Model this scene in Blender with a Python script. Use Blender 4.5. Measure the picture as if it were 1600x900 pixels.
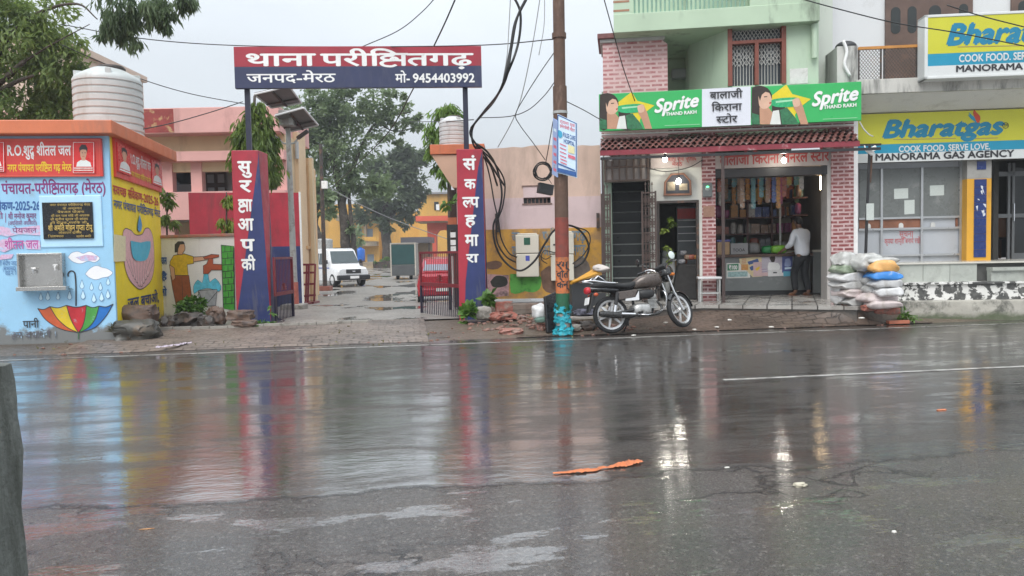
import bpy, bmesh, math, random, re
from mathutils import Vector, Matrix, noise

# ---------------------------------------------------------------- scene, camera, light
for o in list(bpy.data.objects):
    bpy.data.objects.remove(o)
SC = bpy.context.scene
COL = SC.collection
R = math.radians
PI = math.pi
rnd = random.Random(11)
H, FOC = 1.40, 1200.0
PITCH, ROLL = math.atan(58 / 1200), -0.02
CM = Matrix.Translation((0, 0, H)) @ Matrix.Rotation(PI / 2 - PITCH, 4, 'X') @ Matrix.Rotation(ROLL, 4, 'Z')
cd = bpy.data.cameras.new('camera')
cd.sensor_width, cd.lens = 36, 36 * FOC / 1600
cd.clip_start, cd.clip_end = 0.05, 3000
cam = bpy.data.objects.new('camera', cd)
cam.matrix_world = CM
COL.objects.link(cam)
SC.camera = cam

SUN_EL, SUN_AZ = 52, 200          # high behind the camera, a little to its left
w = bpy.data.worlds.new('World')
SC.world = w
w.use_nodes = True
nt = w.node_tree
bg = nt.nodes['Background']
sky = nt.nodes.new('ShaderNodeTexSky')
sky.sky_type = 'NISHITA'
sky.sun_disc = False
sky.sun_elevation = R(SUN_EL)
sky.sun_rotation = R(SUN_AZ)
sky.dust_density = 4
sky.air_density = 1.5
tc = nt.nodes.new('ShaderNodeTexCoord')
sep = nt.nodes.new('ShaderNodeSeparateXYZ')
nt.links.new(tc.outputs['Generated'], sep.inputs[0])
# overcast: cloud deck whose brightness rises from horizon to zenith, soft cloud structure
mr = nt.nodes.new('ShaderNodeMapRange')
mr.inputs[1].default_value, mr.inputs[2].default_value = 0.0, 1.0
mr.inputs[3].default_value, mr.inputs[4].default_value = 4.0, 15.4
nt.links.new(sep.outputs[2], mr.inputs[0])
cn = nt.nodes.new('ShaderNodeTexNoise')
cn.inputs['Scale'].default_value = 2.2
cn.inputs['Detail'].default_value = 5
cn.inputs['Roughness'].default_value = .55
mp = nt.nodes.new('ShaderNodeMapping')
mp.inputs['Scale'].default_value = (1, 1, 3.2)
nt.links.new(tc.outputs['Generated'], mp.inputs[0])
nt.links.new(mp.outputs[0], cn.inputs[0])
cr = nt.nodes.new('ShaderNodeMapRange')
cr.inputs[1].default_value, cr.inputs[2].default_value = .3, .7
cr.inputs[3].default_value, cr.inputs[4].default_value = .93, 1.07
nt.links.new(cn.outputs[0], cr.inputs[0])
mu = nt.nodes.new('ShaderNodeMath')
mu.operation = 'MULTIPLY'
nt.links.new(mr.outputs[0], mu.inputs[0])
nt.links.new(cr.outputs[0], mu.inputs[1])
cc = nt.nodes.new('ShaderNodeVectorMath')
cc.operation = 'SCALE'
cc.inputs[0].default_value = (.90, .965, 1.035)
nt.links.new(mu.outputs[0], cc.inputs['Scale'])
mx = nt.nodes.new('ShaderNodeMix')
mx.data_type = 'RGBA'
mx.inputs[0].default_value = .92
nt.links.new(sky.outputs[0], mx.inputs[6])
nt.links.new(cc.outputs[0], mx.inputs[7])
nt.links.new(mx.outputs[2], bg.inputs[0])
bg.inputs[1].default_value = .10
sd = bpy.data.lights.new('sun', 'SUN')
sd.energy, sd.angle, sd.color = 1.5, R(40), (1, .97, .93)
so = bpy.data.objects.new('sun', sd)
so.rotation_euler = (R(90 - SUN_EL), 0, R(180 - SUN_AZ))
COL.objects.link(so)
SC.view_settings.view_transform = 'Standard'
SC.view_settings.look = 'None'
SC.view_settings.exposure = 0.56
SC.view_settings.gamma = 1
SC.view_settings.use_curve_mapping = False
SC.render.engine = 'CYCLES'
SC.cycles.max_bounces = 6
SC.cycles.use_denoising = True
SC.cycles.sample_clamp_indirect = 6

# ---------------------------------------------------------------- measuring
def hor(px): return 392 - .02 * (px - 800)
CR = CM.to_3x3()
def ray(px, py): return CR @ Vector(((px - 800) / FOC, (450 - py) / FOC, -1))
def ground(px, py, z=0.0):
    d = ray(px, py)
    return Vector((0, 0, H)) + d * ((z - H) / d.z)
def at(px, py, Y):
    d = ray(px, py)
    return Vector((0, 0, H)) + d * (Y / d.y)
class Fr:
    """a wall frame: local x runs along the wall, -y faces the street, z is up"""
    def __init__(s, o, ang, z=0.0):
        s.m = Matrix.Translation((o[0], o[1], z)) @ Matrix.Rotation(ang, 4, 'Z')
        s.inv = s.m.inverted()
    def hit(s, px, py, d=0.0):
        o = s.inv @ Vector((0, 0, H))
        r = s.inv.to_3x3() @ ray(px, py)
        q = o + r * ((-d - o.y) / r.y)
        return q.x, q.z
    def x(s, px, py, d=0.0): return s.hit(px, py, d)[0]
    def z(s, px, py, d=0.0): return s.hit(px, py, d)[1]
def fr2(px1, Y1, px2, Y2, z=0.0):
    a, b = at(px1, hor(px1), Y1), at(px2, hor(px2), Y2)
    return Fr(a, math.atan2(b.y - a.y, b.x - a.x), z)
def frp(v, rz=0.0): return Fr(v, rz, v.z)
ID = Fr((0, 0), 0)

# ---------------------------------------------------------------- materials
MATS = {}
def _n(nt, t, **kw):
    n = nt.nodes.new(t)
    for k, v in kw.items():
        if k in n.inputs: n.inputs[k].default_value = v
        else: setattr(n, k, v)
    return n
def mixc(nt, f, a, b):
    m = nt.nodes.new('ShaderNodeMix')
    m.data_type = 'RGBA'
    for i, v in ((0, f), (6, a), (7, b)):
        if hasattr(v, 'is_linked'): nt.links.new(v, m.inputs[i])
        elif i == 0: m.inputs[0].default_value = v
        else: m.inputs[i].default_value = (*v[:3], 1)
    return m.outputs[2]
def ramp(nt, src, a, b, lo=0., hi=1.):
    m = nt.nodes.new('ShaderNodeMapRange')
    m.inputs[1].default_value, m.inputs[2].default_value = a, b
    m.inputs[3].default_value, m.inputs[4].default_value = lo, hi
    nt.links.new(src, m.inputs[0])
    return m.outputs[0]
def ntex(nt, vec, scale, detail=4, rough=.6, dist=0.):
    n = _n(nt, 'ShaderNodeTexNoise', Scale=scale, Detail=detail, Roughness=rough, Distortion=dist)
    nt.links.new(vec, n.inputs['Vector'])
    return n.outputs[0]
def mapped(nt, src, scale=(1, 1, 1), rot=(0, 0, 0)):
    m = nt.nodes.new('ShaderNodeMapping')
    m.inputs['Scale'].default_value = scale
    m.inputs['Rotation'].default_value = rot
    nt.links.new(src, m.inputs[0])
    return m.outputs[0]
def mth(nt, op, a, b=None):
    m = nt.nodes.new('ShaderNodeMath')
    m.operation = op
    m.use_clamp = False
    for i, v in enumerate((a, b)):
        if v is None: continue
        if hasattr(v, 'is_linked'): nt.links.new(v, m.inputs[i])
        else: m.inputs[i].default_value = v
    return m.outputs[0]
def new_mat(name):
    m = bpy.data.materials.new(name)
    m.use_nodes = True
    nt = m.node_tree
    b = nt.nodes['Principled BSDF']
    t = nt.nodes.new('ShaderNodeTexCoord')
    return m, nt, b, t.outputs['Object']
def bump(nt, b, h, strength=.3, dist=.01, inp='Normal'):
    n = _n(nt, 'ShaderNodeBump', Strength=strength, Distance=dist)
    nt.links.new(h, n.inputs['Height'])
    nt.links.new(n.outputs[0], b.inputs[inp])
def mat(name, col, rough=.6, var=.12, scale=4., stain=None, amt=.45, sscale=1.3, drip=False, bmp=.15, bscale=40., metal=0., coat=0., emit=None, mud=None):
    """painted / plastered / plastic surface with its own wear"""
    if name in MATS: return MATS[name]
    m, nt, b, oc = new_mat(name)
    n1 = ntex(nt, oc, scale, 5, .65)
    c = mixc(nt, ramp(nt, n1, .3, .7), [v * (1 - var) for v in col], [min(.92, v * (1 + var)) for v in col])
    if stain:
        v = mapped(nt, oc, (1, 1, .22)) if drip else oc
        n2 = ntex(nt, v, sscale, 7, .68, .3)
        c = mixc(nt, ramp(nt, n2, amt - .10, amt + .05, .8, 0.) if amt < .5 else ramp(nt, n2, amt, amt + .1, 0., .85), c, stain)
    if mud:
        s = nt.nodes.new('ShaderNodeSeparateXYZ')
        nt.links.new(oc, s.inputs[0])
        n3 = ntex(nt, oc, 3, 6, .7)
        f = mth(nt, 'SUBTRACT', mth(nt, 'MULTIPLY', n3, mud[1] * 2), s.outputs[2])
        c = mixc(nt, ramp(nt, f, 0, .1, 0, .9), c, mud[0])
    nt.links.new(c, b.inputs['Base Color'])
    b.inputs['Metallic'].default_value = metal
    rr = ntex(nt, oc, scale * 2.3, 4, .6)
    nt.links.new(ramp(nt, rr, .3, .7, max(.03, rough - .1), min(1, rough + .1)), b.inputs['Roughness'])
    if coat:
        b.inputs['Coat Weight'].default_value = coat
        b.inputs['Coat Roughness'].default_value = .08
    if bmp:
        bump(nt, b, ntex(nt, oc, bscale, 4, .6), bmp, .01)
    if emit:
        b.inputs['Emission Color'].default_value = (*emit[0], 1)
        b.inputs['Emission Strength'].default_value = emit[1]
    MATS[name] = m
    return m
def brick(name, c1, c2, mortar, bw=.2, bh=.065, ms=.012, stain=None, axis='x'):
    m, nt, b, oc = new_mat(name)
    s = nt.nodes.new('ShaderNodeSeparateXYZ')
    nt.links.new(oc, s.inputs[0])
    cb = nt.nodes.new('ShaderNodeCombineXYZ')
    nt.links.new(s.outputs[0] if axis == 'x' else s.outputs[1], cb.inputs[0])
    nt.links.new(s.outputs[2] if axis != 'flat' else s.outputs[1], cb.inputs[1])
    if axis == 'flat': nt.links.new(s.outputs[0], cb.inputs[0])
    t = _n(nt, 'ShaderNodeTexBrick', Scale=1.0)
    t.inputs['Color1'].default_value = (*c1, 1)
    t.inputs['Color2'].default_value = (*c2, 1)
    t.inputs['Mortar'].default_value = (*mortar, 1)
    t.inputs['Brick Width'].default_value = bw
    t.inputs['Row Height'].default_value = bh
    t.inputs['Mortar Size'].default_value = ms
    t.inputs['Mortar Smooth'].default_value = .25
    wob = ntex(nt, oc, 9, 3)
    vm = nt.nodes.new('ShaderNodeVectorMath')
    vm.operation = 'ADD'
    sc = nt.nodes.new('ShaderNodeVectorMath')
    sc.operation = 'SCALE'
    sc.inputs['Scale'].default_value = .018
    wn = _n(nt, 'ShaderNodeTexNoise', Scale=7.0)
    nt.links.new(oc, wn.inputs['Vector'])
    nt.links.new(wn.outputs['Color'], sc.inputs[0])
    nt.links.new(cb.outputs[0], vm.inputs[0])
    nt.links.new(sc.outputs[0], vm.inputs[1])
    nt.links.new(vm.outputs[0], t.inputs['Vector'])
    c = mixc(nt, ramp(nt, ntex(nt, oc, 2.5, 6, .7), .35, .62, .6, 0), t.outputs['Color'], stain or mortar)
    c = mixc(nt, ramp(nt, ntex(nt, oc, 11, 5, .7), .52, .72, 0, .55), c, mortar)
    nt.links.new(c, b.inputs['Base Color'])
    b.inputs['Roughness'].default_value = .6
    bump(nt, b, t.outputs['Fac'], -.35, .012)
    MATS[name] = m
    return m
def leafmat(name, dark, light, trans=.35):
    m, nt, b, oc = new_mat(name)
    n1 = ntex(nt, oc, 1.1, 3, .6)
    n2 = ntex(nt, oc, 9., 2, .5)
    c = mixc(nt, ramp(nt, mth(nt, 'ADD', n1, mth(nt, 'MULTIPLY', n2, .5)), .5, 1.0), dark, light)
    nt.links.new(c, b.inputs['Base Color'])
    b.inputs['Roughness'].default_value = .42
    tr = nt.nodes.new('ShaderNodeBsdfTranslucent')
    nt.links.new(c, tr.inputs[0])
    ms = nt.nodes.new('ShaderNodeMixShader')
    ms.inputs[0].default_value = trans
    nt.links.new(b.outputs[0], ms.inputs[1])
    nt.links.new(tr.outputs[0], ms.inputs[2])
    nt.links.new(ms.outputs[0], nt.nodes['Material Output'].inputs[0])
    MATS[name] = m
    return m
def glassmat(name, col=(.02, .025, .03), rough=.08):
    return mat(name, col, rough, .1, 2, bmp=0)

# ---------------------------------------------------------------- mesh building
def _lerp(a, b, t): return a + (b - a) * t
class MB:
    def __init__(s): s.v, s.f, s.mi = [], [], []
    def add(s, vs, fs, mi=0):
        o = len(s.v)
        s.v += [tuple(v) for v in vs]
        s.f += [tuple(i + o for i in f) for f in fs]
        s.mi += [mi] * len(fs)
        return s
    def box(s, x0, x1, y0, y1, z0, z1, mi=0):
        return s.add([(x0, y0, z0), (x1, y0, z0), (x1, y1, z0), (x0, y1, z0), (x0, y0, z1), (x1, y0, z1), (x1, y1, z1), (x0, y1, z1)],
                     [(0, 3, 2, 1), (4, 5, 6, 7), (0, 1, 5, 4), (1, 2, 6, 5), (2, 3, 7, 6), (3, 0, 4, 7)], mi)
    def obox(s, M, sx, sy, sz, mi=0):
        """box centred in matrix M"""
        vs = [M @ Vector((a * sx / 2, b * sy / 2, c * sz / 2)) for c in (-1, 1) for a, b in ((-1, -1), (1, -1), (1, 1), (-1, 1))]
        return s.add(vs, [(0, 3, 2, 1), (4, 5, 6, 7), (0, 1, 5, 4), (1, 2, 6, 5), (2, 3, 7, 6), (3, 0, 4, 7)], mi)
    def hexa(s, b4, t4, mi=0):
        return s.add(list(b4) + list(t4), [(0, 3, 2, 1), (4, 5, 6, 7), (0, 1, 5, 4), (1, 2, 6, 5), (2, 3, 7, 6), (3, 0, 4, 7)], mi)
    def prism(s, poly, y0, y1, mi=0):
        n = len(poly)
        return s.add([(x, y0, z) for x, z in poly] + [(x, y1, z) for x, z in poly],
                     [tuple(range(n)), tuple(range(2 * n - 1, n - 1, -1))] + [(i, (i + 1) % n, n + (i + 1) % n, n + i) for i in range(n)], mi)
    def prismz(s, poly, z0, z1, mi=0):
        n = len(poly)
        return s.add([(x, y, z0) for x, y in poly] + [(x, y, z1) for x, y in poly],
                     [tuple(range(n)), tuple(range(2 * n - 1, n - 1, -1))] + [(i, (i + 1) % n, n + (i + 1) % n, n + i) for i in range(n)], mi)
    def tube(s, pts, r, n=8, mi=0, caps=True, sy=1.0):
        pts = [Vector(p) for p in pts]
        rs = r if isinstance(r, (list, tuple)) else [r] * len(pts)
        rings, up = [], None
        for i, p in enumerate(pts):
            t = (pts[min(i + 1, len(pts) - 1)] - pts[max(i - 1, 0)])
            if t.length < 1e-9: t = Vector((0, 0, 1))
            t.normalize()
            if up is None:
                up = t.orthogonal().normalized()
            else:
                up = (up - t * up.dot(t))
                up = up.normalized() if up.length > 1e-6 else t.orthogonal().normalized()
            q = t.cross(up)
            rings.append([p + up * math.cos(2 * PI * k / n) * rs[i] + q * math.sin(2 * PI * k / n) * rs[i] * sy for k in range(n)])
        vs = [v for g in rings for v in g]
        fs = [(i * n + k, i * n + (k + 1) % n, (i + 1) * n + (k + 1) % n, (i + 1) * n + k) for i in range(len(pts) - 1) for k in range(n)]
        if caps:
            fs += [tuple(range(n - 1, -1, -1)), tuple((len(pts) - 1) * n + k for k in range(n))]
        return s.add(vs, fs, mi)
    def cyl(s, a, b, r0, r1=None, n=14, mi=0): return s.tube([a, b], [r0, r0 if r1 is None else r1], n, mi)
    def lathe(s, prof, c=(0, 0, 0), n=28, mi=0, ax='z'):
        vs, fs = [], []
        for r, h in prof:
            for k in range(n):
                a = 2 * PI * k / n
                p = (r * math.cos(a), r * math.sin(a), h)
                if ax == 'y': p = (p[0], p[2], p[1])
                if ax == 'x': p = (p[2], p[0], p[1])
                vs.append((p[0] + c[0], p[1] + c[1], p[2] + c[2]))
        m = len(prof)
        fs = [(i * n + k, i * n + (k + 1) % n, (i + 1) * n + (k + 1) % n, (i + 1) * n + k) for i in range(m - 1) for k in range(n)]
        loop = prof[0] == prof[-1]
        if prof[0][0] > 1e-5 and not loop: fs.append(tuple(range(n - 1, -1, -1)))
        if prof[-1][0] > 1e-5 and not loop: fs.append(tuple((m - 1) * n + k for k in range(n)))
        return s.add(vs, fs, mi)
    def ell(s, c, rx, ry, rz, n=16, m=10, mi=0, pw=1.0):
        vs = []
        for i in range(m + 1):
            t = PI * i / m
            for k in range(n):
                a = 2 * PI * k / n
                q = lambda v: math.copysign(abs(v) ** pw, v)
                vs.append((c[0] + rx * q(math.sin(t)) * q(math.cos(a)), c[1] + ry * q(math.sin(t)) * q(math.sin(a)), c[2] + rz * q(math.cos(t))))
        fs = [(i * n + k, i * n + (k + 1) % n, (i + 1) * n + (k + 1) % n, (i + 1) * n + k) for i in range(m) for k in range(n)]
        return s.add(vs, fs, mi)
    def lump(s, c, rx, ry, rz, seed, n=3, rough=.35, mi=0, flat=.6):
        bm = bmesh.new()
        bmesh.ops.create_icosphere(bm, subdivisions=n, radius=1)
        vs = []
        off = Vector((seed * 3.7, seed * 1.3, seed * 5.1))
        for v in bm.verts:
            p = v.co.copy()
            # facet towards a box, then break up
            k = max(abs(p.x), abs(p.y), abs(p.z))
            p = p * _lerp(1, .78 / k, flat)
            cell = noise.cell_vector(p * 1.6 + off)
            p += (cell - Vector((.5, .5, .5))) * rough * .35
            p += noise.noise_vector(p * 1.7 + off) * rough * .6 + noise.noise_vector(p * 5 + off) * rough * .14
            vs.append((c[0] + p.x * rx, c[1] + p.y * ry, c[2] + p.z * rz))
        fs = [tuple(v.index for v in f.verts) for f in bm.faces]
        bm.free()
        return s.add(vs, fs, mi)

FRM = {}
def _mesh(name, mb, mats, M, smooth, fixn=True):
    me = bpy.data.meshes.new(name)
    vs = [tuple(M @ Vector(v)) for v in mb.v] if M is not None else mb.v
    me.from_pydata(vs, [], mb.f)
    for m in (mats if isinstance(mats, (list, tuple)) else [mats]): me.materials.append(m)
    if any(mb.mi): me.polygons.foreach_set('material_index', mb.mi)
    if fixn:
        bm = bmesh.new()
        bm.from_mesh(me)
        bmesh.ops.recalc_face_normals(bm, faces=bm.faces[:])
        bm.to_mesh(me)
        bm.free()
    if smooth:
        me.shade_smooth()
        if smooth is not True:
            me.set_sharp_from_angle(angle=R(smooth))
    me.update()
    return me
def _finish(o, bevel):
    if bevel:
        b = o.modifiers.new('edge', 'BEVEL')
        b.width, b.segments, b.limit_method, b.angle_limit = bevel, 2, 'ANGLE', R(40)
def tag(o, label=None, cat=None, group=None, kind=None):
    if label: o['label'] = label
    if cat: o['category'] = cat
    if group: o['group'] = group
    if kind: o['kind'] = kind
    return o
def thing(name, label, cat, fr=ID, group=None):
    o = bpy.data.objects.new(name, None)
    o.empty_display_size = .1
    o.matrix_world = fr.m
    COL.objects.link(o)
    FRM[o.name] = fr.m.copy()
    return tag(o, label, cat, group)
def part(name, mb, mats, parent, fr=None, smooth=False, bevel=0, fixn=True):
    """mesh given in frame fr (default: the parent's own frame), stored in the parent's local space"""
    M = None
    P = FRM[parent.name]
    if fr is not None: M = P.inverted() @ fr.m
    o = bpy.data.objects.new(name, _mesh(name, mb, mats, M, smooth, fixn))
    COL.objects.link(o)
    o.parent = parent
    FRM[o.name] = P.copy()
    _finish(o, bevel)
    return o
def solo(name, label, cat, mb, mats, fr=ID, group=None, smooth=False, bevel=0, kind=None, origin=None, fixn=True):
    """a thing that is a single mesh"""
    M = None
    base = fr.m
    if origin is not None:
        base = fr.m @ Matrix.Translation(origin)
        M = Matrix.Translation(-Vector(origin))
    o = bpy.data.objects.new(name, _mesh(name, mb, mats, M, smooth, fixn))
    o.matrix_world = base
    COL.objects.link(o)
    FRM[o.name] = base.copy()
    _finish(o, bevel)
    return tag(o, label, cat, group, kind)
def struct(name, mb, mats, fr=ID, smooth=False, fixn=True):
    return solo(name, None, None, mb, mats, fr, smooth=smooth, kind='structure', fixn=fixn)
def kids(o): return [c for c in bpy.data.objects if c.parent == o]
def dup(root, M, label=None, group=None):
    r = root.copy()
    COL.objects.link(r)
    r.matrix_world = M
    if label: r['label'] = label
    if group: r['group'] = group
    for ch in kids(root):
        c = ch.copy()
        COL.objects.link(c)
        c.parent = r
        for g in kids(ch):
            d = g.copy()
            COL.objects.link(d)
            d.parent = c
    return r

# ---------------------------------------------------------------- painting and lettering on flat faces
_TX = {}
def _txt(body, bold, shear):
    k = (body, bold, shear)
    if k not in _TX:
        c = bpy.data.curves.new('t', 'FONT')
        c.body, c.resolution_u, c.offset, c.shear = body, 3, bold, shear
        o = bpy.data.objects.new('t', c)
        me = bpy.data.meshes.new_from_object(o)
        _TX[k] = ([(v.co.x, v.co.y) for v in me.vertices], [tuple(p.vertices) for p in me.polygons])
        bpy.data.objects.remove(o)
        bpy.data.curves.remove(c)
        bpy.data.meshes.remove(me)
    return _TX[k]
def _xmax(b): return max([v[0] for v in _txt(b, 0, 0)[0]] or [0])
def _adv(b): return _xmax(b + 'न') - _xmax('न')
def strip(pts, w):
    """a stroke along 2-D points as one clean strip"""
    L, Q = [], []
    ws = w if isinstance(w, (list, tuple)) else [w] * len(pts)
    for i, p in enumerate(pts):
        a, b = pts[max(i - 1, 0)], pts[min(i + 1, len(pts) - 1)]
        dx, dy = b[0] - a[0], b[1] - a[1]
        l = math.hypot(dx, dy) or 1
        L.append((p[0] - dy / l * ws[i] / 2, p[1] + dx / l * ws[i] / 2))
        Q.append((p[0] + dy / l * ws[i] / 2, p[1] - dx / l * ws[i] / 2))
    n = len(pts)
    return L + Q, [(i, i + 1, n + i + 1, n + i) for i in range(n - 1)]
def curve2(pts, k=5):
    """Catmull-Rom through 2-D or 3-D points"""
    P = [Vector(p) for p in pts]
    P = [P[0] * 2 - P[1]] + P + [P[-1] * 2 - P[-2]]
    out = []
    for i in range(1, len(P) - 2):
        for j in range(k):
            t = j / k
            a, b, c, d = P[i - 1], P[i], P[i + 1], P[i + 2]
            out.append(.5 * (2 * b + (c - a) * t + (2 * a - 5 * b + 4 * c - d) * t * t + (3 * b - a - 3 * c + d) * t ** 3))
    out.append(P[-2])
    return [tuple(p) for p in out]
def _ksha(wd):
    S = []
    S.append(strip([(0, .605), (.74, .605)], wd))
    S.append(strip([(.62, .6), (.62, 0)], wd))
    S.append(strip(curve2([(.34, .6), (.33, .52), (.18, .51), (.07, .42), (.12, .32), (.24, .29), (.37, .28), (.45, .34), (.40, .42), (.32, .38), (.34, .26)]), wd))
    S.append(strip(curve2([(.34, .28), (.14, .24), (.05, .13), (.12, .0), (.30, -.04), (.42, .03)]), wd))
    S.append(strip([(.40, .29), (.62, .27)], wd))
    return S, .71
def layout(s, bold=0., shear=0.):
    """pieces [(verts, faces)] and total advance of a line; {h:x} half letter, {ksha}, {ddh}, {reph} are drawn here"""
    x, out = 0., []
    for tk in re.split(r'(\{[^}]*\})', s):
        if not tk: continue
        if tk.startswith('{'):
            t = tk[1:-1]
            if t == 'ksha':
                S, a = _ksha(.068 + 2 * bold)
                out += [([(px + x, py) for px, py in v], f) for v, f in S]
                x += a
            elif t == 'reph':
                v, f = strip(curve2([(x - .06, .62), (x - .13, .74), (x - .03, .84), (x + .07, .78)]), .06 + 2 * bold)
                out.append((v, f))
            elif t == 'ddh':
                v, f = _txt('द', bold, shear)
                out.append(([(a + x, b) for a, b in v], f))
                v, f = _txt('ध', bold, shear)
                out.append(([(a * .55 + x + .12, b * .55 - .27) for a, b in v], f))
                x += _adv('द')
            elif t.startswith('h:'):
                ch = t[2:]
                v, f = _txt(ch, bold, shear)
                cut = _adv(ch) - .16
                bm = bmesh.new()
                bv = [bm.verts.new((a, b, 0)) for a, b in v]
                for q in f:
                    try: bm.faces.new([bv[i] for i in q])
                    except ValueError: pass
                bmesh.ops.bisect_plane(bm, geom=bm.verts[:] + bm.edges[:] + bm.faces[:], plane_co=(cut, 0, 0), plane_no=(1, 0, 0), clear_outer=True)
                bm.verts.index_update()
                out.append(([(p.co.x + x, p.co.y) for p in bm.verts], [tuple(p.index for p in q.verts) for q in bm.faces]))
                bm.free()
                x += cut - .01
        else:
            v, f = _txt(tk, bold, shear)
            out.append(([(a + x, b) for a, b in v], f))
            x += _adv(tk)
    return out, x
class Paint:
    """flat painted shapes on a wall frame, d metres in front of its plane; one mesh, several paints"""
    def __init__(s, fr, d=.0): s.fr, s.d, s.mb, s.mats, s.k = fr, d, MB(), [], 0
    def _m(s, m):
        if m not in s.mats: s.mats.append(m)
        return s.mats.index(m)
    def raw(s, vs, fs, m, lift=None):
        if not vs: return
        s.k += 1
        d = s.d + (.0005 * s.k if lift is None else lift)
        s.mb.add([(x, -d, z) for x, z in vs], fs, s._m(m))
    def poly(s, pts, m): s.raw(pts, [tuple(range(len(pts)))], m)
    def px(s, pts, m, smooth=0):
        P = [s.fr.hit(a, b, s.d) for a, b in pts]
        if smooth:
            P = curve2(P + [P[0]], smooth)[:-1]
        s.poly(P, m)
    def line(s, pts, w, m, smooth=0):
        P = [s.fr.hit(a, b, s.d) for a, b in pts]
        if smooth: P = curve2(P, smooth)
        v, f = strip(P, w)
        s.raw(v, f, m)
    def outline(s, pts, w, m, smooth=0): s.line(list(pts) + [pts[0]], w, m, smooth)
    def rect(s, a, b, c, d, m): s.px([(a, d), (c, d), (c, b), (a, b)], m)
    def text(s, t, x0, yb, x1, yt, m, bold=.012, cap=.605, shear=0., rise=0.):
        """baseline at pixel (x0,yb), right end at x1, headline / cap height at pixel row yt"""
        ax, az = s.fr.hit(x0, yb, s.d)
        bx = s.fr.x(x1, yb, s.d)
        tz = s.fr.z(x0, yt, s.d)
        P, adv = layout(t, 0., shear)
        if bold > .009:            # heavier brush: the same outline laid down again with a hair's shift
            Q = list(P)
            for ox, oy in ((bold, 0), (-bold, 0), (0, bold), (0, -bold)): P = P + [([(a + ox, b + oy) for a, b in v], f) for v, f in Q]
        sx, sz = (bx - ax) / adv, (tz - az) / cap
        k = s.k
        for pi, (v, f) in enumerate(P):
            # islands of one string get hair-thin offsets so that overlapping signs never share a plane
            par = list(range(len(v)))
            def find(i):
                while par[i] != i:
                    par[i] = par[par[i]]
                    i = par[i]
                return i
            for q in f:
                for i in q[1:]: par[find(i)] = find(q[0])
            groups = {}
            for q in f: groups.setdefault(find(q[0]), []).append(q)
            for gi, (g, qs) in enumerate(sorted(groups.items())):
                ids = sorted({i for q in qs for i in q})
                mp = {i: j for j, i in enumerate(ids)}
                s.raw([(ax + v[i][0] * sx, az + v[i][1] * sz + rise * v[i][0] * sx) for i in ids], [tuple(mp[i] for i in q) for q in qs], m, lift=.0005 * (k + 1) + .00021 * (gi % 3) + .00007 * (pi % 23))
        s.k = k + 3
    def put(s, name, parent): return part(name, s.mb, s.mats, parent, s.fr, fixn=False)

# ---------------------------------------------------------------- foliage
def leaves(mb, clumps, size, droop=.3, seed=1, aspect=.42, sub=.38, shell=.55):
    """clumps: (centre, rx, ry, rz, count). Each leaf is a folded blade with its own size, turn and hang"""
    r = random.Random(seed)
    V, Fc = mb.v, mb.f
    for c, rx, ry, rz, cnt in clumps:
        ns = max(3, int(cnt / 38))
        for _ in range(ns):
            # sprig centre
            while True:
                p = Vector((r.uniform(-1, 1), r.uniform(-1, 1), r.uniform(-1, 1)))
                if shell * r.random() < p.length < 1: break
            q = Vector((c[0] + p.x * rx, c[1] + p.y * ry, c[2] + p.z * rz))
            sr = sub * min(rx, ry, rz) * r.uniform(.5, 1.25)
            out = Vector((p.x, p.y, p.z + .2)).normalized()
            for _k in range(int(cnt / ns)):
                o = Vector((r.gauss(0, .5), r.gauss(0, .5), r.gauss(0, .42))) * sr
                o.z -= droop * r.random() * sr
                a = q + o
                d = (out * .5 + Vector((r.gauss(0, .7), r.gauss(0, .7), r.gauss(0, .5) - droop * 1.6))).normalized()
                l = size * r.uniform(.6, 1.35)
                sd = d.cross(Vector((r.gauss(0, .5), r.gauss(0, .5), 1)))
                if sd.length < 1e-4: continue
                sd = sd.normalized() * l * aspect * .5
                up = sd.cross(d).normalized() * l * .08
                i = len(V)
                m = a + d * l * .5
                V += [tuple(a), tuple(m + sd + up), tuple(a + d * l), tuple(m - sd + up)]
                Fc += [(i, i + 1, i + 2), (i, i + 2, i + 3)]
                mb.mi += [0, 0]
    return mb
def pxclump(px, py, rx, ry, Y, cnt, deep=1.0):
    c = at(px, py, Y)
    k = Y / FOC
    return (c, rx * k, rx * k * deep, ry * k, cnt)
def limb(mb, pts, r0, r1, n=8, seed=0, wob=.05):
    P = curve2(pts, 5)
    m = len(P) - 1
    r = random.Random(seed)
    P = [Vector(p) + Vector((r.gauss(0, wob), r.gauss(0, wob), 0)) * (r0 if 0 < i < m else 0) for i, p in enumerate(P)]
    return mb.tube(P, [_lerp(r0, r1, (i / m) ** .8) for i in range(m + 1)], n)
def tree(name, label, cat, base, limbs, clumps, lsize, lm, bark, droop=.3, seed=1, aspect=.42, group=None, shell=.55, sub=.38):
    t = thing(name, label, cat, frp(Vector(base)), group)
    b = MB()
    for i, (pts, r0, r1) in enumerate(limbs): limb(b, pts, r0, r1, 9, seed + i)
    if limbs: part('trunk', b, bark, t, ID, smooth=True)
    part('crown', leaves(MB(), clumps, lsize, droop, seed, aspect, sub, shell), lm, t, ID, fixn=False)
    return t
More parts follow.
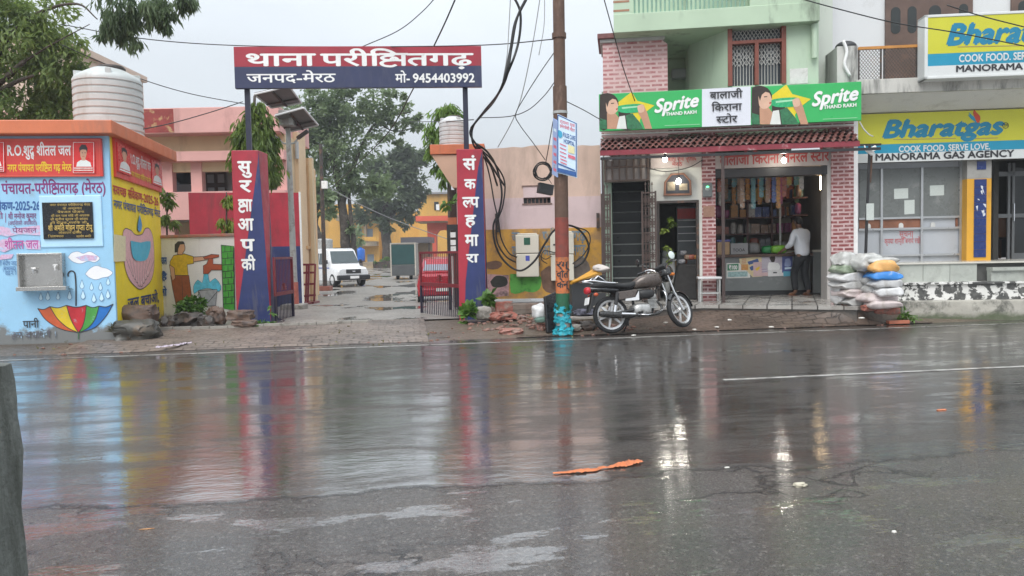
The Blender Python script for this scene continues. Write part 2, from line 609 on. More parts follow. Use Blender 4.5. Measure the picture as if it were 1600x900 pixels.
# ---------------------------------------------------------------- ground, road, drive
RS = .14                                   # the road runs slightly away to the right
RA = math.atan(RS)
ROADF = Fr((0, 0), RA)                     # local x along the road, local y across it
EDGE = 12.2                                # far edge of the asphalt (local y)
def yr(X, Y): return (ROADF.inv @ Vector((X, Y, 0))).y
def sst(a, b, t):
    t = max(0, min(1, (t - a) / (b - a)))
    return t * t * (3 - 2 * t)
def gz(X, Y):
    y = yr(X, Y)
    if y < EDGE: return -.03
    z = .0 + .05 * sst(EDGE, EDGE + .5, y)
    z += .05 * sst(13, 14.5, y)
    z -= .25 * sst(17, 26, y)
    if X > -.6:
        z = _lerp(z, .16, sst(-.6, .3, X) * sst(EDGE + .3, 14.2, y))
    return z + .018 * noise.noise(Vector((X * .9, Y * .9, 0))) * sst(EDGE, EDGE + 1, y)

def road_mat():
    m, nt, b, oc = new_mat('wet asphalt')
    s = nt.nodes.new('ShaderNodeSeparateXYZ')
    nt.links.new(oc, s.inputs[0])
    mul = lambda a, c: mth(nt, 'MULTIPLY', a, c)
    add = lambda a, c: mth(nt, 'ADD', a, c)
    big = ntex(nt, oc, .55, 5, .6)
    mid = ntex(nt, mapped(nt, oc, (.38, 1.5, 1)), 1.5, 8, .66)
    edge = ntex(nt, mapped(nt, oc, (1, .35, 1)), 1.1, 7, .66)
    # a water film lies beyond an old resurfacing joint; on the near side the asphalt is rough and patchy
    f = mth(nt, 'SUBTRACT', s.outputs[1], add(4.18, mul(edge, .75)))
    film = ramp(nt, f, -.02, .04)
    g1, g2, g3 = ntex(nt, oc, 38, 4, .75), ntex(nt, oc, 95, 3, .75), ntex(nt, oc, 15, 5, .7)
    vo = _n(nt, 'ShaderNodeTexVoronoi', Scale=72.0)
    nt.links.new(oc, vo.inputs['Vector'])
    stone = ramp(nt, vo.outputs['Color'], .70, .95, 0, .9)
    c = mixc(nt, ramp(nt, big, .35, .65), (.056, .049, .044), (.096, .083, .072))
    c = mixc(nt, ramp(nt, mid, .45, .7, 0, .7), c, (.12, .093, .074))
    c = mixc(nt, ramp(nt, g1,   .40, .66, .75, 0), c, (.022, .021, .020))
    c = mixc(nt, mul(stone, ramp(nt, g2, .35, .65, .1, .9)), c, (.26, .24, .22))
    c = mixc(nt, ramp(nt, ntex(nt, oc, 1.25, 4, .6), .64, .74, 0, .45), c, (.05, .065, .03))
    # cracks in the near lane
    ck = _n(nt, 'ShaderNodeTexVoronoi', Scale=1.35)
    ck.feature = 'DISTANCE_TO_EDGE'
    wv = nt.nodes.new('ShaderNodeVectorMath')
    wv.operation = 'ADD'
    wn = _n(nt, 'ShaderNodeTexNoise', Scale=3.0, Detail=6.0)
    nt.links.new(oc, wn.inputs['Vector'])
    nt.links.new(mapped(nt, oc, (.45, 1, 1)), wv.inputs[0])
    nt.links.new(wn.outputs['Color'], wv.inputs[1])
    nt.links.new(wv.outputs[0], ck.inputs['Vector'])
    crack = mul(mul(ramp(nt, ck.outputs['Distance'], .012, .035, 1, 0), ramp(nt, big, .46, .56)), ramp(nt, film, 0, 1, 1, .25))
    c = mixc(nt, crack, c, (.012, .012, .012))
    joint = ramp(nt, mth(nt, 'ABSOLUTE', add(f, .015)), .012, .035, 1, 0)
    c = mixc(nt, mul(joint, .8), c, (.015, .015, .015))
    wetdark = ramp(nt, film, 0, 1, 1.2, .85)
    sc_ = nt.nodes.new('ShaderNodeVectorMath')
    sc_.operation = 'SCALE'
    nt.links.new(c, sc_.inputs[0])
    nt.links.new(wetdark, sc_.inputs['Scale'])
    nt.links.new(sc_.outputs[0], b.inputs['Base Color'])
    pud = ramp(nt, ntex(nt, mapped(nt, oc, (.5, 1.2, 1)), 1.9, 10, .68), .555, .572)
    # drier, rougher streaks break the film, more of them towards the right
    dry = ramp(nt, add(mid, add(mul(ramp(nt, s.outputs[0], -1, 5), .07), mul(ramp(nt, s.outputs[1], 5.2, 10), .10))), .45, .62, 0, .92)
    wet = mth(nt, 'MAXIMUM', mul(film, mth(nt, 'SUBTRACT', 1.0, dry)), mul(pud, .7))
    def mixf(t, a, c_):
        q = nt.nodes.new('ShaderNodeMix')
        nt.links.new(t, q.inputs[0])
        for i, v in ((2, a), (3, c_)):
            if hasattr(v, 'is_linked'): nt.links.new(v, q.inputs[i])
            else: q.inputs[i].default_value = v
        return q.outputs[0]
    nt.links.new(mixf(wet, ramp(nt, g2, .3, .7, .16, .42), ramp(nt, mid, .35, .7, .18, .32)), b.inputs['Roughness'])
    nt.links.new(ramp(nt, wet, 0, 1, 1.55, 1.3), b.inputs['IOR'])
    h = add(add(mul(g1, 1.0), mul(g2, .5)), add(mul(g3, .9), add(mul(crack, -1.2), mul(joint, -1.0))))
    n1 = _n(nt, 'ShaderNodeBump', Distance=.018)
    nt.links.new(h, n1.inputs['Height'])
    nt.links.new(ramp(nt, wet, 0, 1, 1.0, .4), n1.inputs['Strength'])
    nt.links.new(n1.outputs[0], b.inputs['Normal'])
    gl = nt.nodes.new('ShaderNodeBsdfGlossy')
    gl.inputs['Color'].default_value = (1, 1, 1, 1)
    nt.links.new(ramp(nt, ntex(nt, mapped(nt, oc, (.35, 1.3, 1)), 2.1, 6, .65), .4, .7, .018, .06), gl.inputs['Roughness'])
    rp1 = ntex(nt, mapped(nt, oc, (.38, 1, 1)), 30, 3, .6)
    rp2 = ntex(nt, mapped(nt, oc, (.5, 1, 1)), 9, 3, .6)
    rip = add(mul(rp1, ramp(nt, mid, .35, .65, .5, 1.2)), add(mul(rp2, 1.6), mul(g2, .10)))
    n2 = _n(nt, 'ShaderNodeBump', Strength=.16, Distance=.010)
    nt.links.new(rip, n2.inputs['Height'])
    nt.links.new(n2.outputs[0], gl.inputs['Normal'])
    fr = _n(nt, 'ShaderNodeFresnel', IOR=2.3)
    nt.links.new(n2.outputs[0], fr.inputs['Normal'])
    ms = nt.nodes.new('ShaderNodeMixShader')
    nt.links.new(mth(nt, 'MINIMUM', mul(mul(fr.outputs[0], 1.65), add(.20, mul(wet, .80))), .60), ms.inputs[0])
    nt.links.new(b.outputs[0], ms.inputs[1])
    nt.links.new(gl.outputs[0], ms.inputs[2])
    nt.links.new(ms.outputs[0], nt.nodes['Material Output'].inputs[0])
    return m
def wet_ground(name, c1, c2, pud=.55, prow=.04, bs=.5, brickm=None, pm=((.55, 1, 1), .75)):
    m, nt, b, oc = new_mat(name)
    n1 = ntex(nt, oc, 1.1, 6, .65)
    n2 = ntex(nt, oc, 14, 5, .7)
    c = mixc(nt, ramp(nt, n1, .35, .65), c1, c2)
    c = mixc(nt, ramp(nt, n2, .45, .75, 0, .6), c, [v * .55 for v in c1])
    h = n2
    if brickm:
        t = _n(nt, 'ShaderNodeTexBrick', Scale=1.0)
        wn = _n(nt, 'ShaderNodeTexNoise', Scale=2.5, Detail=3.0)
        nt.links.new(oc, wn.inputs['Vector'])
        sc = nt.nodes.new('ShaderNodeVectorMath')
        sc.operation = 'SCALE'
        sc.inputs['Scale'].default_value = .22
        nt.links.new(wn.outputs['Color'], sc.inputs[0])
        ad = nt.nodes.new('ShaderNodeVectorMath')
        ad.operation = 'ADD'
        nt.links.new(oc, ad.inputs[0])
        nt.links.new(sc.outputs[0], ad.inputs[1])
        nt.links.new(ad.outputs[0], t.inputs['Vector'])
        t.inputs['Brick Width'].default_value, t.inputs['Row Height'].default_value = .24, .115
        t.inputs['Mortar Size'].default_value, t.inputs['Mortar Smooth'].default_value = .012, .4
        t.inputs['Color1'].default_value, t.inputs['Color2'].default_value = (1, 1, 1, 1), (.6, .6, .6, 1)
        t.inputs['Mortar'].default_value = (.3, .28, .25, 1)
        mm = nt.nodes.new('ShaderNodeMix')
        mm.data_type, mm.blend_type = 'RGBA', 'MULTIPLY'
        nt.links.new(mul_ramp(nt, n1, ntex(nt, oc, 3.2, 6, .7)), mm.inputs[0])
        nt.links.new(c, mm.inputs[6])
        nt.links.new(t.outputs['Color'], mm.inputs[7])
        c = mm.outputs[2]
        h = mth(nt, 'ADD', mth(nt, 'MULTIPLY', n2, .5), mth(nt, 'MULTIPLY', t.outputs['Fac'], -1.2))
    p = ramp(nt, ntex(nt, mapped(nt, oc, pm[0]), pm[1], 5, .55), pud, pud + .05)
    c = mixc(nt, p, c, [v * .55 for v in c2])
    nt.links.new(c, b.inputs['Base Color'])
    mr_ = nt.nodes.new('ShaderNodeMix')
    nt.links.new(p, mr_.inputs[0])
    nt.links.new(ramp(nt, n2, .3, .7, .28, .6), mr_.inputs[2])
    mr_.inputs[3].default_value = prow
    nt.links.new(mr_.outputs[0], b.inputs['Roughness'])
    n = _n(nt, 'ShaderNodeBump', Distance=.015)
    nt.links.new(h, n.inputs['Height'])
    nt.links.new(ramp(nt, p, 0, 1, bs, .02), n.inputs['Strength'])
    nt.links.new(n.outputs[0], b.inputs['Normal'])
    MATS[name] = m
    return m
def mul_ramp(nt, a, b):
    return mth(nt, 'MULTIPLY', ramp(nt, a, .34, .54, .5, 1), ramp(nt, b, .36, .54, .35, 1))
def grid(mb, xs, ys, zf, fr=None):
    o = len(mb.v)
    for y in ys:
        for x in xs:
            q = fr.m @ Vector((x, y, 0)) if fr else Vector((x, y, 0))
            mb.v.append((x, y, zf(q.x, q.y)))
    n = len(xs)
    for j in range(len(ys) - 1):
        for i in range(n - 1):
            mb.f.append((o + j * n + i, o + j * n + i + 1, o + (j + 1) * n + i + 1, o + (j + 1) * n + i))
            mb.mi.append(0)
    return mb
def rng(a, b, n): return [a + (b - a) * i / n for i in range(n + 1)]
M_MUD = wet_ground('wet mud', (.15, .115, .085), (.085, .067, .052), .6, .08, .8)
M_COURT = wet_ground('wet court concrete', (.27, .25, .225), (.17, .15, .13), .52, .03, .45, None, ((1, .42, 1), .62))
M_RAMP = wet_ground('old brick paving', (.25, .195, .16), (.15, .118, .097), .66, .1, .9, True)
M_SLOPE = wet_ground('dark brick paving', (.15, .105, .08), (.095, .07, .055), .62, .08, .9, True)
xs = [-900, -400, -150, -60] + rng(-25, 25, 110) + [60, 150, 400, 900]
ys = [-300, -100, -30, 0, 6, 10, 11.6] + rng(12.0, 30, 66) + rng(32, 60, 10) + [80, 120, 180, 300, 700, 1500, 2600]
struct('ground', grid(MB(), xs, ys, gz, ROADF), M_MUD, ROADF, smooth=True)
struct('road', grid(MB(), [-300, -60, -20, 0, 20, 60, 300], [-14, 0, 4, 8, EDGE], lambda x, y: 0), road_mat(), ROADF)
# drive into the police compound, brick ramp from the road then concrete
def drive(X0, X1, y0, y1, dz, nx=16, ny=20):
    mb = MB()
    return grid(mb, rng(X0, X1, nx), rng(y0, y1, ny), lambda x, y: gz(x, y) + dz, ROADF)
struct('driveway', drive(-5.1, .35, EDGE - .12, 14.9, .034), M_RAMP, ROADF, smooth=True)
struct('courtyard', grid(MB(), rng(-14, 6, 24), rng(14.7, 30, 30) + [40, 60, 90, 140], lambda x, y: gz(x, y) + .03, ROADF), M_COURT, ROADF, smooth=True)
M_CONC = mat('worn concrete', (.30, .28, .25), .6, .2, 3, (.12, .11, .09), .5, 2.2, bmp=.4)
mb = MB()
for a in range(14):                        # drain kerb across the drive
    x0 = -5.0 + a * .31
    q = ROADF.m @ Vector((x0, 14.25, 0))
    mb.box(x0, x0 + .300, 14.22, 14.34, gz(q.x, q.y) - .05, gz(q.x, q.y) + .075)
struct('kerb', mb, M_CONC, ROADF)
# painted lines
M_LINE = mat('road paint', (.42, .41, .39), .35, .15, 8, (.10, .09, .085), .47, 6, bmp=.2)
mb = MB()
a, b_ = ROADF.inv @ ground(1131, 594), ROADF.inv @ ground(1600, 572)
mb.box(a.x, a.x + 5.2, a.y - .035, a.y + .035, .003, .005)
mb.box(a.x - 15.5, a.x - 10.0, a.y - .035, a.y + .035, .003, .005)
mb.box(a.x + 11, a.x + 16, a.y - .035, a.y + .035, .003, .005)
M_LINE2 = mat('worn road paint', (.30, .29, .27), .3, .15, 8, (.075, .068, .062), .50, 2.2, bmp=.2)
struct('centre_line_markings', mb, M_LINE, ROADF)
mb = MB().box(-40, 40, EDGE - .60, EDGE - .51, .003, .005)
struct('edge_line_markings', mb, M_LINE2, ROADF)

# ---------------------------------------------------------------- common materials
WHITE = mat('white paint', (.80, .80, .79), .5, .06, 6, (.55, .53, .5), .38, 5, bmp=.05)
BLACK = mat('black paint', (.022, .022, .024), .4, .1, 6, bmp=.05)
RED = mat('red board', (.62, .055, .045), .38, .1, 3, (.35, .05, .04), .36, 3)
MAROON = mat('police red', (.40, .026, .048), .5, .18, 2.2, (.20, .035, .045), .43, 2.6, True)
NAVY = mat('police navy', (.022, .035, .13), .5, .25, 2.2, (.075, .08, .13), .56, 4, True)
YEL = mat('yellow lettering', (.80, .55, .03), .5, .1)
PURP = mat('purple lettering', (.22, .03, .16), .5, .15)
SIGNBLUE = mat('blue lettering', (.03, .10, .30), .5, .15)
INK = mat('black lettering', (.03, .03, .035), .5, .1)
REDINK = mat('red lettering', (.50, .04, .03), .5, .12)
SKIN = mat('painted skin', (.55, .30, .20), .5, .08)
STEEL = mat('stainless steel', (.50, .49, .47), .25, .12, 2, metal=.9, bmp=0)
CHROME = mat('bright steel', (.75, .75, .76), .15, .05, 5, metal=1, bmp=0)
IRON = mat('dark iron', (.045, .036, .032), .5, .3, 8, (.14, .07, .04), .52, 6, bmp=.2)
CABLE = mat('black cable', (.012, .012, .013), .5, .1, bmp=0)
BARK = mat('bark', (.060, .047, .038), .8, .35, 6, (.12, .105, .085), .52, 4, bmp=1.0, bscale=22)
L_NEEM = leafmat('neem leaf', (.09, .15, .04), (.30, .39, .11), .5)
L_ASH = leafmat('mast tree leaf', (.07, .13, .025), (.24, .33, .06), .45)
L_MID = leafmat('court tree leaf', (.12, .18, .085), (.29, .37, .19), .5)
L_DARK = leafmat('dark tree leaf', (.075, .11, .06), (.17, .22, .12), .45)
L_DROOP = leafmat('drooping leaf', (.07, .12, .055), (.19, .26, .12), .5)
L_WEED = leafmat('weed leaf', (.045, .12, .020), (.16, .31, .05))
def portrait(P, x0, y0, x1, y1, cap=True, hair=True):
    """printed head-and-shoulders picture of a man, in pixel box"""
    W, h = x1 - x0, y1 - y0
    f = lambda pts: [(x0 + a * W, y0 + c * h) for a, c in pts]
    P.px(f([(.16, .80), (.20, .66), (.38, .58), (.62, .58), (.82, .66), (.88, .80)]), mat('printed shirt', (.72, .74, .72), .4, .06))
    P.px(f([(.42, .60), (.58, .60), (.60, .48), (.40, .48)]), SKIN)
    P.px(f([(.34, .34), (.36, .48), (.44, .56), (.54, .56), (.62, .48), (.65, .33), (.60, .22), (.40, .22)]), SKIN, 2)
    if hair: P.px(f([(.31, .34), (.30, .18), (.42, .08), (.60, .09), (.69, .20), (.67, .35), (.62, .25), (.45, .24), (.36, .26)]), INK)
    for ex in (.42, .55): P.px(f([(ex, .34), (ex + .06, .34), (ex + .06, .36), (ex, .36)]), INK)
    P.px(f([(.44, .46), (.55, .46), (.54, .475), (.45, .475)]), REDINK)
    if cap: 
        for q in (.86, .93): P.px(f([(.06, q - .03), (.94, q - .03), (.94, q + .008), (.06, q + .008)]), mat('small white print', (.7, .55, .5), .4, .3, 30))

# ---------------------------------------------------------------- water kiosk
KF = fr2(0, 12.15, 179, 12.5)
c0 = at(179, hor(179), 12.5)
KF = Fr(c0, math.atan(.11))
SD = Vector((-.217, 1, 0)).normalized()
KS = Fr(c0, math.atan2(SD.y, SD.x))
BLUEP = mat('kiosk sky blue', (.31, .56, .77), .55, .07, 2, (.28, .36, .40), .37, 2.2, bmp=.12, mud=((.17, .15, .125), .36))
YELP = mat('kiosk yellow', (.85, .66, .02), .55, .08, 2, (.45, .35, .06), .31, 2, bmp=.12, mud=((.2, .17, .1), .30))
ORNG = mat('kiosk orange', (.60, .17, .075), .5, .1, 2, (.34, .14, .09), .40, 1.6, True)
kio = thing('water_kiosk', 'sky blue and yellow painted drinking water kiosk with an orange flat roof', 'water kiosk', KF)
zt = KF.z(100, 213)
sl = [KF.inv @ (c0 + SD * t) for t in (0, 3.3)]
foot = [(-4.2, 0), (0, 0), (sl[1].x, sl[1].y), (sl[1].x - 4.2, sl[1].y)]
mb = MB().prismz([(a, b + .02) for a, b in foot], -.2, zt)
part('side_wall', mb, YELP, kio)
part('front_wall', MB().box(-4.2, .0, -.035, .018, -.2, zt), BLUEP, kio, bevel=.006)
ro = []
for (a, b), (ox, oy) in zip(foot, ((-.1, -.30), (.16, -.30), (.30, .25), (0, .25))): ro.append((a + ox, b + oy))
zr = KF.z(100, 187, .3)
part('roof', MB().prismz(ro, zt, zr), ORNG, kio, bevel=.015)
# raised plaster panel and granite plaque
x0, z0 = KF.hit(66.5, 387)
x1, z1 = KF.hit(160, 305)
part('plaster_panel', MB().box(x0, x1, -.058, -.03, z0, z1), mat('pale blue panel', (.45, .70, .90), .5, .05), kio, bevel=.025)
x0, z0 = KF.hit(72, 374)
x1, z1 = KF.hit(147, 316)
pq = part('plaque', MB().box(x0, x1, -.085, -.05, z0, z1), mat('black granite', (.012, .012, .014), .22, .3, 30, bmp=0), kio, bevel=.004)
GOLD = mat('gold lettering', (.55, .38, .10), .4, .25, 20)
P = Paint(KF, .0862)
for y, a, b, t in ((322, 78, 141, 'नगर पंचायत परीि{ksha}तगढ़ मेरठ'), (327.5, 98, 128, 'के अन्तगत'), (333, 90, 132, 'पेयजल योजना'), (339, 80, 140, 'शी राम पाल सिहं जी अधयक'), (344.5, 79, 138, 'शी सुनील कुमार जी सांसद'), (350, 79, 136, 'शी दीपक मलिक जी'), (365.5, 92, 128, 'लोकापण दिनांक'), (371, 76, 100, 'ि शलानयास'), (371, 120, 143, 'सहयोग समित')):
    P.text(t, a, y, b, y - 3, GOLD, .004)
P.text('शी अमित मोहन गु{h:प}ता टीपू', 76, 360.5, 145, 353, GOLD, .02)
P.put('lettering', pq)
# steel sink with taps
x0, z0 = KF.hit(36, 452)
x1, z1 = KF.hit(103, 395)
mb = MB().box(x0, x1, -.05, -.03, z0, z1)
for q in ((x0, x0 + .03), (x1 - .03, x1)): mb.box(q[0], q[1], -.15, -.0505, z0, z1)
mb.box(x0 + .031, x1 - .031, -.15, -.0505, z1 - .03, z1)
snk = part('sink', mb, STEEL, kio, bevel=.004)
xa, za = KF.hit(26, 455, .25)
xb, zb = KF.hit(104, 447, .25)
mb = MB().box(xa, xb, -.27, -.051, za, za + .025).box(xa, xb, -.275, -.2705, za, zb).box(xa, xa + .012, -.27, -.151, za + .026, zb).box(xb - .012, xb, -.27, -.151, za + .026, zb)
part('basin', mb, STEEL, snk, bevel=.004)
for px, py, mm in ((53, 422, CHROME), (87, 417, WHITE)):
    x, z = KF.hit(px, py, .09)
    mb = MB().cyl((x, -.05, z), (x, -.13, z), .014).cyl((x, -.115, z + .01), (x, -.115, z - .055), .013, .010).cyl((x - .035, -.10, z + .03), (x + .035, -.10, z + .03), .009).cyl((x, -.10, z), (x, -.10, z + .03), .009)
    part('tap', mb, mm, snk, smooth=40)
# front paintings and lettering
P = Paint(KF, .0362)
PEEL = mat('torn pink paper', (.62, .42, .58), .7, .2, 30, (.40, .56, .74), .5, 14)
P.text('पंचायत-परीि{ksha}तगढ़ (मेरठ)', 3, 303, 166, 288, PURP, .022)
P.text('{reph}वेकण-2025-26', -4, 328.5, 63, 317, SIGNBLUE, .03)
P.text('नी', -6, 342, 5, 334, PURP, .01)
P.line([(9, 333), (9, 348)], .008, PURP)
P.text('शी मनोज कुमार', 13, 342, 57, 334.5, PURP, .01)
P.text('(अधिशासी अधिकारी)', 13, 352, 58, 346, PURP, .004)
for pts in (((-2, 353), (20, 357), (62, 352), (66, 360), (64, 368), (30, 366), (12, 370), (-3, 366)), ((-3, 375), (18, 372), (24, 386), (8, 394), (-3, 392)), ((36, 378), (63, 376), (64, 390), (42, 389)), ((2, 398), (22, 397), (18, 404), (-2, 406))):
    P.px(pts, PEEL)
P.text('शीतल जल', 8, 389, 61, 377, mat('faded magenta lettering', (.45, .10, .32), .6, .3, 14), .02)
P.text('पेयजल', 20, 364, 58, 357, PURP, .004)
for y, a, b, t in ((415, -2, 30, 'शी संदीप जाटव'), (423, 5, 26, '(सभासद)'), (430, 9, 27, 'वाड नं. 1')): P.text(t, a, y, b, y - 6, SIGNBLUE, .008)
P.text('पानी', 37, 512, 62, 502, INK, .015)
P.text('हम बचायेंगे ।', 19, 529, 90, 519.5, mat('worn lettering', (.10, .10, .12), .6, .4, 12, (.42, .60, .75), .5, 16), .014)
P.put('lettering', kio)
P = Paint(KF, .0366)
# umbrella
rim = [(59, 482), (78, 479), (104, 477), (135, 477), (155, 478), (177, 475)]
tip = (123, 520)
cols = [(.55, .10, .03), (.72, .52, .02), (.50, .02, .03), (.06, .30, .05), (.01, .14, .45)]
lft = [(59, 482), (72, 500), (95, 514), (123, 520)]
rgt = [(177, 475), (165, 495), (148, 512), (123, 520)]
ribs = [lft, [(78, 479), (90, 498), (106, 512), (123, 520)], [(104, 477), (110, 497), (117, 511), (123, 520)], [(135, 477), (133, 496), (129, 510), (123, 520)], [(155, 478), (149, 498), (138, 512), (123, 520)], rgt]
for i, c in enumerate(cols):
    mm = mat('umbrella paint %d' % i, c, .45, .15, 6, (.34, .48, .58), .37, 7)
    a, b = ribs[i], ribs[i + 1]
    mid = ((a[0][0] + b[0][0]) / 2, (a[0][1] + b[0][1]) / 2 + 3)
    P.px([tuple(q[:2]) for q in curve2(a, 4)] + [tuple(q[:2]) for q in curve2(b, 4)][::-1] + [mid], mm)
for r_ in ribs: P.line(r_, .012, INK, 4)
for i in range(5):
    a, b = ribs[i][0], ribs[i + 1][0]
    P.line([a, ((a[0] + b[0]) / 2, (a[1] + b[1]) / 2 + 3), b], .012, INK, 3)
P.line([(119, 478), (119, 450), (118, 432), (116, 425), (111, 423.5), (107, 427), (107, 432)], .022, INK, 4)
P.line([(123, 519), (123, 530)], .02, mat('dark green paint', (.05, .12, .06), .5), 0)
P.put('umbrella_painting', kio)
P = Paint(KF, .0366)
CL = mat('cloud paint', (.80, .80, .82), .5, .05)
DROPB = mat('drop outline', (.10, .20, .38), .5, .1)
for pts in (((106, 402), (112, 395), (122, 393), (130, 396), (140, 393), (150, 398), (156, 404), (148, 410), (138, 408), (126, 412), (114, 409)), ((133, 428), (140, 420), (150, 415), (160, 418), (168, 420), (176, 426), (170, 432), (160, 434), (150, 437), (140, 434))):
    P.px(pts, CL, 4)
    P.outline([tuple(q) for q in curve2(list(pts) + [pts[0]], 4)], .006, DROPB)
    if pts[0][0] < 120: P.px([(118, 402), (135, 398), (153, 400), (150, 407), (128, 408)], PEEL)
    P.put('cloud_painting', kio)
    P = Paint(KF, .0366)
DRF = mat('drop paint', (.55, .76, .88), .5, .05)
for x, y, s in ((128, 445, 8), (143, 448, 7), (157, 448, 7), (169, 440, 7), (64, 464, 7), (75, 463, 8), (91, 463, 7), (109, 462, 8), (130, 461, 8), (147, 466, 8), (159, 464, 8), (169, 460, 8)):
    q = [(x, y - s), (x + s * .32, y - s * .1), (x + s * .42, y + s * .4), (x, y + s * .8), (x - s * .42, y + s * .4), (x - s * .32, y - s * .1)]
    P.px(q, DRF, 3)
    P.outline([tuple(v) for v in curve2(q + [q[0]], 3)], .007, DROPB)
P.put('rain_painting', kio)
# front sign boards
def board(fr, xa, ya, xb, yb, d, th, m, parent, name='sign_board'):
    x0, z0 = fr.hit(xa, yb, d + th)
    x1, z1 = fr.hit(xb, ya, d + th)
    return part(name, MB().box(x0, x1, -d - th, -d, z0, z1), m, parent, fr, bevel=.006)
b1 = board(KF, -8, 216, 158, 277, .036, .05, RED, kio)
P = Paint(KF, .0865)
P.text('R.O.शु{ddh} शीतल जल', 11, 243, 111, 229, WHITE, .024)
P.text('नगर पंचायत परिि{ksha}त गढ़ मेरठ', 12, 268, 112, 258, YEL, .022)
P.outline([(-7, 218.5), (156, 218.5), (156, 275), (-7, 275)], .012, mat('board rim', (.75, .16, .10), .35))
P.put('lettering', b1)
b2 = board(KF, 114, 222, 147, 270.5, .086, .018, mat('poster red', (.66, .03, .03), .3, .05), kio, 'portrait_board')
P = Paint(KF, .1045)
P.outline([(114.5, 222.5), (146.5, 222.5), (146.5, 270), (114.5, 270)], .008, WHITE)
portrait(P, 114, 222, 147, 270)
P.put('portrait', b2)
b2 = board(KF, -24, 221, 6, 269, .086, .018, MATS['poster red'], kio, 'portrait_board')
P = Paint(KF, .1045)
P.outline([(-23, 222.5), (5.5, 222.5), (5.5, 268), (-23, 268)], .008, WHITE)
portrait(P, -24, 221, 6, 269)
P.put('portrait', b2)
# side wall
def sbox(fr, pts, d, th, m, name):
    """board whose four corners are seen at pts (tl, tr, br, bl)"""
    q = [fr.hit(a, b, d + th) for a, b in pts]
    x0, x1 = (q[0][0] + q[3][0]) / 2, (q[1][0] + q[2][0]) / 2
    z1, z0 = (q[0][1] + q[1][1]) / 2, (q[2][1] + q[3][1]) / 2
    return part(name, MB().box(x0, x1, -d - th, -d, z0, z1), m, kio, fr, bevel=.005), (x0, x1, z0, z1)
b3, bb = sbox(KS, [(181, 219), (252, 245), (252, 296), (181, 281)], -.015, .06, RED, 'sign_board')
P = Paint(KS, .0465)
P.text('R.O.शु{ddh} शीतल जल', 203, 254, 236, 241, WHITE, .02, rise=0)
P.text('नगर पंचायत परीि{ksha}त गढ़ मेरठ', 205, 275, 236, 268, YEL, .02)
P.put('lettering', b3)
for a in ((185, 226, 203, 274), (238, 247, 252, 290)):
    q0, q1 = KS.hit(a[0], a[3], .06), KS.hit(a[2], a[1], .06)
    zc = (bb[2] + bb[3]) / 2
    b2 = part('portrait_board', MB().box(q0[0], q1[0], -.065, -.046, zc - .24, zc + .24), MATS['poster red'], kio, KS, bevel=.004)
    P = Paint(KS, .0656)
    W = q1[0] - q0[0]
    f = lambda pts: [(q0[0] + u * W, zc + .24 - v * .48) for u, v in pts]
    P.poly(f([(.1, .85), (.2, .66), (.4, .58), (.62, .58), (.85, .68), (.9, .85)]), MATS['printed shirt'])
    P.poly(f([(.32, .3), (.38, .52), (.5, .6), (.62, .52), (.68, .3), (.5, .18)]), SKIN)
    P.poly(f([(.28, .34), (.3, .14), (.5, .07), (.7, .14), (.72, .34), (.6, .22), (.4, .22)]), INK)
    P.poly(f([(.08, .88), (.92, .88), (.92, .93), (.08, .93)]), WHITE)
    P.put('portrait', b2)
P = Paint(KS, .009)
P.text('{h:स}व{h:च}छ स{reph}वेकण-2025-26', 177, 303, 247, 290, REDINK, .024)
P.text('नगर पंचायत परीि{ksha}तगढ़ मेरठ', 178, 325, 250, 313, SIGNBLUE, .016)
P.text('जल बचाओ,', 200, 483, 249, 468, mat('navy lettering', (.02, .04, .16), .5), .024)
P.text('कल बचाओ।', 198, 509, 250, 494, MATS['navy lettering'], .024)
P.put('lettering', kio)
P = Paint(KS, .009)
PINK = mat('palm paint', (.72, .42, .44), .5, .14, 14)
hands = [(205, 360), (196, 357), (192, 366), (193, 395), (196, 420), (203, 438), (212, 448), (219, 452), (226, 449), (235, 440), (240, 424), (241, 400), (239, 372), (234, 358), (227, 357), (222, 366), (212, 367)]
P.px(hands, PINK, 3)
P.outline([tuple(q) for q in curve2(hands + [hands[0]], 3)], .014, INK)
for i in range(8):
    x = 200.5 + i * 5.2
    x2, y2 = 219 + (x - 219) * .62, 450 - abs(x - 219) * 1.0
    q = [(x - 3.2, 405), (x2 - 2.6, y2 - 6), (x2, y2), (x2 + 2.6, y2 - 6), (x + 3.2, 406)]
    P.px(q, PINK, 2)
    P.line(q, .011, INK, 3)
    P.px([(x2 - 1.3, y2 - 8), (x2 + 1.3, y2 - 8), (x2 + .8, y2 - 4), (x2 - .8, y2 - 4)], mat('nail paint', (.78, .54, .54), .5), 2)
P.px([(203, 376), (219, 379), (234, 377), (232, 396), (226, 407), (211, 407), (205, 396)], mat('water paint', (.06, .45, .62), .5, .1), 2)
P.px([(217, 335), (220.5, 350), (219.5, 360), (216.5, 362), (214, 357), (214.5, 349)], mat('drop blue', (.04, .28, .55), .5), 3)
P.px([(176, 366), (195, 369), (195, 408), (176, 409)], mat('pasted notice', (.72, .66, .42), .6, .1, 20))
P.put('cupped_hands_painting', kio)

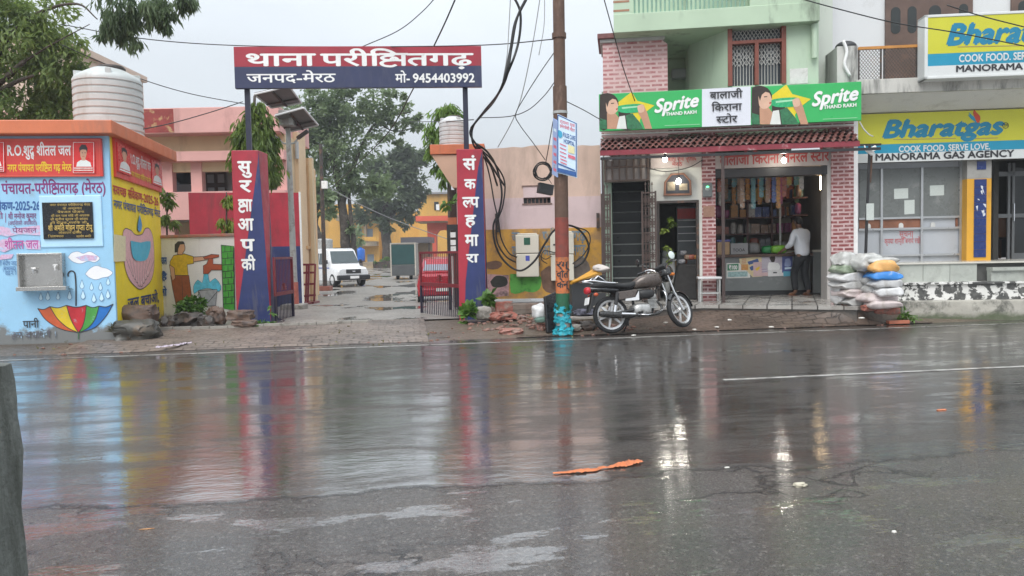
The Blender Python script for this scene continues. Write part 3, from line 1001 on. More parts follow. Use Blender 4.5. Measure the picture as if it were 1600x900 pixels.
# ---------------------------------------------------------------- water tank on the kiosk roof
def tank(name, label, c, rad, h, m, ribs=9):
    t = thing(name, label, 'water tank', frp(Vector(c)))
    pr = [(rad * .97, 0)]
    bh = h * .80
    for i in range(ribs):
        z = bh * i / ribs
        pr += [(rad, z + .01), (rad, z + bh / ribs * .72), (rad * .965, z + bh / ribs * .80), (rad * .965, z + bh / ribs * .94)]
    pr += [(rad * 1.0, bh), (rad * 1.0, bh + h * .03), (rad * .93, bh + h * .08), (rad * .45, bh + h * .19), (.0, bh + h * .195)]
    part('shell', MB().lathe(pr, n=44), m, t, smooth=35)
    part('lid', MB().lathe([(rad * .42, 0), (rad * .43, h * .03), (rad * .38, h * .055), (0, h * .06)], (rad * .12, 0, bh + h * .17), 28), IRON, t, smooth=35)
    mb = MB()
    for k in range(4):
        a = k * PI / 2 + .5
        mb.obox(Matrix.Translation((rad * .74 * math.cos(a), rad * .74 * math.sin(a), bh + h * .105)) @ Matrix.Rotation(a, 4, 'Z'), rad * .4, .10, h * .07)
    part('lug', mb, m, t, bevel=.01)
    return t
TANKM = mat('tank plastic', (.50, .53, .52), .45, .06, 3, (.40, .40, .37), .44, 3, True)
q = at(172, 215, 15.0)
tank('water_tank', 'large white ribbed plastic water tank on the orange kiosk roof', (q.x, q.y, zr - .01), .61, 1.48, TANKM)
# pale far building behind the tree
fb = thing('apartment_building', 'pale peach building far behind the left tree and tank', 'building', frp(Vector((-40, 62, 0))))
x0, z1 = at(78, 78, 60).x, at(78, 78, 60).z
x1 = at(126, 78, 60).x
PEACH = mat('pale peach plaster', (.62, .46, .36), .7, .08, .4, (.40, .31, .26), .4, .5, True)
part('wall', MB().box(x0 - 6, x1, 60, 70, -.2, z1 - .4), PEACH, fb, ID)
part('roof', MB().box(x0 - 6.2, x1 + .4, 59.5, 70, z1 - .399, z1 + .1).box(x0 - 6.2, x1 - 2.2, 59.4, 64, z1 + .11, z1 + 1.2), PEACH, fb, ID)
for px, py in ((100, 112), (112, 108), (98, 140), (112, 150), (121, 146)):
    a = at(px, py, 59.95)
    part('window', MB().box(a.x - .28, a.x + .28, 59.93, 60.1, a.z - .45, a.z + .45), glassmat('dark window glass'), fb, ID)
# ---------------------------------------------------------------- gate pillars, sign, gate leaves
def pillar(label, F4, B4, wedge, strips, letters, Y):
    """F4 / B4: pixel corners tl,tr,br,bl of the front, px of the far right-hand edge"""
    fr = fr2(F4[0][0], Y[0], F4[1][0], Y[1])
    t = thing('gate_pillar', label, 'gate pillar', Fr(fr.m.translation, math.atan2(fr.m[1][0], fr.m[0][0]), .05), 'painted pillars of the compound gate')
    f = [fr.hit(*p) for p in F4]
    tl, tr, br, bl = f
    mb = MB()
    D = .55
    bt, bb = B4
    # back edge found on the plane D behind the front
    xt, xb = fr.x(bt[0], bt[1], -D), fr.x(bb[0], bb[1], -D)
    zb = min(br[1], bl[1])
    mb.hexa([(bl[0], 0, zb), (br[0], 0, zb), (xb, D, zb), (bl[0] + .05, D, zb)], [(tl[0], 0, tl[1]), (tr[0], 0, tl[1]), (xt, D, tl[1]), (tl[0] + .05, D, tl[1])])
    part('shaft', mb, MAROON, t, fr, bevel=.012)
    P = Paint(fr, .0025)
    P.px(wedge, NAVY)
    for s in strips: P.px(s, NAVY)
    # the navy wedge wraps the foot of the right-hand face
    side = MB().add([(br[0] + .003, 0, zb), (xb + .003, D, zb), (_lerp(xb, xt, .72) + .004, D, _lerp(zb, tl[1], .72)), (_lerp(br[0], tr[0], .02) + .004, 0, _lerp(zb, tl[1], .03))], [(0, 1, 2, 3)])
    P.put('wedge', t)
    part('side_wedge', side, NAVY, t, fr, fixn=False)
    P = Paint(fr, .006)
    for s, x0, yt, x1, yb in letters: P.text(s, x0, yb, x1, yt, WHITE, .030)
    P.put('lettering', t)
    return t, fr
PL, FL = pillar('red and navy gate pillar with white lettering beside the tap mural wall', [(361, 235), (404, 236), (424, 509), (370, 509)], [(418, 241), (429, 506)],
    [(403, 252), (403.8, 237), (423.4, 508), (371.5, 508), (371.6, 484), (378, 440)], [],
    [('सु', 372, 253, 392, 270), ('र', 375, 283, 392, 300), ('{ksha}ा', 373, 313, 394, 330), ('आ', 372, 343, 396, 360), ('प', 377, 375, 397, 392), ('की', 378, 406, 399, 422)], (14.7, 14.75))
PR, FRR = pillar('red and navy gate pillar with white lettering beside the hanging black cables', [(713, 233), (753.5, 233), (761, 506), (718, 506)], [(755.5, 236), (763, 500)],
    [(747, 262), (753.2, 236), (760.6, 505), (726, 505), (727.5, 440)], [],
    [('सं', 724, 249, 743, 265), ('क', 726, 281, 743, 295), ('{h:ल}प', 723, 309, 748, 324), ('ह', 727, 337, 743, 352), ('मा', 727, 368, 747, 384), ('रा', 729, 398, 747, 410)], (14.7, 14.75))
SG = fr2(366, 14.82, 753, 15.12)
x0, z1 = SG.hit(366, 74)
x1, z0 = SG.hit(753, 136.5)
zm = SG.z(560, 104.5)
t = thing('gate_sign', 'wide red and navy name board of the police station over the gate', 'sign board', Fr(SG.m.translation, math.atan2(SG.m[1][0], SG.m[0][0]), 0))
SIGNRED = mat('sign red', (.34, .025, .045), .4, .12, 1.5, (.26, .04, .05), .45, 2.5, True)
SIGNNAVY = mat('sign navy', (.030, .038, .095), .4, .12, 1.5, (.06, .065, .11), .45, 2.5, True)
part('upper_panel', MB().box(x0, x1, -.05, .05, zm, z1), SIGNRED, t, SG, bevel=.004)
part('lower_panel', MB().box(x0, x1, -.05, .05, z0, zm - .001), SIGNNAVY, t, SG, bevel=.004)
P = Paint(SG, .0515)
P.text('थाना', 383, 103, 492, 85, WHITE, .022)
P.text('परीि{ksha}तगढ़', 502, 103, 738, 85, WHITE, .022)
P.text('जनपद-मेरठ', 386, 129, 524, 116.5, WHITE, .016)
P.text('मो-', 618, 129, 641, 116.5, WHITE, .016)
P.text('9454403992', 645, 129, 742, 115.5, WHITE, .026, cap=.68)
P.put('lettering', t)
POSTN = mat('post navy', (.020, .022, .045), .4, .15)
for a, b in ((384, 392), (725, 733)):
    xa, zb = SG.hit(a, 236)
    xb = SG.x(b, 236)
    part('post', MB().box(xa, xb, .051, .11, zb - .5, z1 - .1), POSTN, t, SG)
def gate_leaf(label, hx, hy, hY, ex, ey, eY, zt, zb, zm, sag=0):
    A, B = at(hx, hor(hx), hY), at(ex, hor(ex), eY)
    a, b = (A, B) if A.x < B.x else (B, A)
    f = Fr(a, math.atan2(b.y - a.y, b.x - a.x))
    L = (b - a).length
    t = thing('iron_gate', label, 'gate', Fr(a, math.atan2(b.y - a.y, b.x - a.x), zb))
    GR = mat('gate red', (.17, .013, .022), .4, .2, 6, (.12, .03, .02), .52, 6)
    GN = mat('gate navy', (.018, .016, .035), .4, .2, 6)
    n = int(L / .085)
    u, l = MB(), MB()
    u.box(0, L, -.02, .02, zt - .045, zt).box(0, L, -.022, .022, zm - .03, zm + .04)
    u.box(0, .045, -.021, .021, zm + .041, zt - .046).box(L - .045, L, -.021, .021, zm + .041, zt - .046)
    l.box(0, L, -.02, .02, zb, zb + .045).box(0, .045, -.021, .021, zb + .046, zm - .031).box(L - .045, L, -.021, .021, zb + .046, zm - .031)
    for i in range(1, n):
        x = .045 + (L - .09) * i / n
        u.cyl((x, 0, zm + .04), (x, 0, zt - .045), .007, n=6)
        l.cyl((x, 0, zb + .045), (x, 0, zm - .03), .009, n=6)
    part('upper_panel', u, GR, t, f)
    part('lower_panel', l, GN, t, f)
    x = L - .25 if hx > ex else .25
    # scroll ornament in the upper field
    o = MB()
    for k in range(9):
        a_ = k * PI / 8
        o.tube([(L / 2, 0, zm + .05), (L / 2 + .06 * math.cos(a_), .0, zm + .10 + .06 * math.sin(a_)), (L / 2 + .14 * math.cos(a_), 0, zm + .08 + .13 * math.sin(a_))], [.006, .008, .012], 5)
    part('ornament', o, GR, t, f)
    return t, f, L
gate_leaf('open iron gate leaf with red bars in front of the red car', 718, 400, 14.75, 656, 400, 16.2, 1.42, .08, .74)
gate_leaf('narrow open iron gate leaf standing against the left gate pillar', 427, 400, 14.9, 456, 400, 16.0, 1.37, .05, .64)

# ---------------------------------------------------------------- mural wall between kiosk and pillar
MW = fr2(240, 15.75, 372, 15.35)
mw = thing('boundary_wall', 'low white wall painted with a person filling a bucket at a tap', 'wall', Fr(MW.m.translation, math.atan2(MW.m[1][0], MW.m[0][0]), 0))
x1 = MW.x(372, 400)
zt = MW.z(300, 371)
LIME = mat('limewashed wall', (.72, .72, .70), .7, .06, 2, (.45, .43, .40), .40, 2.5, True, mud=((.22, .19, .16), .28))
part('wall', MB().box(-1.2, x1, 0, .23, -.2, zt), LIME, mw, MW)
part('coping', MB().box(-1.2, x1, -.04, .27, zt + .001, zt + .06), mat('coping red', (.42, .16, .11), .7, .2, 3, (.25, .18, .15), .5, 3), mw, MW, bevel=.01)
P = Paint(MW, .002)
HAIR = INK
YS = mat('mural yellow', (.62, .42, .02), .5, .2, 13)
BR = mat('mural brown', (.30, .085, .035), .5, .25, 13)
SK2 = mat('mural skin', (.62, .36, .23), .5, .06)
TEAL = mat('mural water', (.10, .50, .68), .5, .25, 13)
GRY = mat('mural grey', (.35, .37, .39), .5, .2, 13)
TAPR = mat('mural tap red', (.40, .09, .04), .5, .1)
GRN = mat('mural green', (.07, .36, .05), .5, .25, 13)
def mz(a, b): return 220 + a / 2.368, 160 + b / 2.368          # read off an enlarged crop
def mpx(pts, m, sm=0, ol=.012):
    q = [mz(*p) for p in pts]
    P.px(q, m, sm)
    if ol:
        P.outline([tuple(v) for v in curve2(q + [q[0]], sm)] if sm else q, ol, INK)
mpx([(128, 640), (178, 640), (186, 700), (190, 730), (182, 748), (130, 748), (118, 690), (110, 640)], BR)
P.line([mz(152, 645), mz(156, 745)], .01, INK)
mpx([(108, 590), (122, 566), (160, 560), (194, 570), (196, 596), (172, 600), (176, 640), (112, 640)], YS)
mpx([(106, 600), (112, 640), (118, 660), (128, 650), (124, 612)], SK2)
mpx([(195, 572), (235, 570), (255, 566), (272, 572), (258, 582), (236, 584), (196, 590)], SK2)
mpx([(136, 562), (138, 540), (132, 524), (148, 518), (162, 526), (164, 545), (156, 557), (154, 564)], SK2, 2)
mpx([(126, 556), (126, 526), (138, 514), (158, 514), (164, 524), (146, 526), (140, 540), (136, 554)], HAIR, 0, 0)
mpx([(232, 572), (262, 562), (290, 564), (290, 572), (262, 578), (236, 580)], TAPR)
mpx([(252, 578), (268, 578), (268, 598), (308, 600), (308, 620), (262, 620), (250, 634), (232, 634), (232, 604), (244, 598)], TAPR)
mpx([(306, 600), (318, 596), (322, 610), (318, 624), (306, 620)], YS)
mpx([(234, 636), (250, 636), (256, 665), (276, 650), (298, 680), (290, 700), (262, 690), (244, 688), (214, 696), (198, 708), (196, 680), (212, 656), (228, 668)], TEAL, 2, .006)
mpx([(214, 696), (284, 692), (278, 752), (218, 754)], GRY)
P.line([mz(216, 700), mz(240, 745), mz(284, 700)], .012, INK, 5)
bw = [(300, 528), (346, 532), (350, 770), (308, 762)]
P.px([mz(*p) for p in bw], GRN)
for i in range(1, 10):
    y = 530 + i * 24
    P.line([mz(301 + i * .8, y), mz(346 + i * .4, y - 4)], .012, INK)
    for x in ((312, 334) if i % 2 else (322, 342)): P.line([mz(x + i * .6, y), mz(x + i * .6, y - 22)], .012, INK)
P.outline([mz(*p) for p in bw], .014, INK)
P.text('जल', 253.5, 413, 262, 403, SIGNBLUE, .04)
P.text('है', 254, 437, 262, 428, SIGNBLUE, .04)
P.text('तो', 253, 462, 262, 452, SIGNBLUE, .04)
P.put('tap_painting', mw)

# ---------------------------------------------------------------- police building (pink) with red and blue wall
PB = fr2(227, 24.0, 448, 24.0)
pbd = thing('police_building', 'pink two storey building with recessed upper gallery behind the mural wall', 'building', Fr(PB.m.translation, 0, 0))
PNK = mat('pink plaster', (.66, .36, .33), .7, .08, .8, (.38, .20, .18), .40, 1.0, True)
CRM = mat('cream plaster', (.62, .48, .30), .7, .08, .8, (.40, .30, .2), .40, 1.0, True)
TAN = mat('tan plaster', (.66, .42, .22), .7, .08, .8, (.42, .28, .16), .42, 1.0, True)
GREYW = mat('grey gallery wall', (.40, .41, .43), .7, .08, 1)
xR = PB.x(448, 300)
xL = -6.0
def pz(y, d=0): return PB.z(340, y, d)
z_p1, z_p0 = pz(167, .6), pz(207, .6)
part('wall', MB().box(xL, xR, .0, .25, z_p0 - 1.1, z_p0 - .002).box(xL, xR - .45, 1.6, 3.2, -.3, z_p0 - .003).box(xR - .25, xR, .26, 1.59, -.3, z_p0 - .004), CRM, pbd, PB)
part('parapet', MB().prismz([(xL, -.6), (xR + .02, -.6), (xR - .13, 3.4), (xL, 3.4)], z_p0, z_p1), PNK, pbd, PB, bevel=.02)
part('parapet_patch', MB().box(PB.x(226, 180, .6) - .6, PB.x(271, 180, .6), -.606, -.59, z_p0 + .03, z_p1 - .03), mat('flaking red paint', (.28, .045, .04), .7, .2, 3, (.50, .33, .16), .54, 3.5), pbd, PB)
part('slab_band', MB().box(xL, xR + .05, -.35, -.001, pz(253), pz(238)), PNK, pbd, PB, bevel=.01)
part('gallery_parapet', MB().box(xL, xR + .05, -.3, -.05, pz(343), pz(300)), PNK, pbd, PB)
part('gallery_floor', MB().box(xL, xR, -.049, 1.599, pz(343), pz(338)), GREYW, pbd, PB)
for a, b in ((224, 270), (299, 316), (433, 448)):
    part('column', MB().box(PB.x(a, 270), PB.x(b, 270), -.048, .25, pz(338) + .002, pz(253) - .001), PNK, pbd, PB)
    part('column', MB().box(PB.x(a, 270), PB.x(b, 270), -.046, .25, -.3, pz(343) - .001), PNK, pbd, PB)
part('gallery_wall', MB().box(xL, xR - .26, 1.45, 1.59, pz(338), pz(253)), GREYW, pbd, PB)
wf = part('window', MB().box(PB.x(274, 270, -1.4), PB.x(299, 270, -1.4), 1.40, 1.449, PB.z(286, 288, -1.4), PB.z(286, 263, -1.4)), glassmat('dark window glass'), pbd, PB)
dx0, dx1 = PB.x(322, 290, -1.4), PB.x(354, 290, -1.4)
dr = part('door', MB().box(dx0, dx1, 1.38, 1.449, pz(338) + .01, PB.z(338, 269, -1.4)), mat('brown timber', (.07, .035, .025), .5, .3, 5), pbd, PB)
mb = MB()
for k in range(2):
    for j in range(3):
        xa = dx0 + .06 + k * (dx1 - dx0) / 2
        za = PB.z(338, 269, -1.4) - .35 - j * .42
        mb.box(xa, xa + (dx1 - dx0) / 2 - .12, 1.372, 1.379, za, za + .27)
part('pane', mb, GREYW, dr, PB)
# tan wing at the right end and a small hooded ledge
x0, x1 = at(455, 300, 26).x, at(489, 300, 26).x
part('wing', MB().hexa([(x0, 26, -.3), (x1 - .12, 26, -.3), (x1 - .9, 30, -.3), (x0 - .9, 30, -.3)], [(x0, 26, at(470, 247, 26).z), (x1 - .12, 26, at(470, 247, 26).z), (x1 - .9, 30, at(470, 247, 26).z), (x0 - .9, 30, at(470, 247, 26).z)]), TAN, pbd, ID)
part('wing_edge', MB().box(x1 - .119, x1, 25.98, 26.2, -.3, at(470, 247, 26).z), CRM, pbd, ID)
part('ledge', MB().box(at(474, 300, 25.8).x, x1 - .13, 25.6, 25.999, at(480, 389, 25.7).z, at(480, 384, 25.7).z), TAN, pbd, ID)
part('end_wall', MB().box(at(446, 300, 24.8).x, at(468, 300, 25).x, 25, 25.9, -.3, at(460, 206, 25).z), mat('warm cream', (.68, .50, .32), .7, .06, 1), pbd, ID)
part('drainpipe', MB().cyl((at(466, 300, 24.9).x, 24.9, at(466, 248, 24.9).z), (at(466, 300, 24.9).x, 24.9, at(466, 226, 24.9).z + .1), .06), mat('grey pvc', (.40, .41, .42), .4), pbd, ID)
RW = fr2(296, 20.6, 472, 21.3)
rw = thing('painted_wall', 'tall wall painted police red over navy in front of the pink building', 'wall', Fr(RW.m.translation, math.atan2(RW.m[1][0], RW.m[0][0]), 0))
x0, x1 = RW.x(296, 350), RW.x(468, 350)
zt, zm_ = RW.z(440, 301), RW.z(440, 385)
part('red_upper', MB().box(x0, x1, 0, .25, zm_, zt), MAROON, rw, RW)
part('navy_lower', MB().box(x0, x1, 0, .25, -.3, zm_ - .001), NAVY, rw, RW)
part('white_edge', MB().box(x1 + .001, x1 + .05, -.01, .26, -.3, zt + .02), WHITE, rw, RW)

# red steel barricades folded against the tan wing
for k, px in enumerate((476, 486)):
    a = at(px, 470, 23.2 + k * .5)
    b = thing('barricade', ('dark red steel barricade leaning by the tan wing, nearer the navy wall', 'dark red steel barricade leaning by the tan wing, nearer the parked van')[k], 'barricade', frp(Vector((a.x, a.y, gz(a.x, a.y)))))
    z = a.z
    mb = MB()
    for xx in (-.13, .13): mb.obox(Matrix.Translation((xx, 0, .62)) @ Matrix.Rotation(.06, 4, 'Y'), .05, .05, 1.25)
    for zz in (.25, .6, .95, 1.2): mb.box(-.15, .15, -.02, .02, zz, zz + .06)
    part('frame', mb, MATS['gate red'], b)
    part('foot', MB().box(-.18, -.1, -.35, .35, 0.02, .09).box(.1, .18, -.35, .35, .02, .09), MATS['gate red'], b)

# ---------------------------------------------------------------- solar street lamp
bp = ground(461, 471, -.05)
bp = Vector((at(461, 470, 18.6).x, 18.6, 0))
sl_ = thing('solar_street_lamp', 'solar street lamp with two tilted panels behind the left gate pillar', 'street lamp', frp(bp))
GALV = mat('galvanised pole', (.40, .41, .40), .45, .12, 4, (.25, .22, .2), .5, 4)
top = at(450, 200, 18.6)
part('pole', MB().tube([(bp.x, bp.y, .0), (top.x, top.y, top.z)], [.085, .055], 12), GALV, sl_, ID, smooth=40)
part('base', MB().box(bp.x - .28, bp.x + .25, bp.y - .25, bp.y + .25, -.1, .22), M_CONC, sl_, ID, bevel=.02)
part('painted_foot', MB().tube([(bp.x, bp.y, .22), (_lerp(bp.x, top.x, .12), bp.y, .75)], [.093, .09], 12), mat('faded red band', (.42, .12, .09), .6, .3, 8), sl_, ID)
PVB = mat('panel back', (.20, .19, .19), .5, .1, 3)
PVD = mat('panel frame', (.70, .71, .72), .35, .05)
for tl, tr, br, bl in (((397, 147), (452, 134), (471, 160), (424, 168)), ((430, 180), (474, 168), (497, 195), (449, 206))):
    q = [at(*tl, 18.1), at(*tr, 18.0), at(*br, 18.8), at(*bl, 18.9)]
    n = (q[1] - q[0]).cross(q[3] - q[0]).normalized()
    if n.z > 0: n = -n   # rails hang under the panel
    pv = part('solar_panel', MB().hexa(q, [v - n * .035 for v in q]), PVB, sl_, ID)
    mb = MB()
    for i in range(4): mb.cyl(q[i] + n * .01, q[(i + 1) % 4] + n * .01, .022, n=6)
    part('panel_frame', mb, PVD, pv, ID)
    part('panel_rail', MB().cyl((q[0] + q[1]) / 2 + n * .03, (q[2] + q[3]) / 2 + n * .03, .03, n=6).cyl(q[0] * .3 + q[3] * .7 + n * .03, q[1] * .3 + q[2] * .7 + n * .03, .018, n=6), IRON, pv, ID)
c = at(449, 183, 18.5)
part('battery_box', MB().box(c.x - .16, c.x + .18, 18.3, 18.62, c.z - .22, c.z + .14), GALV, sl_, ID, bevel=.02)
for s in (-1, 1):
    a = at(451, 225, 18.6)
    e = at(451 + s * 17, 213 if s > 0 else 216, 18.6)
    part('lamp_arm', MB().tube([tuple(a), ((a.x + e.x) / 2, a.y, a.z + .02), tuple(e)], .022, 8), GALV, sl_, ID)
    part('lamp_head', MB().obox(Matrix.Translation(e + Vector((s * .08, 0, .04))) @ Matrix.Rotation(-s * .6, 4, 'Y'), .32, .16, .07), IRON, sl_, ID, bevel=.015)
# thin utility pole with a white box
bp = at(508, 452, 33)
up = thing('utility_pole', 'thin dark pole with a small white box beside the parked van', 'pole', frp(Vector((bp.x, bp.y, -.2))))
tp = at(501, 225, 33)
part('pole', MB().tube([(bp.x, 33, -.2), tuple(tp)], [.10, .07], 10), IRON, up, ID)
part('base', MB().box(bp.x - .28, bp.x + .26, 32.7, 33.3, -.2, at(507, 447, 33).z), mat('brick base', (.28, .10, .07), .7, .2), up, ID)
a = at(507, 289, 32.8)
part('junction_box', MB().box(a.x - .11, a.x + .13, 32.7, 32.9, a.z - .16, a.z + .16), WHITE, up, ID, bevel=.01)

# ---------------------------------------------------------------- far court building
YB = 105.0
BB = fr2(480, YB, 730, YB)
bk = thing('court_building', 'ochre yellow multi storey building at the far end of the courtyard', 'building', Fr(BB.m.translation, 0, 0))
OCH = mat('ochre plaster', (.60, .33, .055), .7, .12, .12, (.26, .17, .08), .43, .22, True)
SLABM = mat('stained slab', (.35, .27, .17), .7, .2, .3, (.14, .12, .1), .48, .4)
bx = lambda px: BB.x(px, 380)
bz = lambda py: BB.z(600, py)
part('wall', MB().box(bx(470), bx(592), 0, 8, -.5, bz(318)).box(bx(592) + .01, bx(655), 2, 8, -.5, bz(330)).box(bx(655) + .01, bx(760), 0, 9, -.5, bz(305)), OCH, bk, BB)
part('roof_slab', MB().box(bx(654), bx(764), -.5, 9.2, bz(305) + .01, bz(302)), mat('grey roof edge', (.25, .25, .26), .6), bk, BB)
for a, b, y0, y1 in ((530, 592, 344, 335), (540, 592, 384, 377)): part('balcony_slab', MB().box(bx(a), bx(b), -1.6, -.01, bz(y0), bz(y1)), SLABM, bk, BB)
part('balcony_wall', MB().box(bx(545), bx(592), -1.7, -1.5, bz(376) + .01, bz(370)), OCH, bk, BB)
WINB = mat('blue grey shutter', (.17, .21, .25), .6, .1, 1)
for a, b, y0, y1 in ((554, 566, 375, 357), (572, 583, 374, 357), (680, 687, 330, 317), (574, 580, 333, 318)):
    part('window', MB().box(bx(a), bx(b), -.12, -.01, bz(y0), bz(y1)), WINB if y0 > 340 else glassmat('dark window glass'), bk, BB)
part('window', MB().box(bx(683), bx(688), -.2, -.13, bz(330), bz(321)), WHITE, bk, BB)
for a, b in ((556, 566), (573.5, 584)):
    d = part('door', MB().box(bx(a), bx(b), -.12, -.01, -.45, bz(397)), WINB, bk, BB)
    part('door_frame', MB().box(bx(a) - .15, bx(a) - .001, -.14, -.01, -.45, bz(396)).box(bx(b) + .001, bx(b) + .15, -.14, -.01, -.45, bz(396)), OCH, d, BB)
for a in (538, 571): part('pillar', MB().box(bx(a), bx(a + 3.5), -.9, -.02, bz(376) + .01, bz(345) - .01), SLABM, bk, BB)
# coral arched porch
pc = thing('arched_porch', 'coral red porch with an arched opening behind the red car', 'building', frp(Vector((at(690, 400, 70).x, 70, 0))))
CORAL = mat('coral plaster', (.62, .10, .055), .6, .1, .4)
fr_ = fr2(660, 70, 740, 70)
px_ = lambda a: fr_.x(a, 380)
pz_ = lambda b: fr_.z(690, b)
arch = [(px_(668), -.4), (px_(668), pz_(346)), (px_(740), pz_(346)), (px_(740), -.4), (px_(702.5), -.4), (px_(702.5), pz_(366)), (px_(700), pz_(361)), (px_(694), pz_(359)), (px_(686), pz_(360)), (px_(682), pz_(366)), (px_(681), -.4)]
part('arch_wall', MB().prism(arch, 0, 1.2), CORAL, pc, fr_)
part('roof', MB().box(px_(653), px_(742), -1.2, 2, pz_(346) + .01, pz_(338)), CORAL, pc, fr_)
part('roof_underside', MB().box(px_(655), px_(742), -1.1, 1.9, pz_(348), pz_(346)), SLABM, pc, fr_)
# grey canopy shed and white sheets behind
sh = thing('canopy_shed', 'dark canopy shed roof standing behind the green trailer', 'shed', frp(Vector((at(648, 400, 62).x, 62, -.15))))
q0, q1 = at(626, 380, 62), at(671, 370, 62)
part('roof', MB().box(q0.x, q1.x, 62, 66, q0.z, q1.z), mat('grey sheet', (.10, .095, .11), .5, .15, 1), sh, ID)
for px in (628, 650, 669): part('post', MB().box(at(px, 390, 62.3).x, at(px, 390, 62.3).x + .15, 62.3, 62.5, -.2, q0.z - .01), IRON, sh, ID)
part('wall', MB().box(at(640, 380, 64).x, q1.x, 64, 64.2, -.2, q0.z - .01), mat('dim shed wall', (.30, .22, .14), .7, .2, 1), sh, ID)
# roller sheet column beside van
b = at(497, 405, 40)
ct = thing('corrugated_drum', 'grey corrugated metal drum standing behind the white van', 'drum', frp(Vector((b.x, 41.5, -.2))))
part('shell', MB().lathe([(.42, 0)] + [(.42 + .02 * (i % 2), .1 * i) for i in range(25)] + [(.3, 2.45), (0, 2.47)], n=24), GALV, ct, smooth=30)
# blue plastic drum on stand
b = at(563, 417, 92)
bd = thing('blue_water_drum', 'small bright blue plastic water drum between the far doors', 'drum', frp(Vector((b.x, 92, -.15))))
part('stand', MB().box(-.5, .5, -.5, .5, -.05, .75), IRON, bd)
part('drum', MB().lathe([(.55, .75), (.6, 1.0), (.6, 2.0), (.5, 2.15), (.3, 2.2), (.3, 2.35), (0, 2.36)], n=24), mat('blue drum plastic', (.01, .13, .55), .35), bd, smooth=40)
# planters in front of the far wall
for k, (a, c, y0, y1, lab) in enumerate(((569, 585, 425, 415, 'plain low stone planter box in front of the far ochre building'), (586, 610, 425, 416, 'dark low planter holding a bushy green hedge under the dark tree'))):
    b = at((a + c) / 2, y0, 80)
    hw = (c - a) / 2 * 80 / FOC
    pt = thing('planter', lab, 'planter', frp(Vector((b.x, 80, -.2))))
    part('box', MB().box(-hw, hw, -.6, .6, 0, .75), SLABM if k == 0 else IRON, pt, bevel=.03)
hb = at(598, 408, 79)
solo('hedge', 'bushy green hedge growing in the far dark planter', 'hedge', leaves(MB(), [((0, 0, 0), .95, .6, .5, 420)], .22, .1, 5), L_WEED, frp(Vector((hb.x, 79.6, hb.z - .1))), fixn=False)
# ---------------------------------------------------------------- compound wall on the right of the gate
CW = fr2(755, 16.2, 942, 16.0)
cw = thing('compound_wall', 'tall plastered wall, faded pink above and ochre yellow below, behind the meter boxes', 'wall', Fr(CW.m.translation, math.atan2(CW.m[1][0], CW.m[0][0]), 0))
FPK = mat('faded pink plaster', (.60, .47, .47), .75, .12, 1.0, (.36, .27, .23), .44, 1.2, True, bmp=.35)
FBG = mat('faded beige plaster', (.60, .44, .36), .75, .12, 1.0, (.33, .24, .19), .44, 1.2, True, bmp=.35)
FYL = mat('ochre dado', (.54, .29, .05), .7, .18, 1.6, (.24, .15, .09), .48, 2.6, bmp=.35)
xw0, xw1 = CW.x(752, 400), CW.x(940, 400)
zt, zmid, zy, zb = CW.z(850, 228), CW.z(850, 308), CW.z(850, 357), CW.z(850, 466)
wx0, wz0 = CW.hit(818, 318)
wx1, wz1 = CW.hit(860, 291)
top = [(xw0, zmid)]
r = random.Random(4)
top = [(xw0, zmid), (xw1, zmid)] + [(xw1 - (xw1 - xw0) * i / 14, zt + r.uniform(-.03, .03)) for i in range(15)]
part('upper_wall', MB().prism(top, 0.015, .3), FBG, cw, CW)
mb = MB().box(xw0, wx0, 0, .3, zy, zmid - .001).box(wx1, xw1, 0, .3, zy, zmid - .001).box(wx0, wx1, 0, .3, zy, wz0).box(wx0, wx1, 0, .3, wz1, zmid - .001)
part('middle_wall', mb, FPK, cw, CW)
part('dado', MB().box(xw0, xw1, -.025, .3, zb, zy - .001), FYL, cw, CW)
mb = MB()
for k in range(24):                      # ragged plaster joint between the two paints
    x = _lerp(xw0, xw1, k / 24)
    mb.box(x, x + (xw1 - xw0) / 24 - .002, -.01, .012, zy - .005 + r.uniform(-.02, .01), zy + .03 + r.uniform(-.01, .03))
part('plaster_ledge', mb, FPK, cw, CW)
wf = part('window', MB().box(wx0, wx1, .12, .3, wz0, wz1), glassmat('dark window glass'), cw, CW)
mb = MB().box(wx0 - .03, wx1 + .03, -.012, .06, wz0 - .035, wz0 - .001).box(wx0 - .03, wx1 + .03, -.012, .06, wz1 + .001, wz1 + .03)
for k in range(1, 7): mb.cyl((_lerp(wx0, wx1, k / 7), .06, wz0), (_lerp(wx0, wx1, k / 7), .06, wz1), .012, n=6)
for k in range(1, 3): mb.cyl((wx0, .075, _lerp(wz0, wz1, k / 3)), (wx1, .075, _lerp(wz0, wz1, k / 3)), .012, n=6)
part('grille', mb, mat('rusty bars', (.20, .13, .11), .7, .3, 8), wf, CW)
P = Paint(CW, .0275)
GP = mat('green dado paint', (.09, .34, .05), .6, .2, 4, (.03, .16, .02), .44, 8)
P.px([(797, 428), (842, 430), (846, 440), (843, 452), (832, 457), (820, 455), (812, 458), (798, 457)], GP, 2)
P.px([(757, 428), (795, 430), (795, 462), (775, 464), (757, 462)], mat('pale pink peeling paint', (.50, .30, .30), .7, .2, 5, (.05, .045, .04), .47, 3.5))
P.px([(766, 440), (775, 431), (790, 433), (793, 444), (782, 449), (770, 448)], mat('dark soot stain', (.035, .035, .03), .9, .4, 8), 3)
P.px([(845, 425), (858, 415), (868, 424), (885, 440), (880, 455), (860, 458), (848, 450)], mat('bare brown plaster', (.17, .10, .07), .9, .3, 6), 2)
P.px([(890, 425), (905, 400), (915, 405), (922, 418), (918, 432), (900, 436)], mat('bare grey plaster', (.17, .14, .12), .9, .3, 6), 2)
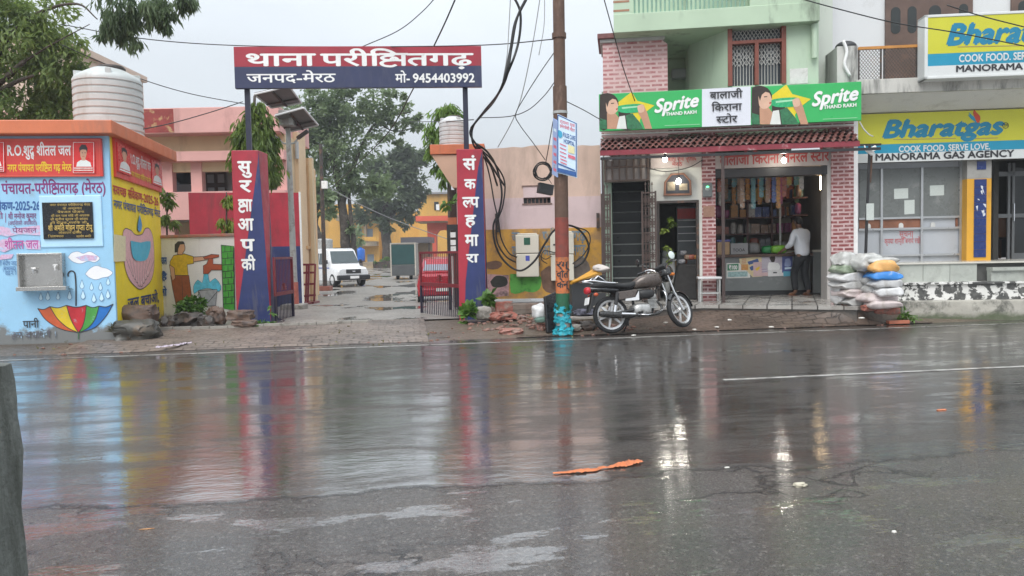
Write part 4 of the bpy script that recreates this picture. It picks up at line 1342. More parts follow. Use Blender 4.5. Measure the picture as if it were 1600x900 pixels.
P.px([(758, 411), (775, 407), (785, 412), (778, 420), (762, 420)], MATS['bare brown plaster'], 2)
for y, t_ in ((377, 'परीि{ksha}तगढ़'), (399, 'आपका है नगढ़')):
    P.text(t_, 848, y, 915, y - 14, mat('faded blue stencil', (.16, .22, .27), .7, .3, 10, (.6, .34, .06), .44, 9), .035)
    P.text('जल', 800, y, 812, y - 13, MATS['faded blue stencil'], .03)
P.put('paint_patches', cw)
part('post', MB().box(CW.x(774, 350, .05), CW.x(780, 350, .05), -.07, -.027, CW.z(776, 363), CW.z(776, 334)), IRON, cw, CW)
part('post', MB().box(CW.x(932, 350, .05), CW.x(937, 350, .05), -.07, -.027, CW.z(935, 357), CW.z(935, 333)), IRON, cw, CW)
# masonry ledge at its foot
led = [ground(752, 497, .12), ground(895, 484, .12), ground(1000, 484, .12)]
# orange canopy on the gatehouse
gh = thing('gatehouse_canopy', 'orange concrete canopy with a slanting peach underside behind the navy pillar', 'canopy', frp(Vector((at(700, 400, 17).x, 17.2, 0))))
cf = fr2(672, 17.2, 760, 17.2)
c2 = lambda a, b: cf.hit(a, b)
zf = cf.z(700, 241)
part('fascia', MB().box(c2(672, 230)[0], c2(757, 230)[0], -.04, 3, zf, c2(690, 226)[1]), ORNG, gh, cf, bevel=.01)
part('soffit', MB().prism([c2(674, 242), c2(757, 242), c2(757, 293), c2(707, 293)], 0, 2.9), mat('peach soffit', (.60, .38, .27), .7, .08, 1, (.42, .28, .2), .38, 1.5, True), gh, cf)
part('wall', MB().box(c2(712, 300)[0], c2(757, 300)[0], .2, 2.8, -.1, c2(712, 293)[1] - .002), FPK, gh, cf)
part('bracket', MB().box(c2(697, 300)[0], c2(711, 300)[0], .3, 1.2, c2(700, 350)[1], c2(700, 339)[1]), ORNG, gh, cf)
part('rusted_column', MB().box(c2(700, 300)[0], c2(711.5, 300)[0], .5, 1.0, -.05, c2(700, 294)[1]), mat('rusted column', (.06, .04, .035), .8, .4, 4), gh, cf)
q = at(709, 224, 18.6)
tank('water_tank', 'small grey plastic water tank standing on the orange gatehouse canopy', (q.x, 18.6, c2(690, 226)[1] - .01), .345, .86, mat('grey tank plastic', (.52, .53, .53), .45, .06, 3, (.3, .3, .28), .4, 3, True), 7)
# black and white striped barrier post behind the open gate leaf
b = at(706, 470, 16.9)
sb = thing('barrier_post', 'black steel barrier post with white stripes behind the open gate leaf', 'barrier', frp(Vector((b.x, 16.9, .0))))
hz = at(706, 351, 16.9).z
part('frame', MB().box(-.07, .0, -.05, .05, 0, hz).box(.001, .22, -.05, .05, hz - .12, hz).box(.12, .22, -.045, .045, .02, hz - .121), BLACK, sb)
mb = MB()
for py in (365, 377, 387): mb.box(.001, .119, -.03, .03, at(706, py + 6, 16.9).z, at(706, py - 2, 16.9).z)
mb.box(.02, .05, -.03, .03, .1, at(706, 400, 16.9).z)
part('stripes', mb, WHITE, sb)

# ---------------------------------------------------------------- electricity pole with its things
pb = ground(880, 522, .02)
PY = pb.y
tp = at(872, -60, PY)
ep = thing('electric_pole', 'rusty steel electricity pole with red, orange and green bands at the foot', 'utility pole', frp(pb))
RUST = mat('rusted steel', (.11, .062, .042), .7, .25, 5, (.20, .13, .10), .56, 4, True, bmp=.4)
def pz2(py): return at(875, py, PY).z
def pc2(z):
    k = (z - pb.z) / (tp.z - pb.z)
    return _lerp(pb.x, tp.x, k), PY, z
zs = [(-.3, pz2(490), M_CONC), (pz2(490), pz2(458), mat('green band', (.015, .10, .045), .5, .2, 6, (.06, .05, .04), .42, 8)), (pz2(458), pz2(402), mat('orange band', (.52, .15, .045), .55, .2, 6, (.20, .10, .06), .45, 9)), (pz2(402), pz2(340), mat('red oxide band', (.22, .045, .03), .55, .15, 6, (.12, .05, .04), .42, 6)), (pz2(340), pz2(135), RUST), (pz2(135), tp.z, RUST)]
for k, (a, b, m) in enumerate(zs):
    rr = .112 if k < 5 else .094
    part(('foot', 'green_band', 'orange_band', 'red_band', 'shaft', 'upper_shaft')[k], MB().cyl(pc2(a), pc2(b - .001), rr, n=22), m, ep, ID, smooth=40)
part('collar', MB().cyl(pc2(pz2(60)), pc2(pz2(52)), .115, n=22), RUST, ep, ID, smooth=40)
for py in (178, 262): part('clamp', MB().cyl(pc2(pz2(py)), pc2(pz2(py - 4)), .120, n=22), GALV, ep, ID, smooth=40)
# stencilled letters wrapped on the orange band
for py, s in ((408, 'राम'), (421, 'जल'), (433, 'जय'), (446, 'हर')):
    x, y, z = pc2(pz2(py))
    pass
sten = Fr((pc2(pz2(430))[0] - 0, PY - .1135), 0)
P = Paint(sten, .0)
for py, s in ((419, 'रम्'), (434, 'वोत'), (450, 'केन्')):
    k0 = len(P.mb.v)
    P.text(s, 870, py, 888, py - 10, INK, .03)
P.mb.v = [(x, .1145 - math.sqrt(max(1e-5, .1155 ** 2 - min(x, .1150) ** 2 if abs(x) < .115 else 1e-5)) - (-y) * 0 + y * .5, z) for x, y, z in P.mb.v]
P.put('stencil', ep)
# hospital banners tied to it
def flex(label, pts, Y, front, m=None):
    q = [at(*p, Y[i]) for i, p in enumerate(pts)]
    n = (q[1] - q[0]).cross(q[3] - q[0]).normalized()
    if n.y > 0: n = -n
    ang = math.atan2(q[1].y - q[0].y, q[1].x - q[0].x)
    f = Fr(q[3], ang, 0)
    return q, f
hx = fr2(871, PY - .13, 901, PY - .32)
bn = thing('hospital_banner', 'pale blue hospital banner tied to the electricity pole, facing the road', 'banner', Fr(hx.m.translation, math.atan2(hx.m[1][0], hx.m[0][0]), hx.z(880, 278)))
PALE = mat('banner pale blue', (.60, .74, .86), .4, .05, 3)
P4 = [hx.hit(*p) for p in ((871, 178), (901, 192), (901, 278), (871, 270))]
part('panel', MB().prism(P4, 0, .02), PALE, bn, hx)
P = Paint(hx, .001)
P.outline([(871.7, 179.8), (900.3, 193), (900.3, 276.5), (871.7, 269)], .018, SIGNBLUE)
PK = mat('banner pink print', (.66, .16, .22), .4, .15, 20)
def brow(x0, x1, y, h, m, t=None):
    sl = .42
    o = (x0 - 871) * sl
    if t: P.text(t, x0, y + o * .9, x1, y + o * .9 - h, m, .02, cap=.66, rise=-.40)
    else: P.px([(x0, y + o), (x1, y + (x1 - 871) * sl), (x1, y + h + (x1 - 871) * sl), (x0, y + h + o)], m)
brow(875, 898, 190, 4.5, PK, 'ट्रामा एवं')
brow(875, 898, 197, 4.5, PK, 'इमरजेंसी सेंटर')
brow(880, 899, 210, 6.5, SIGNBLUE, 'PULSE CARE')
brow(881, 898, 219, 6, SIGNBLUE, 'HOSPITAL')
P.px([(873, 203), (878, 206), (879, 213), (875, 216), (872.5, 211)], mat('banner logo blue', (.05, .35, .55), .4), 2)
for y in (222, 228, 234, 240): brow(875, 885, y, 1.6, PK)
P.px([(888, 226), (898, 230), (898, 241), (888, 238)], mat('banner cream', (.75, .70, .40), .4))
P.px([(888, 241), (899, 245), (899, 250), (888, 246)], PK)
for y in (245, 250): brow(876, 886, y, 1.8, PK)
brow(873, 899, 254, 2.2, SIGNBLUE)
P.px([(872, 262), (900, 269), (900, 276), (872, 268)], SIGNBLUE)
P.put('print', bn)
hx2 = fr2(862.5, PY + .10, 871, PY - .10)
bn2 = thing('hospital_banner', 'hospital banner seen almost edge-on, tied to the left side of the electricity pole', 'banner', Fr(hx2.m.translation, math.atan2(hx2.m[1][0], hx2.m[0][0]), hx2.z(866, 277)))
part('panel', MB().prism([hx2.hit(*p) for p in ((864, 184), (870.3, 189), (870.3, 277), (862.5, 272))], 0, .02), mat('banner blue', (.32, .42, .66), .45, .1, 6), bn2, hx2)
P = Paint(hx2, .001)
for y in (200, 214, 226, 238, 250, 262): P.px([(865, y), (869.4, y + 2), (869.4, y + 7), (865, y + 4)], PK if y % 4 else PALE)
P.put('print', bn2)
# turquoise rags knotted round the foot
rg = MB()
NA, NZ = 40, 26
for j in range(NZ + 1):
    z = _lerp(.02, pz2(474), j / NZ)
    c = pc2(z)
    for k in range(NA):
        a = 2 * PI * k / NA
        p = Vector((math.cos(a) * 1.6, math.sin(a) * 1.6, z * 9))
        rr = .120 + .055 * abs(noise.noise(p * 1.5)) + .022 * noise.noise(p * 4) + (.03 if j < 5 else 0)
        rg.v.append((c[0] + rr * math.cos(a), c[1] + rr * math.sin(a), z + .03 * noise.noise(p * 2.2)))
for j in range(NZ):
    for k in range(NA):
        a = 2 * PI * (k + .5) / NA
        if noise.noise(Vector((math.cos(a) * 1.2, math.sin(a) * 1.2 + 4, j * .34))) > -.02 - (.25 if j < 6 else 0) - (.12 if 10 < j < 17 else 0):
            rg.f.append((j * NA + k, j * NA + (k + 1) % NA, (j + 1) * NA + (k + 1) % NA, (j + 1) * NA + k))
            rg.mi.append(0)
solo('turquoise_rag', 'turquoise plastic rags knotted round the foot of the electricity pole', 'rag', rg, mat('turquoise plastic', (.02, .34, .42), .4, .25, 12, (.01, .18, .24), .42, 14), ID, smooth=50)

# ---------------------------------------------------------------- meter boxes and hanging gear on the wall
MBOX = mat('cream meter plastic', (.66, .62, .52), .4, .04, 2, (.45, .42, .35), .33, 4)
def meter(label, x0, y0, x1, y1, win):
    fy = .04
    a, b = CW.hit(x0, y1, fy + .16), CW.hit(x1, y0, fy + .16)
    t = thing('meter_box', label, 'meter box', Fr(CW.m @ Vector(((a[0] + b[0]) / 2, 0, 0)), math.atan2(CW.m[1][0], CW.m[0][0]), a[1]))
    zs_ = _lerp(a[1], b[1], .54)
    part('lower_door', MB().box(a[0], b[0], -fy - .16, -fy, a[1], zs_ - .008), MBOX, t, CW, bevel=.018)
    u = part('upper_door', MB().box(a[0] - .005, b[0] + .005, -fy - .165, -fy, zs_ + .002, b[1] - .03).box(a[0] + .03, b[0] - .03, -fy - .15, -fy, b[1] - .029, b[1]), MBOX, t, CW, bevel=.018)
    part('backing', MB().box(a[0] + .03, b[0] - .03, -fy + .001, -.0255, a[1] + .05, b[1] - .05), IRON, t, CW)
    w_ = b[0] - a[0]
    if win:
        part('window', MB().box(a[0] + w_ * .36, a[0] + w_ * .64, -fy - .170, -fy - .1655, _lerp(zs_, b[1], .42), _lerp(zs_, b[1], .78)), mat('green display', (.02, .10, .06), .2, .2, 20), u, CW)
        part('sticker', MB().box(a[0] + w_ * .42, a[0] + w_ * .6, -fy - .163, -fy - .1605, _lerp(a[1], zs_, .68), _lerp(a[1], zs_, .9)), mat('blue sticker', (.06, .08, .42), .4), t, CW)
    else:
        part('keyhole', MB().box(a[0] + w_ * .12, a[0] + w_ * .24, -fy - .170, -fy - .1655, _lerp(zs_, b[1], .38), _lerp(zs_, b[1], .45)), BLACK, u, CW)
    part('latch', MB().box(b[0] + .006, b[0] + .022, -fy - .12, -fy - .06, _lerp(a[1], zs_, .45), _lerp(a[1], zs_, .62)), IRON, t, CW)
meter('cream plastic meter box with a green display window on the ochre wall', 807, 364, 841, 433, True)
meter('cream plastic meter box partly hidden behind the electricity pole', 861, 361, 896, 439, False)
def wire(name, label, pts, r, m=CABLE, cat='cable', k=7, group=None, n=6):
    P_ = [at(*p) for p in pts]
    return solo(name, label, cat, MB().tube(curve2([tuple(p) for p in P_], k), r, n), m, ID, group, smooth=True)
bx_ = fr2(841, 14.6, 867, 14.7)
b = bx_.hit(853, 305)
jb = thing('black_box', 'small black box hanging from wires left of the electricity pole', 'box', Fr(bx_.m @ Vector((b[0], 0, 0)), .1, b[1]))
part('case', MB().obox(bx_.m @ Matrix.Translation((bx_.x(853.5, 295), .05, bx_.z(853, 295))) @ Matrix.Rotation(.18, 4, 'Y'), .30, .12, .20), BLACK, jb, ID, bevel=.012)
part('strap', MB().tube([at(849, 283, 14.65), at(850, 277, 14.65), at(858, 281, 14.66), at(862, 287, 14.66)], .006, 6), CABLE, jb, ID)
mb = MB()
c = at(848, 268, 14.6)
for k in range(7):
    a0 = r.uniform(0, 6)
    rr = .155 + .022 * r.uniform(-1, 1)
    mb.tube([(c.x + (rr + .012 * math.sin(3 * t_ + a0)) * math.cos(t_), c.y + .02 * math.sin(2 * t_ + k) - .012 * k, c.z + rr * math.sin(t_) * 1.0) for t_ in [2 * PI * j / 28 for j in range(29)]], .010, 6)
solo('cable_coil', 'coil of spare black cable hanging left of the hospital banners', 'cable coil', mb, CABLE, ID, smooth=True)

# ---------------------------------------------------------------- grocery shop house (green)
S = fr2(935, 15.2, 1346, 14.5)
SA = math.atan2(S.m[1][0], S.m[0][0])
FZ = .33
S0 = Fr(S.m.translation, SA, 0)
GREEN = mat('pale green plaster', (.46, .58, .44), .7, .07, .8, (.29, .36, .28), .40, 1.4, True)
GREEN2 = mat('pale green parapet', (.45, .57, .42), .7, .08, .8, (.10, .12, .09), .40, 1.6, True)
BRK = brick('painted brick pillar', (.24, .04, .045), (.17, .032, .035), (.58, .44, .43), .215, .075, .018, (.3, .12, .11))
BRKP = brick('pink painted brick', (.36, .10, .11), (.48, .20, .20), (.64, .45, .44), .24, .085, .024, (.62, .42, .41))
sx = lambda px, d=0, py=300: S.x(px, py, d)
sz = lambda px, py, d=0: S.z(px, py, d)
shop = thing('shop_house', 'pale green two storey house with the grocery shop on its ground floor', 'building', S0)
PD = -.38                                   # pillar face sits behind the sign
z_aw = sz(1130, 213, PD)                    # level where the awning meets the wall
p0, p1 = sx(1097, PD), sx(1118, PD)
q0, q1 = sx(1299, PD), sx(1334, PD)
part('brick_pillar', MB().box(p0, p1, -PD, -PD + .5, FZ - .3, z_aw + .3), BRK, shop, S)
part('brick_pillar', MB().box(q0, q1, -PD, -PD + .5, FZ - .3, z_aw + .3), BRK, shop, S)
part('pillar_trim', MB().box(q1 + .001, q1 + .09, -PD + .05, -PD + .5, FZ - .3, z_aw + .3), WHITE, shop, S)
part('pillar_trim', MB().box(q0 - .07, q0 - .001, -PD + .03, -PD + .5, FZ - .2, z_aw), mat('dim trim', (.42, .40, .38), .5, .1), shop, S)
# wall band above openings, with doorway and stair
xg = sx(938, PD)
xd0, xd1 = sx(1026, PD), sx(1092, PD)
xs0, xs1 = sx(957, PD), sx(1004, PD)
CREAMW = mat('shop white wall', (.60, .60, .55), .65, .06, 2, (.4, .38, .33), .38, 2)
z_d = sz(1060, 313, PD)
z_s = sz(980, 283, PD)
mb = MB().box(xd0 - .12, xd0, -PD + .03, -PD + .25, FZ, z_d).box(xd1, p0 - .001, -PD + .03, -PD + .25, FZ, z_d).box(xd0 - .12, p0 - .001, -PD + .03, -PD + .25, z_d + .001, z_aw)
part('door_wall', mb, CREAMW, shop, S)
part('door_frame', MB().box(xd0, xd0 + .05, -PD + .01, -PD + .2, FZ, z_d - .05).box(xd1 - .05, xd1, -PD + .01, -PD + .2, FZ, z_d - .05).box(xd0, xd1, -PD + .01, -PD + .2, z_d - .049, z_d - .001), IRON, shop, S)
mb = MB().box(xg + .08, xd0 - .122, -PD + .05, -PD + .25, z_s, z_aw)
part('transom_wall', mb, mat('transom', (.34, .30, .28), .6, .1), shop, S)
mb, mg = MB(), MB()
for i in range(7):
    x = _lerp(xg + .1, xd0 - .16, i / 6)
    mb.box(x - .018, x + .018, -PD, -PD + .048, z_s + .03, z_aw - .03)
for zz in (z_s, _lerp(z_s, z_aw, .33), _lerp(z_s, z_aw, .72)):
    mb.box(xg + .08, xd0 - .14, -PD + .003, -PD + .047, zz, zz + .035)
part('transom_grid', mb, mat('brown bar', (.11, .075, .06), .5, .2), shop, S)
# interiors: stair shaft, side room, shop room
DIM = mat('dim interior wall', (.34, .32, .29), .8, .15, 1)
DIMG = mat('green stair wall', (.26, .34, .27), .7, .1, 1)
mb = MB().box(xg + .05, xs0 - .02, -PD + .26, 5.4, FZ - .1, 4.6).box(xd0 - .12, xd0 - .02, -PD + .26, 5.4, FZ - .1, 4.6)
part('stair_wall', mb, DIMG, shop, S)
mb = MB()
for i in range(15):
    z = FZ + .235 * (i + 1)
    y = -PD + .32 + .16 * i
    mb.box(xs0 - .019, xd0 - .121, y, y + 2.0 if i < 14 else y + 2.5, z - .235 + .0, z - .024)
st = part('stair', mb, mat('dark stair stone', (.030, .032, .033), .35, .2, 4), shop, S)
mb = MB()
for i in range(15):
    z = FZ + .235 * (i + 1)
    y = -PD + .32 + .16 * i
    mb.box(xs0 - .018, xd0 - .122, y - .03, y + .17, z - .0235, z)
part('nosing', mb, mat('stair nosing', (.24, .25, .24), .3, .1), st, S)
zc = 3.05
mb = MB()
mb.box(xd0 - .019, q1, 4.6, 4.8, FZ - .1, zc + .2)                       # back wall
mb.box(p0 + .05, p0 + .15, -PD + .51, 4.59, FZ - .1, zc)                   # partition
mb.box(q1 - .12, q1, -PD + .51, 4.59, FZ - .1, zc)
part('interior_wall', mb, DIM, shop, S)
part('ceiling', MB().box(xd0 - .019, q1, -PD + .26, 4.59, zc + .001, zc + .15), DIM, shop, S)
part('shutter_box', MB().box(p1 + .001, q0 - .071, -PD + .02, -PD + .35, sz(1200, 275, PD), sz(1200, 262, PD)), mat('shutter box', (.035, .032, .033), .5, .2), shop, S)
# upper storey
GD = -.14
zU = z_aw + .85
xa = [sx(a, GD, 100) for a in (1043, 1076, 1138, 1227, 1279)]
zwt, zwb = sz(1180, 36, GD), sz(1180, 133, GD)
xc = sx(1077, -1.15, 100)
mb = MB().box(xa[3], xa[4], -GD, -GD + .25, zU, 9).box(xa[2], xa[3], -GD, -GD + .25, zwt, 9).box(xa[2], xa[3], -GD, -GD + .25, zU, zwb)
for z0_, z1_ in ((zU, 9),): mb.hexa([(xc, 1.15, z0_), (xa[2] - .001, .14, z0_), (xa[2] - .001, .39, z0_), (xc + .1, 1.35, z0_)], [(xc, 1.15, z1_), (xa[2] - .001, .14, z1_), (xa[2] - .001, .39, z1_), (xc + .1, 1.35, z1_)])
mb.box(xc + .002, xc + .2, 1.36, 2.24, zU, 9).box(sx(958, 0) + .05, xc + .2, 2.25, 2.5, zU, 9)
mb.box(sx(958, 0) + .05, xa[4], 2.51, 4.8, zc + .21, 9)
part('upper_wall', mb, GREEN, shop, S)
part('lower_wall', MB().box(xg + .05, q1 + .05, -PD + .26, 2.2, z_aw + .01, zU - .001), GREEN, shop, S)
wn = part('window', MB().box(xa[2], xa[3], -GD + .15, -GD + .2, zwb, zwt), glassmat('window dark', (.05, .06, .07), .15), shop, S)
FRB = mat('red brown frame', (.20, .055, .035), .5, .15, 5)
mb = MB().box(xa[2] - .01, xa[2] + .07, -GD - .04, -GD + .1, zwb, zwt).box(xa[3] - .07, xa[3] + .01, -GD - .04, -GD + .1, zwb, zwt).box(xa[2] + .071, xa[3] - .071, -GD - .04, -GD + .1, zwt - .09, zwt)
xm = (xa[2] + xa[3]) / 2
ztr = _lerp(zwb, zwt, .70)
mb.box(xa[2] + .071, xa[3] - .071, -GD - .035, -GD + .1, ztr - .03, ztr + .03).box(xm - .035, xm + .035, -GD - .033, -GD + .1, zwb, ztr - .031)
part('frame', mb, FRB, wn, S)
mb = MB()
W, Hh = xa[3] - xa[2] - .14, zwt - zwb - .09
GRL = mat('grille paint', (.48, .48, .46), .5, .1)
n = 13
for i in range(-14, 15):
    for s in (1, -1):
        # diamonds in the top light and upper two thirds of the sashes
        pts = []
        x0_ = xa[2] + .07 + W * (i / n)
        za_, zb_ = zwb + Hh * .36, zwt - .09
        run = (zb_ - za_) * .62
        a_, b_ = (x0_, za_), (x0_ + run, zb_)
        if s < 0: a_, b_ = (x0_ + run, za_), (x0_, zb_)
        lo, hi = xa[2] + .07, xa[3] - .07
        t0, t1 = 0, 1
        dx = b_[0] - a_[0]
        ta, tb = (lo - a_[0]) / dx, (hi - a_[0]) / dx
        if ta > tb: ta, tb = tb, ta
        t0, t1 = max(0, ta), min(1, tb)
        if t1 - t0 < .05: continue
        mb.cyl((a_[0] + dx * t0, -GD + .11 + .004 * s, _lerp(a_[1], b_[1], t0)), (a_[0] + dx * t1, -GD + .11 + .004 * s, _lerp(a_[1], b_[1], t1)), .007, n=5)
for i in range(1, 16):
    x = xa[2] + .07 + W * i / 16
    mb.cyl((x, -GD + .125, zwb), (x, -GD + .125, zwb + Hh * .72), .008, n=5)
part('grille', mb, GRL, wn, S)
part('pasted_sheet', MB().box(sx(1234, GD, 118), sx(1262, GD, 118), -GD - .008, -GD - .002, sz(1248, 131, GD), sz(1248, 107, GD)), mat('crumpled paper', (.66, .66, .63), .7, .12, 6, (.45, .44, .4), .42, 7), shop, S)
em = part('meter', MB().box(sx(1050, -2.0, 115), sx(1073, -2.0, 115), 2.0, 2.2, sz(1060, 122, -2.0), sz(1060, 107, -2.0)), mat('grey pvc', (.40, .41, .42), .4), shop, S, bevel=.01)
# balcony slab and parapet with railing
bd0, bd1 = sx(959, .1, 50), sx(1281, .1, 50)
zs0, zs1 = sz(1000, 49, .1), sz(1000, 20, .1)
part('balcony_slab', MB().box(bd0, bd1, -.1, 2.24, zs0, zs1), GREEN2, shop, S, bevel=.01)
mb = MB().box(bd0, sx(985, .1, 15), -.08, .3, zs1 + .001, zs1 + 1.1)
pr_ = part('parapet_pier', mb, GREEN, shop, S)
mb = MB()
for k in range(6): mb.box(bd0 - .004, sx(985, .1, 15) - .02, -.084, -.0805, zs1 + .05 + k * .17, zs1 + .09 + k * .17)
part('stripe', mb, mat('brown stripe', (.32, .17, .10), .6, .2), pr_, S)
mb = MB()
xr0, xr1 = sx(985, .1, 15), sx(1172, .1, 15)
nb = 27
for i in range(1, nb): 
    x = _lerp(xr0, xr1, i / nb)
    mb.tube([(x, .02, zs1), (x, .02, zs1 + .5), (x, .02, zs1 + .95)], [.016, .022, .016], 6)
mb.box(xr0, xr1, -.02, .06, zs1 + .95, zs1 + 1.03)
part('railing', mb, mat('railing green', (.22, .36, .28), .5, .2, 4), shop, S)
part('parapet', MB().box(xr1, bd1, -.085, .15, zs1 + .001, zs1 + 1.1), GREEN2, shop, S)
part('drainpipe', MB().cyl((sx(1273, GD + .1, 80), -GD - .08, zU + .5), (sx(1273, GD + .1, 80), -GD - .08, zs0 - .01), .055, n=10), GREEN, shop, S, smooth=40)
# pink brick box above the left end, with its cap
xb0, xb1 = sx(942, PD, 100), sx(1043, PD, 100)
zb0, zb1 = z_aw + .01, sz(980, 66, PD)
bm_ = [(xb0, zb0), (xb1, zb0), (xb1, zb1 - .08), (xb1 - .10, zb1), (xb0, zb1)]
part('brick_box', MB().prism(bm_, -PD - .01, 1.5), BRKP, shop, S)
mb = MB().box(xb0 - .05, xb1 - .05, -PD - .06, 1.5, zb1 + .001, zb1 + .07)
part('box_cornice', mb, mat('cornice grey', (.45, .44, .43), .6, .1), shop, S, bevel=.012)
part('box_cap', MB().box(xb0 - .10, xb1 - .03, -PD - .12, 1.5, zb1 + .071, zb1 + .17), mat('cap maroon', (.22, .09, .09), .7, .3, 4), shop, S, bevel=.01)
# bricks strip behind sign, awning of clay tiles
z_a1, z_a0 = sz(1130, 211, PD), sz(1130, 228, .20)
part('brick_band', MB().box(sx(941, PD), q1, -PD - .003, -PD + .02, z_a1 + .05, z_a1 + .75), BRK, shop, S)
part('conduit', MB().cyl((sx(941, -.33), .33, z_a1 + .09), (q1 + .02, .33, z_a1 + .09), .016, n=8), WHITE, shop, S)
TILE = mat('clay tile', (.17, .07, .06), .5, .4, 3.5, (.34, .28, .26), .54, 3.4, bmp=.3)
aw = MB()
xw0_, xw1_ = sx(939, .0), sx(1338, .0)
L = xw1_ - xw0_
nt_, rows = 40, 4
prof = []
def awz(t, i): return _lerp(z_a1, z_a0, t)
NX = nt_ * 6
for row in range(rows):
    t0, t1 = row / rows, (row + 1) / rows + .03
    base = len(aw.v)
    for j, t in enumerate((t0, t1)):
        for i in range(NX + 1):
            ph = (i / 6 + (.5 if row % 2 else 0)) * 2 * PI
            h = .016 * (1 + math.cos(ph)) + (.022 if j else 0)
            sag = .018 * noise.noise(Vector((i * .06, row * 2.1, 3)))
            yy = _lerp(.38, -.20, t)
            drop = .05 * max(0, math.cos(ph + PI)) if j else 0
            aw.v.append((xw0_ + L * i / NX, yy - h * .5 + 0, awz(t, i) + h + sag - drop * .4))
    for i in range(NX):
        aw.f.append((base + i, base + i + 1, base + NX + 1 + i + 1, base + NX + 1 + i))
        aw.mi.append(0)
part('tile_awning', aw, TILE, shop, S, fixn=False)
part('awning_slab', MB().hexa([(xw0_, .38, z_a1 - .10), (xw1_, .38, z_a1 - .10), (xw1_, .38, z_a1 - .012), (xw0_, .38, z_a1 - .012)], [(xw0_, -.19, z_a0 - .10), (xw1_, -.19, z_a0 - .10), (xw1_, -.19, z_a0 - .012), (xw0_, -.19, z_a0 - .012)]), mat('awning soffit', (.16, .10, .09), .7, .2), shop, S)
part('awning_fascia', MB().box(xw0_, xw1_, -.215, -.191, z_a0 - .10, z_a0 - .0), mat('fascia red', (.24, .03, .045), .5, .25, 4, (.45, .40, .38), .60, 4), shop, S)
za = z_a0 - .155
part('steel_beam', MB().box(sx(939, .2), sx(1375, .2), -.24, -.20, za - .03, za + .02), BLACK, shop, S)
xp = sx(1129, .15)
part('steel_post', MB().box(xp - .028, xp + .028, -.235, -.185, FZ - .12, za - .031), mat('brown post', (.055, .035, .032), .5, .2), shop, S)
xp = sx(942, .15)
part('steel_post', MB().box(xp - .02, xp + .02, -.235, -.195, FZ - .2, za - .031), mat('brown post', (.055, .035, .032)), shop, S)

# Sprite sign board
sg = thing('shop_sign', 'green and white shop board with lemon drink adverts above the tiled awning', 'sign board', Fr(S.m.translation, SA, sz(1130, 197)))
sxl, sxr = S.x(936, 170), S.x(1346, 160)
zS1, zS0 = (sz(936, 147) + sz(1345, 127.5)) / 2, (sz(937, 205) + sz(1346, 188)) / 2
SPG = mat('advert green', (.035, .42, .11), .35, .06, 2)
part('board', MB().box(sxl, sxr, 0, .09, zS0, zS1), SPG, sg, S, bevel=.006)
P = Paint(S, .0025)
def zz8(a, b): return 920 + a / 3.4614, b / 3.4614
def sp(pts, m, dx=0, dy=0, k=1.0, sm=0):
    P.px([zz8(57 + (a - 57) * k + dx, 600 + (b - 600) * k + dy) for a, b in pts], m, sm)
PANEL = mat('white advert panel', (.68, .70, .76), .4, .03)
P.px([zz8(612, 482), zz8(876, 467), zz8(876, 676), zz8(612, 686)], PANEL)
P.put('name_panel', sg)
P = Paint(S, .0025)
LEM = mat('lemon yellow', (.72, .58, .02), .4, .08)
HAIRB = mat('dark brown hair', (.030, .018, .014), .5, .2)
SKA = mat('advert skin', (.50, .27, .17), .4, .08, 6)
SKB = mat('advert skin light', (.66, .42, .30), .4, .08, 6)
JK = mat('jacket green', (.03, .16, .07), .4, .4, 14)
BOT = mat('bottle green', (.03, .40, .16), .25, .2, 10)
SHW = mat('white top', (.68, .70, .66), .4, .05)
for dx, dy, k in ((0, 0, 1.0), (822, -32, 1.08)):
    q = lambda pts, m, sm=0: sp(pts, m, dx, dy, k, sm)
    q([(150, 560), (232, 497), (262, 545), (355, 570), (300, 612), (275, 650), (285, 697), (250, 697), (180, 600)], LEM)
    q([(60, 512), (100, 503), (138, 515), (160, 548), (156, 580), (130, 560), (110, 600), (108, 650), (100, 697), (60, 697), (58, 600)], HAIRB, 2)
    q([(160, 596), (190, 590), (225, 610), (236, 660), (240, 697), (170, 697)], HAIRB, 2)
    q([(98, 612), (138, 606), (165, 640), (185, 697), (100, 697)], SKA)
    q([(92, 545), (112, 524), (134, 526), (150, 545), (160, 574), (156, 598), (136, 616), (112, 618), (96, 600)], SKB, 3)
    q([(90, 545), (106, 520), (134, 518), (150, 540), (128, 534), (110, 548), (100, 580)], HAIRB, 0)
    q([(120, 557), (136, 556), (137, 560), (121, 562)], HAIRB)
    q([(146, 588), (158, 584), (157, 592), (148, 595)], REDINK)
    q([(165, 630), (195, 625), (205, 697), (150, 697)], SHW)
    q([(200, 625), (235, 612), (275, 660), (296, 697), (210, 697)], JK)
    q([(60, 640), (95, 650), (100, 697), (60, 697)], JK)
    q([(262, 570), (296, 566), (316, 610), (342, 697), (304, 697), (284, 640), (268, 612)], SKA)
    q([(158, 574), (200, 566), (274, 562), (296, 572), (300, 596), (286, 606), (205, 612), (160, 602)], BOT, 2)
    q([(178, 580), (270, 572), (270, 580), (180, 590)], mat('bottle highlight paint', (.35, .68, .42), .3, .1))
    q([(262, 574), (288, 564), (300, 580), (298, 604), (270, 610)], SKB, 2)
    P.put('advert_picture', sg)
    P = Paint(S, .0025)
P = Paint(S, .012)
rise = .075
a, b = zz8(352, 610), zz8(590, 575)
P.text('Sprite', a[0], a[1], b[0], a[1] - 19, WHITE, .035, cap=.66, shear=.25, rise=.11)
a, b = zz8(416, 627), zz8(584, 620)
P.text('THAND RAKH', a[0], a[1], b[0], a[1] - 5.2, WHITE, .03, cap=.68, rise=.035)
a, b = zz8(1203, 575), zz8(1452, 560)
